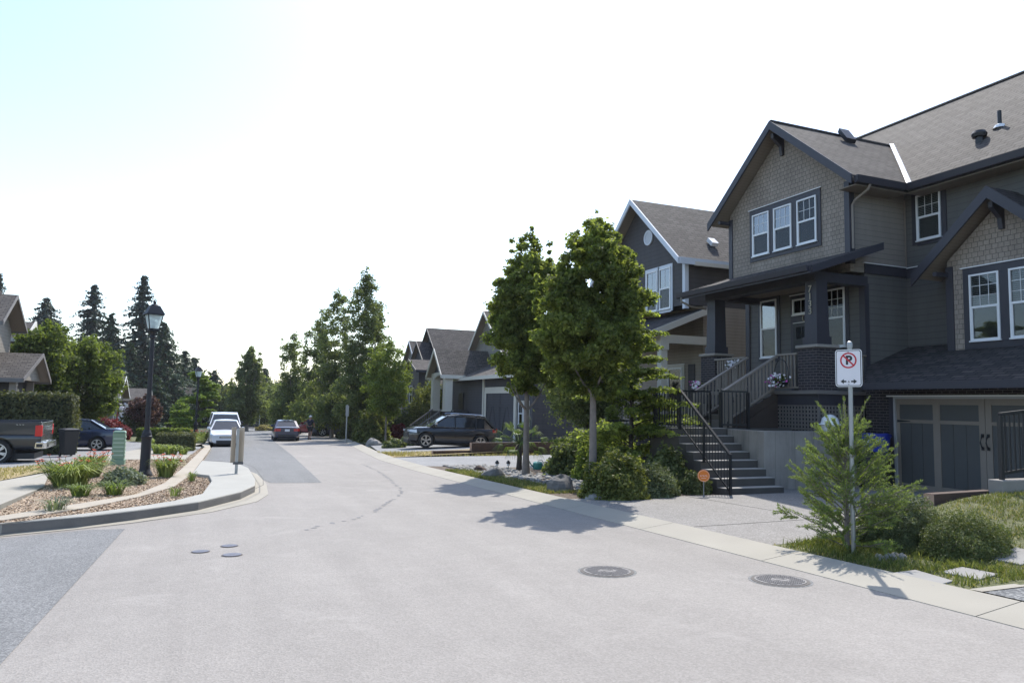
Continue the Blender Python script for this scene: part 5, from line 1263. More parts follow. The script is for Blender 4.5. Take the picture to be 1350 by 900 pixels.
# small palm in the right bed
x, y = (9.23,21.52); z0 = G(y)+.04
t = thing('fan_palm', 'small fan palm with drooping fronds beside the left maple', 'palm', (x, y, z0))
m = MB(); m.tube([(x, y, z0-.05), (x+.02, y, z0+.4), (x, y, z0+.85)], [.1, .08, .07], 9); m.build('trunk', M['bark_dark'], t)
V = []; m = MB()
for i in range(22):
    az = i*2.4; el = 1.2-.075*i; c = Vector((x, y, z0+.85)); d = Vector((math.cos(az)*math.cos(el), math.sin(az)*math.cos(el), math.sin(el))); ln = .5+.2*rnd.random()
    h = c+d*ln; m.tube([c, c+d*ln*.5+Vector((0, 0, .04)), h], [.012, .009, .006], 5)
    sd = d.cross(Vector((0, 0, 1))).normalized(); u2 = sd.cross(d)
    for k in range(15):
        th = (k-7)*.155; e = (d*math.cos(th)+sd*math.sin(th)).normalized(); l2 = .42*(1-.25*abs(th)); p1 = h+e*l2*.55+u2*.02; p2 = h+e*l2+Vector((0, 0, -.16-.08*abs(th))); s2 = e.cross(u2).normalized()*.011
        V.append([h-s2*.3, h+s2*.3, p1+s2, p1-s2]); V.append([p1-s2, p1+s2, p2+s2*.1, p2-s2*.1])
    fo = m.build('frond', L['palm'], t); m = MB(); cards('frond_blade', np.array([[tuple(q) for q in f] for f in V]), L['palm'], fo, (x, y, z0)); V = []

# young spruce in front of the sign post
x, y = 7.50, 7.02; z0 = G(y)+.04
t = thing('spruce_sapling', 'bright green young spruce standing around the no parking sign post', 'tree', (x, y, z0))
m = MB(); m.tube([(x, y, z0-.05), (x+.01, y, z0+.9), (x, y, z0+1.9)], [.035, .02, .006], 8)
tw = []   # twigs: start, direction, length
rs = random.Random(5)
for i in range(66):
    s = .03+.84*(i/66); az = i*2.399+rs.uniform(-.35, .35); ln = (.76*min(1, (1-s)*1.35)**.9+.12)*(.78+.22*min(1, s*6))*rs.uniform(.7, 1.2); el = .22+.8*s+rs.uniform(-.15, .25)
    b = Vector((x, y, z0+1.62*s)); d = Vector((math.cos(az)*math.cos(el), math.sin(az)*math.cos(el), math.sin(el))); e = b+d*ln
    tip = e+Vector((0, 0, .09*ln)); m.tube([b, b+d*ln*.5, tip], [.009, .006, .003], 5, cap=False); tw.append((b+d*ln*.12, tip))
    sd = d.cross(Vector((0, 0, 1))).normalized()
    for k in range(3+int(ln*11)):
        u = .25+.7*rs.random(); sg = 1 if k % 2 else -1; l2 = ln*.40*(1.12-u)*rs.uniform(.7, 1.3)+.06
        p = b+d*ln*u; dd = (d*.8+sd*sg*rs.uniform(.2, .8)+Vector((0, 0, rs.uniform(-.45, .6)))).normalized(); q = p+dd*l2; m.tube([p, q], [.004, .002], 4, cap=False); tw.append((p, q))
for k in range(17):
    az = k*2.4+.3; b = Vector((x+.05*math.cos(az), y+.05*math.sin(az), z0+.75+.045*k)); d = Vector((math.cos(az)*.55, math.sin(az)*.55, 1)).normalized(); q = b+d*(.40+.26*rs.random()); m.tube([b, q], [.006, .003], 5, cap=False); tw.append((b, q))
tw.append((Vector((x, y, z0+1.4)), Vector((x, y, z0+1.95))))
m.build('trunk', M['bark'], t, smooth=True)
A = []; D = []; T = []
for p, q in tw:
    n = int((q-p).length*260)+8; a = np.array(p); d = np.array(q-p); uu = rng.random(n)
    A.append(a+uu[:, None]*d); D.append(np.repeat(unit(d)[None], n, 0))
A = np.concatenate(A); D = np.concatenate(D); n = len(A)
r = unit(np.cross(D, rng.normal(size=(n, 3)))); nd = unit(r*.85+D*.6+np.array([0, 0, .25])); ln = rng.uniform(.024, .036, n)[:, None]; sd = unit(np.cross(nd, rng.normal(size=(n, 3))))*.0042
cards('needles', np.stack([A-sd, A+sd, A+nd*ln+sd*.3, A+nd*ln-sd*.3], 1), L['spruce'], t, (x, y, z0))

# ------------------------------------------------------------- ground cover
def grass(name, n, fx, h, mat, w=.006):
    V = []
    for _ in range(n):
        px, py, pz = fx(); az = rng.random()*6.283; hh = h*rng.uniform(.5, 1.4); ln = rng.normal(size=2)*hh*.45; sd = np.array([math.cos(az), math.sin(az), 0])*w
        a = np.array([px, py, pz]); m_ = a+np.array([ln[0]*.35, ln[1]*.35, hh*.6]); b = a+np.array([ln[0], ln[1], hh])
        V.append([a-sd, a+sd, m_+sd*.7, m_-sd*.7]); V.append([m_-sd*.7, m_+sd*.7, b+sd*.1, b-sd*.1])
    o = cards(name, np.array(V), L[mat], None, (0, 0, 0)); o['kind'] = 'stuff'; return o
stones = [[(6.84,5.82),(7.23,5.84),(7.11,5.31),(6.7,5.21)],[(7.38,5.66),(7.75,5.69),(7.77,5.29),(7.38,5.24)],[(8.29,5.76),(8.87,5.83),(8.87,5.55),(8.28,5.38)]]
def inpoly(px, py, pl):
    c = False
    for i in range(len(pl)):
        (ax, ay), (bx, by) = pl[i-1], pl[i]
        if (ay > py) != (by > py) and px < (bx-ax)*(py-ay)/(by-ay)+ax: c = not c
    return c
def lawn_pt(x0=6.92, x1=12.5):
    while True:
        px, py = rng.uniform(x0, x1), rng.uniform(5.06, 7.68)
        if rng.random() < .35+.65*(math.sin(px*3.1+py*2)*math.cos(py*4.3-px) > -.2) and not any(inpoly(px, py, s) for s in stones): return px, py, lawn_z(px, py)
grass('lawn_grass', 12000, lawn_pt, .042, 'grass', .005)
grass('lawn_grass', 5000, lawn_pt, .036, 'dry', .005)
grass('lawn_grass', 2600, lambda: lawn_pt(7.0, 8.0), .075, 'grass')
def verge():
    py = rng.uniform(14.6, 22.0); px = 6.95+rng.random()**1.6*.85; return px, py, G(py, .045)
grass('verge_grass', 4500, verge, .07, 'grass', .008)
grass('verge_grass', 2500, verge, .06, 'dry', .008)
def drylawn(): px, py = rng.uniform(7.4, 14), rng.uniform(30.3, 34); return px, py, G(py, .05)
grass('dry_strip_grass', 4500, drylawn, .09, 'dry', .014)
def left_lawn(): px, py = rng.uniform(-9, -4.3), rng.uniform(15, 27); return (px, py, G(py, .1)) if inpoly(px, py, [(-9.6, 14.7)]+[(-4.38,20.73),(-3.94,23.73),(-4.53,26.98),(-5.38,25.36)]+[(-12, 22)]) else left_lawn()
grass('dry_strip_grass', 5000, left_lawn, .05, 'dry', .01)
# bark chips and river stones
def chips(name, polys, n, size, mat, z, flat=.35):
    """loose angular pieces scattered over a bed"""
    V = []; xs = [p for pl in polys for p in pl]; x0, x1 = min(p[0] for p in xs), max(p[0] for p in xs); y0, y1 = min(p[1] for p in xs), max(p[1] for p in xs)
    while len(V) < n:
        px, py = rng.uniform(x0, x1), rng.uniform(y0, y1)
        if any(inpoly(px, py, pl) for pl in polys): V.append((px, py, G(py, z)+rng.random()*size*.4))
    P = np.array(V); o = cards(name, leaf_quads(P, unit(rng.normal(size=(n, 3))*.45+np.array([0, 0, 1.])), size, .5, 0), M[mat], None, (0, 0, 0)); o['kind'] = 'stuff'; return o
bedA = [pin+tin[::-1][:-2]]; bedB = [tout[2:]+[(-8.6, 10.5), (-4.4, 14.6)]+[(-3.03,14.48),(-3.1,18.38),(-3.62,22.23),(-3.25,26.68),(-2.87,29.23),(-1.69,29.48),(-0.67,28.28),(-0.2,37.81)]]
chips('bark_chips', bedA, 6000, .03, 'chip', .095); chips('bark_chips', bedB, 13000, .03, 'chip', .09)
chips('bark_chips', bedA, 2600, .028, 'chip_dark', .095); chips('bark_chips', bedB, 5000, .028, 'chip_dark', .09)
def pebbles(name, n, fx, s0, s1, mat):
    m = MB()
    for _ in range(n):
        px, py, pz = fx(); s = rng.uniform(s0, s1); k = 7; a0 = rng.random()*6; fl = rng.uniform(.45, .75); ex = rng.uniform(.7, 1.3)
        pr = []
        for zz, q in ((-.3, .7), (.1, 1.), (.6, .8), (.95, .3)):
            pr.append([(px+math.cos(a0+6.283*j/k)*s*q*ex, py+math.sin(a0+6.283*j/k)*s*q, pz+zz*s*fl) for j in range(k)])
        b = len(m.v); m.v += [p for r_ in pr for p in r_]
        for i in range(3):
            for j in range(k): m.f.append((b+i*k+j, b+i*k+(j+1) % k, b+(i+1)*k+(j+1) % k, b+(i+1)*k+j)); m.m.append(0)
        m.f.append(tuple(b+3*k+j for j in range(k))); m.m.append(0)
    o = m.build(name, M[mat], None, smooth=True); o['kind'] = 'stuff'; return o
def riverbed():
    py = rng.uniform(15.2, 24.2); px = 7.55+rng.random()*(2.3 if py < 20 else 1.6)+(.0 if py > 18 else .25); return px, py, G(py, .055)
# ------------------------------------------------------- beds, stones, timber
pebbles('river_stones', 560, riverbed, .035, .10, 'stone')
pebbles('river_stones', 420, riverbed, .03, .075, 'rock')
def boulder(label, x, y, w, d, h, mat='rock', seed=1, group='boulders in the right bed', z=None, cat='rock', name='boulder'):
    r2 = random.Random(seed); m = MB(); n = 12; z0 = G(y)+.03 if z is None else z; rings = []
    ph = [r2.uniform(0, 6) for _ in range(4)]
    for i in range(7):
        e = i/6*math.pi/2; rings.append([])
        for j in range(n):
            a = 6.283*j/n; k = 1+.16*math.sin(2*a+ph[0]+i*.3)+.12*math.sin(3*a+ph[1])+.06*r2.uniform(-1, 1)
            rings[-1].append((x+w/2*math.cos(a)*math.cos(e)**.7*k, y+d/2*math.sin(a)*math.cos(e)**.7*k, z0-.06+(h+.06)*math.sin(e)*(1+.12*math.sin(a+ph[2]))))
    vs = [p for r_ in rings for p in r_]; fs = [(i*n+j, i*n+(j+1) % n, (i+1)*n+(j+1) % n, (i+1)*n+j) for i in range(6) for j in range(n)]+[tuple(6*n+j for j in range(n))]
    m.mesh(vs, fs); o = m.build(name, M[mat], None, loc=(x, y, z0)); tag(o, label, cat, group); return o
x, y = (7.41,14.77); boulder('large dark angular boulder on bark left of the right maple trunk', x+.1, y+.3, .72, .5, .36, seed=2)
x, y = (7.49,18.98); boulder('brown grey boulder at the edge of the river stones, left of the left maple', x, y+.3, .62, .5, .26, seed=4)
x, y = (7.93,21.19); boulder('small reddish boulder among the river stones, farthest left', x, y+.3, .5, .4, .18, 'wood', seed=5)
x, y = (7.41,13.35); boulder('flat pale boulder half under the olive shrub by the gutter', x, y, .5, .3, .13, 'stone', seed=6)
for px, py, w, lab, sd in ((492, 588, .9, 'pale rounded boulder left of the third driveway, the larger of two', 11), (478, 584, .8, 'pale boulder beside the grey trunk of the tallest narrow tree', 12)):
    x, y = {492: (9.2,43.19), 478: (9.9,49.92)}[px]; boulder(lab, x, y, w, .7, .42, 'stone', sd)
for i, (x, y, w) in enumerate(((7.38,6.31)+(.2,), (7.5,6.32)+(.22,), (7.58,6.29)+(.25,), (7.63,6.22)+(.24,), (7.37,6.36)+(.15,))):
    boulder(('rounded stone second from the left in the row of five below the juniper', 'middle rounded stone in the row of five below the juniper', 'second stone from the right in the row of five below the juniper', 'rightmost stone in the row of five below the juniper', 'smallest stone, leftmost in the row of five below the juniper')[i], x, y+.10, w*.72, w*.5, .06, 'stone', 20+i, 'row of stones below the juniper', lawn_z(x, y+.12), name='stone')
for i, s in enumerate(stones):
    cx, cy = sum(p[0] for p in s)/4, sum(p[1] for p in s)/4; t = thing('stepping_stone', ('grey stepping stone touching the right gutter', 'grey stepping stone in the middle, between two others', 'grey stepping stone farthest right, near the dwarf pine')[i], 'paving stone', (cx, cy, lawn_z(cx, cy)), 'stepping stones in the front lawn')
    m = MB(); area = sum(s[k][0]*s[(k+1) % 4][1]-s[(k+1) % 4][0]*s[k][1] for k in range(4)); q = s if area > 0 else s[::-1]
    m.prism([(a, b, lawn_z(a, b)+.018) for a, b in q], (0, 0, -.08)); m.build('slab', M['flag'], t, bevel=.008)
x, y = (8.23,6.15); t = thing('garden_slab', 'thin tilted stone slab lying under the edge of the dwarf pine', 'paving stone', (x, y, lawn_z(x, y))); m = MB(); m.prism([(x-.14, y-.08, lawn_z(x, y)+.08), (x+.16, y-.1, lawn_z(x, y)+.10), (x+.18, y+.1, lawn_z(x, y)+.13), (x-.1, y+.1, lawn_z(x, y)+.11)], (0, 0, -.03)); m.build('slab', M['flag'], t)
# timber edging by the near driveway and the neighbouring stub wall
def timber(name, label, segs, group=None):
    x0, y0, z0, x1, y1, z1, w = segs; t = thing(name, label, 'timber edging', (x0, y0, z1), group); m = MB(); dd = (Vector((x1, y1, 0))-Vector((x0, y0, 0))).normalized(); n = Vector((-dd.y, dd.x, 0))*w
    m.prism([(x0, y0, z0), (x1, y1, z0), (x1, y1, z1), (x0, y0, z1)], n); m.build('beam', M['wood'], t, bevel=.012)
    m = MB(); e = Vector((x0, y0, 0))-dd*.004; m.prism([e+Vector((0, 0, z0+.01)), e+n+Vector((0, 0, z0+.01)), e+n+Vector((0, 0, z1-.01)), e+Vector((0, 0, z1-.01))], -dd*.004); m.build('cut_end', M['wood_end'], t)
timber('timber_edging', 'low brown timber beam at the driveway edge, the shorter end piece near the garage', (9.3, 7.72, -.3, 10.15, 7.78, .24, .16), 'timber beams by the near driveway')
timber('timber_edging', 'tall brown timber beam between lawn and driveway, sloped end, running to the stub wall', (10.06, 7.78, -.3, 11.55, 7.9, .44, .16), 'timber beams by the near driveway')
t = thing('stub_wall', 'concrete stub wall with black railing at the right edge of the picture', 'wall', (12.4, 7.7, 0)); m = MB(); m.box(11.42, 7.66, -.3, 13.6, 7.9, .62); m.build('wall_face', M['concrete'], t, bevel=.015)
railing(t, (11.58, 7.78, .62), (13.5, 7.78, .8), 1.02, 'black', top=.06, bal=.02, gap=.11, post=.03)
timber('timber_planter', 'long low reddish timber edge along the second driveway, in front of the SUV', (9.2, 30.9, -.75, 11.2, 31.05, -.42, .2), 'timber edges by the second driveway')
timber('timber_planter', 'higher reddish timber edge behind the small palm', (11.0, 31.0, -.75, 15.4, 31.3, -.08, .2), 'timber edges by the second driveway')
# utility box, bins, little things
x, y = (-2.49,26.58); z = G(y)+.06; t = thing('utility_box', 'pale green utility pedestal box in the corner flower bed', 'utility box', (x, y, z))
m = MB(); m.box(x-.2, y-.2, z-.1, x+.2, y+.2, z+.2); m.build('base', M['green_paint'], t, bevel=.015)
m = MB(); m.box(x-.175, y-.17, z+.2, x+.175, y+.17, z+1.04); o = m.build('cabinet', M['green_paint'], t, bevel=.02)
m = MB(); m.prism([(x-.19, y-.19, z+1.041), (x+.19, y-.19, z+1.041), (x+.15, y-.15, z+1.10), (x-.15, y-.15, z+1.10)], (0, .34, 0)); m.build('lid', M['green_paint'], t, bevel=.01)
m = MB()
for i in range(5): m.box(x-.15, y-.18, z+.32+i*.13, x+.15, y-.171, z+.36+i*.13)
for i in range(6): m.box(x+.176, y-.14, z+.3+i*.115, x+.19, y+.14, z+.35+i*.115)
m.build('louvre', M['pale_green'], o)
def bin_(label, x, y, z, rz, mat='plastic', h=1.0, group=None):
    t = thing('wheelie_bin', label, 'bin', (0, 0, 0), group); m = MB()
    def fr(a, b, z0, c, d, z1): m.mesh([(-a, -b, z0), (a, -b, z0), (a, b, z0), (-a, b, z0), (-c, -d, z1), (c, -d, z1), (c, d, z1), (-c, d, z1)], [(0, 3, 2, 1), (4, 5, 6, 7), (0, 1, 5, 4), (1, 2, 6, 5), (2, 3, 7, 6), (3, 0, 4, 7)])
    fr(.2, .22, .06, .27, .3, h*.9); fr(.285, .315, h*.9, .285, .315, h*.93); m.build('bin_body', M[mat], t, bevel=.02)
    m = MB(); fr(.3, .33, h*.931, .29, .32, h*.97); fr(.27, .3, h*.971, .16, .2, h*1.0); m.box(-.2, .32, h*.86, .2, .38, h*.92); m.build('lid', M[mat], t, bevel=.015)
    for s in (-1, 1): m = MB(); m.lathe([(.1, -.025), (.1, .025)], (s*.2, .2, .1), 14, 'x'); m.build('wheel', M['tyre'], t)
    t.location = (x, y, z); t.rotation_euler = (0, 0, rz); return t
x, y = (-4.85,33.1); b1 = bin_('black wheelie bin behind the tail of the pickup truck', x, y, G(y)+.05, .5, 'plastic', 1.08)
m = MB(); m.prism([(-.06, -.262, .66), (.06, -.262, .66), (.06, -.268, .74), (0, -.275, .79), (-.06, -.268, .74)], (0, -.004, 0)); o = m.build('badge', M['rim'], b1, loc=(0, 0, 0))
bin_('dark wheelie bin in the shade between brick wall and retaining wall', 15.45, 13.55, -.26, -.9, 'plastic', .92)
t = thing('recycling_bag', 'bright blue recycling bag with white marks on the dark bin by the garage', 'bag', (15.4, 13.5, .64)); m = MB()
r4 = random.Random(3); pr = []
for zz, k in ((.66, .86), (.8, 1.0), (.95, 1.03), (1.06, 1.08), (1.1, 1.06)): pr.append([(15.4+.34*k*math.cos(6.283*j/16)*(1+.05*r4.uniform(-1, 1)), 13.5+.36*k*math.sin(6.283*j/16)*(1+.05*r4.uniform(-1, 1)), zz+.02*r4.uniform(-1, 1)) for j in range(16)])
m.mesh([p for q in pr for p in q], [(i*16+j, i*16+(j+1) % 16, (i+1)*16+(j+1) % 16, (i+1)*16+j) for i in range(4) for j in range(16)]+[tuple(64+j for j in range(16))]); m.build('bag_body', M['blue_bag'], t, smooth=True)
m = MB(); A = [Vector((15.02, 13.48-.03, .93)), Vector((15.02, 13.33, .93))]
for k, (dz, ln) in enumerate(((.0, .18), (-.055, .13))): m.beam((15.0+.03*k, 13.50, .90+dz), (15.02+.03*k, 13.50-ln, .905+dz), .02, .028)
m.tube([(15.01+.02*abs(j-4)/4, 13.33-.05*math.cos(j*.7), .98+.045*math.sin(j*.7)) for j in range(8)], .009, 5); m.build('printed_mark', M['white'], t)
t = thing('garden_cover', 'white rounded plastic tub with brim sitting on the end of the retaining wall', 'tub', (14.45, 13.98, 1.13)); m = MB(); m.lathe([(.17, 1.0), (.21, 1.05), (.22, 1.2), (.19, 1.32), (.1, 1.40), (.02, 1.42)], (14.45, 13.98, .13), 18); m.build('tub_body', M['white'], t, smooth=True)
m = MB(); m.lathe([(.23, .0), (.29, .015), (.28, .035), (.21, .03)], (14.45, 13.98, 1.28), 18); m.build('brim', M['white'], t, smooth=True)
# orange yard sign
x, y = 9.95, 13.12; z = G(y)+.05; t = thing('yard_sign', 'round orange security yard sign with white writing at the foot of the concrete steps', 'sign', (x, y, z)); u = Vector((.86, -.51, 0)); n = Vector((-.51, -.86, 0))
m = MB(); m.tube([(x, y, z-.1), (x, y, z+.32)], .011, 8); m.build('stake', M['steel'], t)
fm = frame_mtx((x, y, z+.44), u, (0, 0, 1)); m = MB(); m.lathe([(.128, -.006), (.128, .006)], (0, 0, 0), 28); m.v = [tuple(fm @ Vector(v)) for v in m.v]; m.build('disc', M['orange_sign'], t)
m = MB(); m.lathe([(.118, .0062), (.118, .0075), (.112, .0075), (.112, .0062)], (0, 0, 0), 28, cap=False); m.v = [tuple(fm @ Vector(v)) for v in m.v]; m.build('sign_ring', M['pale_orange'], t)
m = MB()
for i, wv in enumerate((.022, .018, .022, .016, .02)): xx = -.07+i*.033; m.box(xx-.004, -.018, .0065, xx+.004, .018, .009); m.box(xx, -.018+.024*(i % 2), .0066, xx+wv*.8, -.010+.024*(i % 2), .0088)
m.box(-.05, -.055, .0065, .05, -.047, .0085)
m.v = [tuple(fm @ Vector(v)) for v in m.v]; m.build('writing', M['pale_orange'], t)
# little lights, watering can, planter pot
for px, lab in ((655, 'small black path light left of its pair behind the river stones'), (670, 'small black path light right of its pair, nearer the palm')):
    x, y = {655: (8.68,22.0), 670: (9.03,21.91)}[px]; z = G(y)+.04; t = thing('path_light', lab, 'garden light', (x, y, z), 'path lights in the right bed'); m = MB(); m.tube([(x, y, z-.05), (x, y, z+.2)], .012, 6); m.build('stake', M['black'], t)
    m = MB(); m.lathe([(.03, .2), (.075, .22), (.075, .235), (.02, .31)], (x, y, z), 10); o = m.build('hood', M['black'], t); m = MB(); m.lathe([(.04, .14), (.055, .199)], (x, y, z), 10); m.build('lens', M['head'], t)
x, y = (10.11,22.0); z = G(y)+.05; t = thing('watering_can', 'small teal watering can on the ground beside the left maple trunk', 'watering can', (x, y, z)); m = MB(); m.lathe([(.15, 0), (.17, .05), (.16, .2), (.1, .24)], (x, y, z), 14); m.build('can_body', M['teal'], t, smooth=True)
m = MB(); m.tube([(x-.14, y, z+.06), (x-.26, y-.02, z+.16), (x-.34, y-.03, z+.28)], [.03, .02, .022], 8); m.build('spout', M['teal'], t); m = MB(); m.tube([(x+.14, y, z+.06), (x+.22, y, z+.16), (x+.14, y, z+.29), (x, y, z+.27)], .012, 6); m.build('handle', M['teal'], t)
x, y = 12.2, 20.8; t = thing('planter', 'tall black square planter with a young leafy plant on the concrete landing', 'planter', (x, y, .25)); m = MB(); m.mesh([(x-.15, y-.15, .25), (x+.15, y-.15, .25), (x+.15, y+.15, .25), (x-.15, y+.15, .25), (x-.2, y-.2, 1.05), (x+.2, y-.2, 1.05), (x+.2, y+.2, 1.05), (x-.2, y+.2, 1.05)], [(0, 3, 2, 1), (4, 5, 6, 7), (0, 1, 5, 4), (1, 2, 6, 5), (2, 3, 7, 6), (3, 0, 4, 7)]); m.build('pot', M['black'], t, bevel=.01)
crown_cards('plant', (x, y, .25), [(x+rnd.uniform(-.06, .06), y+rnd.uniform(-.06, .06), 1.08+.09*i) for i in range(6)], [.2]*6, 520, .07, L['green'], t)
# hanging flower basket and two small pots
def basket(name, label, c, r, cols, hoop=True, n=420):
    t = thing(name, label, 'flower basket', c, 'flower baskets on the porch stair'); m = MB(); m.lathe([(r*.35, -r*.75), (r*.75, -r*.35), (r*.85, 0)], c, 14); m.build('pot', M['black'], t)
    C = [(c[0]+rnd.gauss(0, r*.45), c[1]+rnd.gauss(0, r*.5), c[2]+rnd.uniform(-.35, .4)*r) for _ in range(14)]; crown_cards('foliage', c, C, [r*.45]*14, n, .035, L['green'], t)
    for k, col in enumerate(cols):
        P = np.array([(c[0]-abs(rnd.gauss(0, r*.7))-.02, c[1]+rnd.gauss(0, r*.62)+(.5*r if k and len(cols) > 1 else -.1*r), c[2]+rnd.uniform(-.75, .75)*r) for _ in range(70 if not k else 22)])
        cards('blossom', leaf_quads(P, unit(rng.normal(size=(len(P), 3))*.5+np.array([-.8, -.5, .4])), .038, .9, 0), M[col], t, c)
    if hoop: m = MB(); m.tube([(c[0]+.02, c[1]+.27*math.cos(a*math.pi/12), c[2]-.05+.62*math.sin(a*math.pi/12)**.7) for a in range(13)], .012, 6); m.build('wire_handle', M['black'], t)
basket('flower_basket', 'hanging basket of white and magenta flowers on the outside of the porch railing', (14.22, 15.42, 2.42), .24, ('flower_white', 'flower_pink'))
basket('flower_basket', 'small pot of white flowers behind the upper end of the stair rail', (14.3, 17.35, 2.95), .15, ('flower_white',), False, 150)
basket('flower_basket', 'small pot of pale pink flowers at the lower end of the left stair rail', (12.9, 17.2, 2.3), .13, ('flower_white', 'flower_pink'), False, 120)

# ------------------------------------------------------------------- signs
def rrect(w, h, r, n=6):
    out = []
    for cx, cy, a0 in ((w/2-r, h/2-r, 0), (-w/2+r, h/2-r, 90), (-w/2+r, -h/2+r, 180), (w/2-r, -h/2+r, 270)):
        for i in range(n+1): a = R(a0+90*i/n); out.append((cx+r*math.cos(a), cy+r*math.sin(a)))
    return out
def plate(m, fm, pts, z0, z1): m.prism([fm @ Vector((a, b, z0)) for a, b in pts], (fm.to_3x3() @ Vector((0, 0, z1-z0))))
sx, sy = 7.37, 6.80; sz = G(sy)
t = thing('no_parking_sign', 'white no parking sign with red slashed P and two arrows on a steel post', 'traffic sign', (sx, sy, sz))
m = MB(); m.tube([(sx, sy, sz-.1), (sx+.005, sy, sz+2.62)], .027, 14); m.build('post', M['steel'], t, smooth=True)
m = MB(); m.lathe([(.034, 2.58), (.036, 2.62), (.03, 2.65), (.008, 2.665)], (sx+.005, sy, sz), 12); m.build('post_cap', M['steel'], t, smooth=True)
u = Vector((.42, -.9, 0)).normalized(); nrm = u.cross(Vector((0, 0, 1))); fm = frame_mtx(Vector((sx, sy, sz+2.325))+nrm*.042, u, (0, 0, 1))
m = MB(); plate(m, fm, rrect(.315, .46, .035), 0, .003); m.build('sign_edge', M['white'], t)
m = MB(); plate(m, fm, rrect(.297, .442, .028), .003, .0042); m.build('sign_border', M['black'], t)
m = MB(); plate(m, fm, rrect(.279, .424, .022), .0042, .0054); m.build('sign_face', M['sign_white'], t)
fp = fm @ Matrix.Translation((0, .095, .0054)); text_mesh('letter', 'P', .15, 'black', t, fp @ Matrix.Translation((.004, -.002, .0004)), .0006, bold=.006)
m = MB(); k = 40
for j in range(k):
    a, b = 6.2832*j/k, 6.2832*(j+1)/k; q = [(.098*math.cos(a), .098*math.sin(a)), (.098*math.cos(b), .098*math.sin(b)), (.080*math.cos(b), .080*math.sin(b)), (.080*math.cos(a), .080*math.sin(a))]
    plate(m, fp, q, .0012, .0022)
d = .0095; q = [(-.062-d*.7, .062-d*.7), (.062-d*.7, -.062-d*.7), (.062+d*.7, -.062+d*.7), (-.062+d*.7, .062+d*.7)]; plate(m, fp, q, .0012, .0024); m.build('red_ring', M['sign_red'], t)
m = MB()
for s in (-1, 1):
    q = [(s*.028, -.165+.010), (s*.028, -.165-.010), (s*.058, -.165-.010), (s*.058, -.165-.030), (s*.098, -.165), (s*.058, -.165+.030), (s*.058, -.165+.010)]
    plate(m, fm, q if s > 0 else q, .0056, .0066)
m.build('arrow', M['black'], t)
m = MB(); plate(m, fm, [(-.012, -.175), (.012, -.175), (.012, -.168), (-.012, -.168)], .0056, .0066); plate(m, fm, [(-.007, -.166), (.007, -.166), (0, -.152)], .0056, .0066); m.build('small_mark', M['iron'], t)
m = MB()
for yy in (.2, -.2): m.v += []; plate(m, fm, [(.008*math.cos(a), yy+.008*math.sin(a)) for a in (0, 1.05, 2.1, 3.14, 4.19, 5.24)], .0054, .009)
m.build('bolt', M['steel'], t)
x, y = (0.82,20.64); z = G(y)+KH; t = thing('board_sign', 'two tan boards back to back on a grey post, standing on the bright corner kerb', 'sign', (x, y, z)); m = MB(); m.box(x-.035, y-.03, z-.05, x+.035, y+.03, z+1.15); m.build('post', M['steel'], t)
for dx, r0 in ((-.10, .75), (.10, -.7)):
    m = MB(); c = Vector((x+dx, y+.06, z+.74)); uu = Vector((math.cos(r0), math.sin(r0), 0)); m.beam(c-Vector((0, 0, .46)), c+Vector((0, 0, .46)), .15, .02, up=Vector((-uu.y, uu.x, 0))); m.build('board', M['board_tan'], t)
m = MB(); m.box(x-.09, y-.05, z+.24, x+.16, y+.05, z+.30); m.build('bracket', M['iron'], t)
for nm, lab, p, h, w in (('far_sign', 'small sign on a slim pole beside the tallest narrow tree', (8.54,48.52), 2.5, .2), ('far_sign', 'pale sign on a pole at the far road end, left of the sedan', (6.56,101.32), 3.0, .5)):
    x, y = p; z = G(y); t = thing('street_sign', lab, 'sign', (x, y, z), 'small signs far down the street'); m = MB(); m.tube([(x, y, z), (x, y, z+h)], .045, 8); m.build('post', M['steel'], t); m = MB(); m.box(x-w/2, y-.07, z+h-.75, x+w/2, y-.05, z+h-.05); m.build('sign_face', M['taupe_plate'], t)

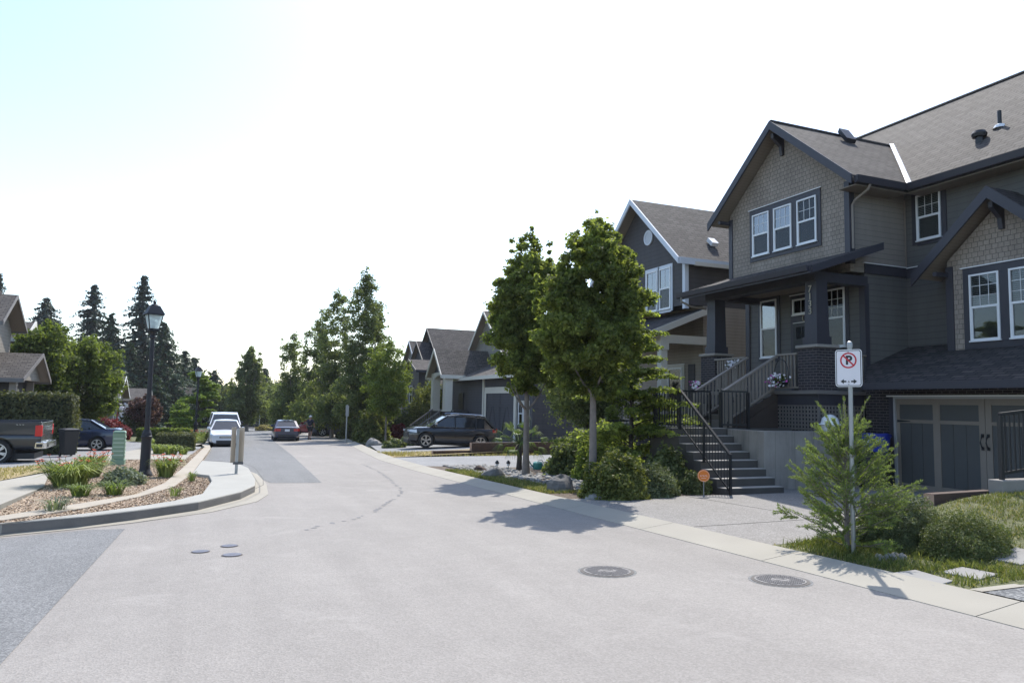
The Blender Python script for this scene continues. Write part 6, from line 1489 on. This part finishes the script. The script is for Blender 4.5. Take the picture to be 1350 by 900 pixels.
# -------------------------------------------------------------- street lamps
def lamp(label, x, y, H_):
    z = G(y)+.08; t = thing('street_lamp', label, 'street lamp', (x, y, z), 'lantern street lamps on the left side')
    m = MB(); m.lathe([(.20, 0), (.20, .04), (.17, .1), (.135, .16), (.125, .22), (.118, .95), (.12, .97), (.135, .99), (.135, 1.04), (.115, 1.06), (.12, 1.1), (.1, 1.14), (.085, 1.2)], (x, y, z), 20); m.build('pole_base', M['lamp_black'], t, smooth=True)
    m = MB(); m.tube([(x, y, z+1.18), (x, y, z+H_-.98)], [.066, .052], 14); m.lathe([(.06, 0), (.085, .02), (.085, .06), (.06, .09), (.07, .16), (.1, .2), (.06, .22)], (x, y, z+H_-1.02), 16); m.build('pole', M['lamp_black'], t, smooth=True)
    b = z+H_-.80; m = MB()
    def fr(r0, z0, r1, z1, mm):
        a0 = .32; P = []
        for r_, zz in ((r0, z0), (r1, z1)):
            for k in range(4): P.append((x+r_*math.cos(a0+math.pi/4+k*math.pi/2)*1.414, y+r_*math.sin(a0+math.pi/4+k*math.pi/2)*1.414, zz))
        mm.mesh(P, [(3, 2, 1, 0), (4, 5, 6, 7)]+[(k, (k+1) % 4, 4+(k+1) % 4, 4+k) for k in range(4)]); return P
    fr(.085, b, .11, b+.05, m); P = fr(.001, b+.02, .001, b+.021, MB())
    c0 = fr(.11, b, .185, b+.42, MB())
    for k in range(4): m.beam(c0[k], c0[4+k], .02, .02)
    for k in range(4): m.beam(c0[4+k], c0[4+(k+1) % 4], .03, .03); m.beam(c0[k], c0[(k+1) % 4], .03, .03)
    for k in range(4): m.tube([(x+.055*math.cos(k*1.571+.3), y+.055*math.sin(k*1.571+.3), b-.12), (x+.13*math.cos(k*1.571+.3), y+.13*math.sin(k*1.571+.3), b-.06), (x+.1*math.cos(k*1.571+.3), y+.1*math.sin(k*1.571+.3), b+.01)], .012, 6)
    m.build('lantern_frame', M['lamp_black'], t)
    m = MB(); fr(.104, b+.05, .175, b+.41, m); m.build('lantern_glass', M['lantern_glass'], t)
    m = MB(); m.lathe([(.03, .05), (.045, .10), (.045, .2), (.02, .26)], (x, y, b), 12); m.build('bulb', M['lamp_bulb'], t, smooth=True)
    m = MB(); fr(.225, b+.42, .217, b+.445, m); fr(.212, b+.446, .11, b+.66, m); m.lathe([(.10, .66), (.07, .70), (.03, .71), (.045, .75), (.02, .79), (.005, .82)], (x, y, b), 12); m.build('lantern_roof', M['lamp_black'], t)
lamp('tall black lantern street lamp in the corner flower bed, the nearer of two', -1.38, 21.41, 4.6)
x, y = (-0.54,52.5,-0.97)[0], 52.5; lamp('black lantern street lamp beside the white cars, the farther of two', x, y, 4.9)
# ------------------------------------------------------------------ vehicles
def apply_bool(o, cutters):
    for c in cutters:
        md = o.modifiers.new('cut', 'BOOLEAN'); md.object = c; md.operation = 'DIFFERENCE'; md.solver = 'EXACT'
    dg = bpy.context.evaluated_depsgraph_get(); me = bpy.data.meshes.new_from_object(o.evaluated_get(dg)); o.modifiers.clear(); old = o.data; o.data = me; bpy.data.meshes.remove(old)
    for c in cutters: bpy.data.objects.remove(c)
    me.polygons.foreach_set('use_smooth', [True]*len(me.polygons))
    try: me.set_sharp_from_angle(angle=R(32))
    except Exception: pass
def interp(tab, x):
    tab = sorted(tab)
    if x <= tab[0][0]: return tab[0][1:]
    for a, b in zip(tab, tab[1:]):
        if x <= b[0]: k = (x-a[0])/(b[0]-a[0]); return tuple(p+(q-p)*k for p, q in zip(a[1:], b[1:]))
    return tab[-1][1:]
def paint(name, col, metal=.25):
    m, nt, b = newmat(name); b.inputs['Base Color'].default_value = c4(col); b.inputs['Metallic'].default_value = metal; b.inputs['Roughness'].default_value = .32
    b.inputs['Coat Weight'].default_value = 1.; b.inputs['Coat Roughness'].default_value = .04
    f = noise(nt, coord(nt, 'Object'), 3, 4); nt.links.new(mixc(nt, f, shade(col, .9), shade(col, 1.1)), b.inputs['Base Color']); return m
def car(name, label, cat, S, loc, heading, pm, group=None, roofmat=None, trimmat='chrome', pitch=0.):
    t = thing(name, label, cat, (0, 0, 0), group); st = S['body']; Lh = S['L']/2; bx = S.get('boxy', 0)
    xs = np.linspace(-Lh, Lh, 41); rings = []
    def half(x):
        zl, zt, w = interp(st, x); h = zt-zl
        return [(0, zl), (w*.8, zl), (w*.95, zl+.06), (w*(.985+.01*bx), zl+.22*h), (w, zl+.5*h), (w*(.985+.015*bx), zl+.72*h), (w*(.955+.04*bx), zl+.88*h), (w*(.90+.07*bx), zl+.97*h), (w*(.75+.15*bx), zt), (0, zt+.015)]
    for x in xs:
        hf = half(x); rings.append([(x, y, z) for y, z in hf]+[(x, -y, z) for y, z in hf[-2:0:-1]])
    n = len(rings[0]); m = MB(); m.mesh([p for r_ in rings for p in r_], [(i*n+j, i*n+(j+1) % n, (i+1)*n+(j+1) % n, (i+1)*n+j) for i in range(len(xs)-1) for j in range(n)]+[tuple(range(n))[::-1], tuple((len(xs)-1)*n+j for j in range(n))])
    body = m.build('body', pm, t, smooth=True, loc=(0, 0, 0))
    W = S['W']/2; wr = S['r']; cut = []
    for ax in S['axles']:
        for s in (-1, 1):
            c = MB(); c.lathe([(wr*1.19, 0), (wr*1.19, .34)], (ax, (W-.30) if s > 0 else -(W+.04), wr*1.02), 28, 'y'); cut.append(c.build('cutter', pm, None, loc=(0, 0, 0)))
    bpy.context.view_layer.update(); apply_bool(body, cut); body.parent = t
    m = MB()
    for ax in S['axles']:
        m.box(ax-wr*1.1, -W+.26, .12, ax+wr*1.1, W-.26, wr*1.7)
    m.box(-Lh*.93, -W*.72, .16, Lh*.93, W*.72, .36); m.build('underbody', M['plastic'], t, loc=(0, 0, 0))
    # wheels
    for ax in S['axles']:
        for s in (-1, 1):
            m = MB(); c = (ax, s*(W-.125), wr); m.lathe([(wr*.62, -.11), (wr*.93, -.115), (wr, -.08), (wr, .08), (wr*.93, .115), (wr*.62, .11)], c, 28, 'y', cap=False); ty = m.build('wheel', M['tyre'], t, smooth=True, loc=(0, 0, 0))
            m = MB(); k = S.get('spokes', 5); oy = s*.118
            m.lathe([(wr*.69, s*.06), (wr*.69, oy), (wr*.62, oy), (wr*.6, s*.06)], c, 28, 'y', cap=False); m.lathe([(wr*.14, s*.05), (wr*.14, oy*.98), (wr*.06, oy*1.02)], c, 14, 'y')
            for q in range(k):
                a = 6.283*q/k+.3
                for da in (-.13, .13): m.beam((ax+wr*.1*math.cos(a), c[1]+oy*.9, wr+wr*.1*math.sin(a)), (ax+wr*.66*math.cos(a+da), c[1]+oy*.92, wr+wr*.66*math.sin(a+da)), wr*.11, .03, up=(0, 1, 0))
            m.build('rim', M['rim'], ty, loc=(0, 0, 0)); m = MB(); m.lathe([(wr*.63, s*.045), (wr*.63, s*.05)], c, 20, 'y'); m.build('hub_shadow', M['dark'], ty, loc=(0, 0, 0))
    # cabin: glass set into painted pillars and roof
    C = S['cabin']     # (x, z, half width at the belt, half width on top)
    zb = S['belt']; B = [(x, hb, zb-.03) for x, z, hb, ht in C]; T = [(x, ht, z) for x, z, hb, ht in C]
    fl = lambda p: (p[0], -p[1], p[2])
    m = MB(); m.face([fl(B[0]), B[0], T[1], fl(T[1])]); m.build('windshield', M['carglass'], t, loc=(0, 0, 0))
    m = MB(); m.face([B[-1], fl(B[-1]), fl(T[-2]), T[-2]]); m.build('rear_window', M['carglass'], t, loc=(0, 0, 0))
    for s in (1, -1):
        m = MB(); q = [B[0]]+[T[i] for i in range(1, len(C)-1)]+[B[-1]]; q += [B[i] for i in range(len(C)-2, 0, -1)]
        q = [(a, b*s*.995, c) for a, b, c in q]; m.face(q if s < 0 else q[::-1]); m.build('side_window', M['carglass'], t, loc=(0, 0, 0))
    m = MB()
    for i in range(1, len(C)-2):
        a, b = T[i], T[i+1]; k = 6; P = []
        for (x, h, z) in (a, b):
            for j in range(k+1): v = -1+2*j/k; P.append((x, h*1.03*v, z+.045*(1-v*v)-.012))
        m.mesh(P, [(j, j+1, k+2+j, k+1+j) for j in range(k)])
        for s in (-1, 1): m.face([(a[0], s*a[1]*1.03, a[2]-.012), (b[0], s*b[1]*1.03, b[2]-.012), (b[0], s*b[1]*1.05, b[2]-.07), (a[0], s*a[1]*1.05, a[2]-.07)])
    m.build('roof', roofmat or pm, t, smooth=True, loc=(0, 0, 0))
    m = MB()
    for s in (-1, 1):
        f = lambda p, k=1.0: (p[0], p[1]*s*k, p[2])
        m.beam(f(B[0]), f(T[1]), .06, .07); m.beam(f(B[-1]), f(T[-2]), S.get('cp', .12), .07)
        m.beam((T[1][0], 0, T[1][2]+.01), f(T[1]), .05, .05); m.beam((T[-2][0], 0, T[-2][2]+.01), f(T[-2]), .07, .05)
    m.build('pillar', pm, t, loc=(0, 0, 0))
    m = MB()
    for xb, wd in S['bp']:
        zt = np.interp(xb, [p[0] for p in T][::-1], [p[2] for p in T][::-1]); ht = np.interp(xb, [p[0] for p in T][::-1], [p[1] for p in T][::-1]); hb = np.interp(xb, [p[0] for p in B][::-1], [p[1] for p in B][::-1])
        for s in (-1, 1): m.beam((xb, s*hb*1.0, zb-.03), (xb, s*ht*1.0, zt-.02), .035, wd)
    m.build('door_pillar', M['plastic'] if not S.get('dpaint') else pm, t, loc=(0, 0, 0))
    m = MB()
    for s in (-1, 1):
        for a, b in zip(B, B[1:]): m.beam((a[0], s*a[1]*1.012, a[2]+.025), (b[0], s*b[1]*1.012, b[2]+.025), .018, .022)
        for a, b in zip(T[1:-1], T[2:-1]): m.beam((a[0], s*a[1]*1.055, a[2]-.075), (b[0], s*b[1]*1.055, b[2]-.075), .014, .02)
    m.build('window_trim', M[trimmat], t, loc=(0, 0, 0))
    # surface patches for lamps and seams
    def ysurf(x, z):
        hf = half(x)[1:-1]; zz = [p[1] for p in hf]; return float(np.interp(z, zz, [p[0] for p in hf]))
    def patch(nm, x0, x1, z0, z1, mat, s, skew=0., off=.006, taper=0.):
        m = MB(); nx, nz = 6, 4; P = []
        for i in range(nx+1):
            for j in range(nz+1):
                u, v = i/nx, j/nz; z = z0+(z1-z0)*v+taper*(u-.5)*(1 if v > .5 else -1)*abs(v-.5)*2; x = x0+(x1-x0)*u+skew*v; P.append((x, s*(ysurf(x, z)+off), z))
        fs = [(i*(nz+1)+j, (i+1)*(nz+1)+j, (i+1)*(nz+1)+j+1, i*(nz+1)+j+1) for i in range(nx) for j in range(nz)]; m.mesh(P, fs if s < 0 else [f[::-1] for f in fs]); return m.build(nm, M[mat], t, smooth=True, loc=(0, 0, 0))
    zl, zt, we = interp(st, Lh); zr_, ztr, wre = interp(st, -Lh)
    for s in (-1, 1):
        h = S['head']; patch('headlight', Lh-h[0], Lh-.015, h[1], h[2], 'head', s, taper=-.03)
        k = S['tail']; patch('tail_lamp', -Lh+.015, -Lh+k[0], k[1], k[2], 'tail', s)
        m = MB(); m.box(Lh+.002, s*(we-.01), h[1]+.01, Lh+.02, s*(we*.52), h[2]-.02); m.build('headlight', M['head'], t, loc=(0, 0, 0))
        m = MB(); m.box(-Lh-.02, s*(wre-.01), k[1]+.01, -Lh-.002, s*(wre*.58), k[2]-.01); m.build('tail_lamp', M['tail'], t, loc=(0, 0, 0))
        mx = S['mirror']; m = MB(); m.lathe([(.03, 0), (.085, .02), (.08, .1), (.03, .13)], (mx, 0, zb+.09), 12, 'x'); m.v = [(x, s*(W*.93+.02)+y*1.25+s*.06, z) for x, y, z in m.v]; m.beam((mx+.05, s*W*.86, zb+.03), (mx+.05, s*(W*.95), zb+.07), .05, .05); m.build('mirror', M['plastic'] if S.get('bm') else pm, t, smooth=True, loc=(0, 0, 0))
        for xh in S['handles']: m = MB(); m.box(xh-.09, s*(ysurf(xh, zb-.14)+.004), zb-.155, xh+.09, s*(ysurf(xh, zb-.14)+.028), zb-.125); m.build('door_handle', M[trimmat if not S.get('dh') else 'plastic'], t, loc=(0, 0, 0))
        for xs_ in S['seams']: patch('door_seam', xs_-.006, xs_+.006, zl+.16, zb-.04, 'dark', s, off=.0025)
    m = MB(); g0, g1, g2, g3 = S['grille']; m.box(Lh+.002, -we*g2, g0, Lh+.012, we*g2, g1); m.box(Lh+.002, -we*g3, .2, Lh+.012, we*g3, .2+S.get('lg', .16)); m.build('grille', M['plastic'], t, loc=(0, 0, 0))
    m = MB(); m.box(Lh+.013, -we*g2*.9, (g0+g1)/2-.012, Lh+.022, we*g2*.9, (g0+g1)/2+.012); m.build('grille_bar', M['chrome'], t, loc=(0, 0, 0))
    m = MB(); m.box(-Lh-.016, -.16, S['plate'], -Lh-.003, .16, S['plate']+.15); m.build('licence_plate', M['plate'], t, loc=(0, 0, 0))
    m = MB(); m.box(-Lh-.012, -wre*.8, zr_+.02, -Lh-.002, wre*.8, zr_+.14); m.build('rear_valance', M['plastic'], t, loc=(0, 0, 0))
    t.location = loc; t.rotation_euler = (0, pitch, heading); ORIG[t.name] = Vector((0, 0, 0)); t['_half'] = Lh; del t['_half']
    return t
SEDAN = dict(L=4.5, W=1.76, r=.315, belt=.93, body=[(-2.25, .36, .98, .74), (-2.1, .28, 1.03, .83), (-1.7, .22, 1.03, .875), (-.5, .2, .965, .88), (.9, .2, .93, .88), (1.3, .2, .88, .875), (1.8, .22, .79, .86), (2.08, .24, .77, .82), (2.25, .26, .70, .72)],
             axles=(1.33, -1.32), cabin=[(1.0, .93, .80, .8), (.2, 1.40, .80, .57), (-.35, 1.455, .80, .58), (-1.0, 1.38, .80, .57), (-1.75, .98, .76, .6)], bp=[(-.22, .07)], head=(.5, .52, .70), tail=(.3, .72, .92), mirror=.78, handles=(.12, -.8), seams=(.98, -.22, -1.12), grille=(.53, .62, .48, .7), lg=.2, plate=.72, cp=.16, dh=1)
SUV = dict(L=4.6, W=1.84, r=.38, belt=1.08, body=[(-2.30, .42, 1.05, .76), (-2.2, .32, 1.10, .86), (-1.8, .26, 1.10, .915), (-.5, .25, 1.07, .92), (1.0, .25, 1.03, .92), (1.35, .25, 1.05, .915), (1.9, .27, 1.01, .89), (2.15, .3, .95, .83), (2.30, .34, .87, .72)],
           axles=(1.45, -1.405), cabin=[(1.25, 1.06, .84, .84), (.35, 1.64, .84, .64), (-.3, 1.735, .85, .66), (-1.6, 1.69, .85, .64), (-2.22, 1.12, .80, .68)], bp=[(-.05, .09), (-1.15, .1)], head=(.36, .76, .89), tail=(.26, .9, 1.12), mirror=.92, handles=(.12, -.95), seams=(1.12, -.05, -1.2), grille=(.56, .82, .5, .7), plate=.86, cp=.2)
VAN = dict(L=5.0, W=1.95, r=.36, belt=1.2, body=[(-2.5, .4, 1.2, .88), (-2.35, .3, 1.22, .95), (-1.8, .28, 1.22, .975), (.9, .28, 1.2, .975), (1.5, .28, 1.14, .96), (2.2, .3, 1.04, .93), (2.4, .34, .95, .86), (2.5, .4, .84, .78)],
           axles=(1.6, -1.5), cabin=[(1.6, 1.18, .9, .9), (.85, 1.80, .9, .72), (0, 1.9, .9, .74), (-2.0, 1.88, .9, .73), (-2.42, 1.24, .88, .74)], bp=[(.1, .1), (-1.1, .1)], head=(.4, .72, .96), tail=(.2, .9, 1.3), mirror=1.25, handles=(.3, -.7), seams=(1.1, .1, -1.0), grille=(.6, .86, .6, .8), plate=.8, cp=.2, bm=1)
PB, PD, PN, PW, PG, PR = (paint('graphite_car_paint', (.022, .024, .03)), paint('dark_grey_car_paint', (.011, .018, .055), 0), paint('navy_car_paint', (.012, .022, .06)), paint('white_car_paint', (.72, .73, .75), 0), paint('silver_grey_car_paint', (.11, .12, .15)), paint('red_car_paint', (.28, .02, .03)))
pm = math.pi
x, y = 11.75, 36.6
suv = car('parked_suv', 'dark graphite SUV parked nose out on the sloping driveway of the slate house', 'car', SUV, (x, y, G(y)+.15), pm-.06, PB, pitch=-.038)
m = MB()
for s in (-1, 1): m.tube([(.2, s*.62, 1.73), (.05, s*.63, 1.79), (-1.4, s*.63, 1.78), (-1.55, s*.62, 1.72)], .018, 6)
m.build('roof_rail', M['chrome'], suv, loc=(0, 0, 0))
car('parked_car', 'small white sedan parked facing the camera at the left kerb', 'car', SEDAN, (1.12, 45.4, G(45.4)), -pm/2, PW)
car('parked_van', 'tall white van with black mirrors parked behind the small white sedan', 'van', VAN, (1.22, 52.2, G(52.2)), -pm/2, PW)
car('moving_car', 'dark sedan seen from behind with red tail lamps, driving away down the street', 'car', SEDAN, (5.35, 55.0, G(55)), pm/2-.04, PD)
x = (-3.69,38.2,-0.15)[0]-2.1
car('parked_car', 'dark blue sedan parked on the left driveway beside the clipped hedge', 'car', SEDAN, (x, 39.1, G(39.1)+.04), pm-.02, PN)
x, y = (9.43,62.0,-0.33)[0], 62.5
car('parked_suv', 'silver grey SUV parked behind the narrow trees past the walking person', 'car', SUV, (x+1.0, 63, G(63)+.1), pm, PG)
car('parked_car', 'red car half hidden behind the walking person', 'car', SEDAN, (x-.3, 67.5, G(67)+.1), pm/2+.5, PR)
# pickup truck with an open bed
PICK = dict(L=5.85, W=2.03, r=.41, belt=1.28, boxy=1, body=[(-2.92, .52, .98, .97), (-2.8, .46, 1.0, 1.01), (-.75, .46, 1.0, 1.015), (-.7, .46, 1.28, 1.015), (1.3, .46, 1.27, 1.015), (1.4, .46, 1.22, 1.01), (2.6, .48, 1.14, .99), (2.8, .5, 1.08, .94), (2.92, .55, 1.0, .86)],
            axles=(1.95, -1.7), cabin=[(1.35, 1.27, .93, .93), (.75, 1.8, .93, .74), (.2, 1.9, .93, .76), (-.5, 1.88, .93, .76), (-.72, 1.28, .93, .78)], bp=[(.2, .1)], head=(.35, .8, 1.02), tail=(.1, .96, .99), mirror=1.0, handles=(.45, -.3), seams=(1.0, .2), grille=(.65, 1.0, .7, .8), plate=.6, spokes=6)
tx, ty = -7.98, 30.0
t = car('pickup_truck', 'dark grey pickup truck with chrome rear bumper, parked at the left edge of the picture', 'pickup truck', PICK, (tx, ty, G(29.5)+.0), pm, PB)
m = MB()
for s in (-1, 1): m.box(-2.86, s*.93, .985, -.78, s*1.012, 1.40); m.box(-2.9, s*.90, 1.401, -.78, s*1.018, 1.425)
m.box(-.86, -.93, .985, -.78, .93, 1.45); m.build('bed_wall', PB, t, loc=(0, 0, 0), bevel=.012)
m = MB(); m.box(-2.93, -.86, .72, -2.87, .86, 1.40); m.box(-2.945, -.5, 1.0, -2.931, .5, 1.25); m.build('tailgate', M['chrome_dark'], t, loc=(0, 0, 0), bevel=.01)
for s in (-1, 1):
    m = MB(); m.box(-2.935, s*.87, .93, -2.74, s*1.022, 1.30); m.build('tail_lamp', M['tail_bright'], t, loc=(0, 0, 0), bevel=.015)
m = MB(); m.prism([(-3.0, -1.0, .52), (-3.08, -.9, .52), (-3.08, .9, .52), (-3.0, 1.0, .52), (-2.75, 1.01, .52), (-2.75, -1.01, .52)], (0, 0, .22)); m.build('bumper', M['chrome'], t, loc=(0, 0, 0), bevel=.02)
m = MB(); m.box(-3.082, -.8, .56, -3.07, -.5, .68); m.box(-3.082, .5, .56, -3.07, .8, .68); m.box(-2.98, -1.015, .57, -2.8, -1.0125, .68); m.box(-2.98, 1.0125, .57, -2.8, 1.015, .68); m.build('bumper_step', M['plastic'], t, loc=(0, 0, 0))
m = MB()
for k in range(3): m.beam((-2.42+.09*k, 1.0155, 1.31), (-2.37+.09*k, 1.0155, 1.325), .004, .012)
m.build('side_badge', M['rim'], t, loc=(0, 0, 0))
p = (-4.7,118.0,-1.5); car('pickup_truck', 'white pickup far off between the plum maple and the lime green tree', 'pickup truck', PICK, (p[0]-1.6, 118, G(118)+.05), pm-.2, PW)

# ----------------------------------------------------------- the walking man
def person(label, x, y, rz):
    z0 = G(y); t = thing('person', label, 'person', (x, y, z0))
    J = dict(pel=((0, 0, .96), .145), bel=((0, .01, 1.1), .14), che=((0, .03, 1.32), .165), nek=((0, .04, 1.5), .06), hea=((0, .05, 1.62), .088), top=((0, .05, 1.72), .07),
             hl=((-.1, 0, .9), .095), kl=((-.11, .12, .5), .06), al=((-.11, .04, .1), .042), tl=((-.12, .22, .045), .035), hr=((.1, 0, .9), .095), kr=((.11, .02, .5), .06), ar=((.11, -.25, .16), .042), tr=((.12, -.14, .05), .035),
             sl=((-.2, .03, 1.42), .07), el=((-.27, -.08, 1.14), .046), wl=((-.27, .03, .9), .034), fl=((-.27, .06, .8), .03), sr=((.2, .03, 1.42), .07), er=((.28, .05, 1.15), .046), wr=((.25, .2, .98), .034), fr=((.24, .25, .9), .03))
    E_ = [('pel', 'bel'), ('bel', 'che'), ('che', 'nek'), ('nek', 'hea'), ('hea', 'top'), ('pel', 'hl'), ('hl', 'kl'), ('kl', 'al'), ('al', 'tl'), ('pel', 'hr'), ('hr', 'kr'), ('kr', 'ar'), ('ar', 'tr'), ('che', 'sl'), ('sl', 'el'), ('el', 'wl'), ('wl', 'fl'), ('che', 'sr'), ('sr', 'er'), ('er', 'wr'), ('wr', 'fr')]
    def skin(name, keys, mat, grow=0., cut=None):
        ks = [k for k in J if k in keys]; ed = [(ks.index(a), ks.index(b)) for a, b in E_ if a in ks and b in ks]
        me = bpy.data.meshes.new(name); me.from_pydata([J[k][0] if cut is None or k not in cut else cut[k] for k in ks], ed, []); o = bpy.data.objects.new(name, me); COL.objects.link(o)
        md = o.modifiers.new('skin', 'SKIN'); sv = me.skin_vertices[0].data
        for i, k in enumerate(ks): r_ = J[k][1]+grow; sv[i].radius = (r_, r_*.82 if k in ('che', 'bel', 'pel') else r_); sv[i].use_root = i == 0
        sb = o.modifiers.new('sub', 'SUBSURF'); sb.levels = sb.render_levels = 2
        bpy.context.view_layer.update(); dg = bpy.context.evaluated_depsgraph_get(); m2 = bpy.data.meshes.new_from_object(o.evaluated_get(dg)); o.modifiers.clear(); o.data = m2; m2.materials.append(M[mat]); m2.polygons.foreach_set('use_smooth', [True]*len(m2.polygons)); o.parent = t; ORIG[o.name] = Vector(); return o
    skin('body', list(J), 'skin')
    skin('shirt', ['pel', 'bel', 'che', 'sl', 'el', 'sr', 'er'], 'navy_cloth', .022, dict(el=(-.25, -.03, 1.22), er=(.26, .04, 1.22)))
    skin('shorts', ['pel', 'hl', 'kl', 'hr', 'kr'], 'dark_cloth', .026, dict(kl=(-.11, .09, .58), kr=(.11, .02, .58)))
    m = MB(); m.lathe([(.105, 1.67), (.108, 1.71), (.09, 1.77), (.03, 1.80)], (0, .05, 0), 14); m.mesh([(-.08, .13, 1.685), (.08, .13, 1.685), (.06, .25, 1.675), (-.06, .25, 1.675)], [(0, 1, 2, 3)]); m.build('cap', M['white'], t, smooth=True, loc=(0, 0, 0))
    m = MB()
    for a, b in (((-.12, .12, .04), (-.12, -.0, .06)), ((.12, -.22, .1), (.12, -.1, .04))): m.beam(a, b, .1, .09)
    m.v = [(p[0], p[1]+.06, p[2]) for p in m.v]; m.build('shoe', M['dark_cloth'], t, loc=(0, 0, 0), bevel=.02)
    t.rotation_euler = (0, 0, rz); ORIG[t.name] = Vector(); return t
x, y = 7.25, 56.5; person('person in navy shirt, dark shorts and white cap walking past the parked cars', x, y, -.5)
x, y = (10.54,63.63); t = thing('refuse_box', 'grey upright box standing at the driveway edge behind the walking person', 'box', (x, y, G(y))); m = MB(); m.box(x-.25, y-.25, G(y), x+.25, y+.25, G(y)+1.0); m.build('box_body', M['panel'], t, bevel=.03); m = MB(); m.prism([(x-.28, y-.28, G(y)+1.001), (x+.28, y-.28, G(y)+1.001), (x+.28, y+.28, G(y)+1.09), (x-.28, y+.28, G(y)+1.09)], (0, 0, .03)); m.build('lid', M['panel'], t)

# ------------------------------------------------------------ camera and light
f, pit, rol, yaw = 966.266/1350*36, .0855092, .0187925, .3927739
fw = Vector((math.sin(yaw)*math.cos(pit), math.cos(yaw)*math.cos(pit), math.sin(pit))); r0 = Vector((math.cos(yaw), -math.sin(yaw), 0)); u0 = r0.cross(fw)
rr = math.cos(rol)*r0+math.sin(rol)*u0; uu = -math.sin(rol)*r0+math.cos(rol)*u0
cd = bpy.data.cameras.new('camera'); cam = bpy.data.objects.new('camera', cd); COL.objects.link(cam)
mt = Matrix((rr, uu, -fw)).transposed().to_4x4(); mt.translation = (0, 0, 1.65); cam.matrix_world = mt
cd.sensor_width = 36; cd.lens = f; cd.clip_end = 5000; cd.clip_start = .05; scene.camera = cam
sdir = Vector((1.09, 1.42, 2.29)).normalized(); el = math.asin(sdir.z); az = math.atan2(sdir.x, sdir.y)
sl = bpy.data.lights.new('sun', 'SUN'); sl.energy = SUN_E; sl.angle = R(.53); sl.color = (1, .955, .88); so = bpy.data.objects.new('sun', sl); COL.objects.link(so); so.rotation_euler = (-sdir).to_track_quat('-Z', 'Y').to_euler()
wd = bpy.data.worlds.new('World'); scene.world = wd; wd.use_nodes = True; nt = wd.node_tree; bg = nt.nodes['Background']
sk = nt.nodes.new('ShaderNodeTexSky'); sk.sky_type = 'NISHITA'; sk.sun_disc = False; sk.sun_elevation = el; sk.sun_rotation = az; sk.air_density = 1.0; sk.dust_density = 1.0; sk.ozone_density = 1.0
hs = nt.nodes.new('ShaderNodeHueSaturation'); hs.inputs['Saturation'].default_value = 1.0; nt.links.new(sk.outputs[0], hs.inputs['Color']); nt.links.new(hs.outputs[0], bg.inputs[0]); bg.inputs[1].default_value = SKY_S
vs = scene.view_settings; vs.view_transform = 'Standard'; vs.look = 'None'; vs.exposure = EXPO; vs.gamma = 1
scene.cycles.max_bounces = 6; scene.cycles.transparent_max_bounces = 8; scene.cycles.caustics_reflective = False; scene.cycles.caustics_refractive = False; scene.cycles.sample_clamp_indirect = 6
scene.render.film_transparent = False
# ------------------------------------------------------------------ summer haze
m = MB(); m.box(-1510, -410, -4.2, 1510, 1510, 52)
hm, hnt, hb = newmat('summer_haze'); hnt.nodes.remove(hb)
pv = hnt.nodes.new('ShaderNodeVolumePrincipled'); pv.inputs['Color'].default_value = (.93, .95, 1, 1); pv.inputs['Density'].default_value = HAZE; pv.inputs['Anisotropy'].default_value = .25
hnt.links.new(pv.outputs[0], hnt.nodes['Material Output'].inputs['Volume'])
M['haze'] = hm; o = m.build('haze', hm, None, uv=False); o['kind'] = 'stuff'
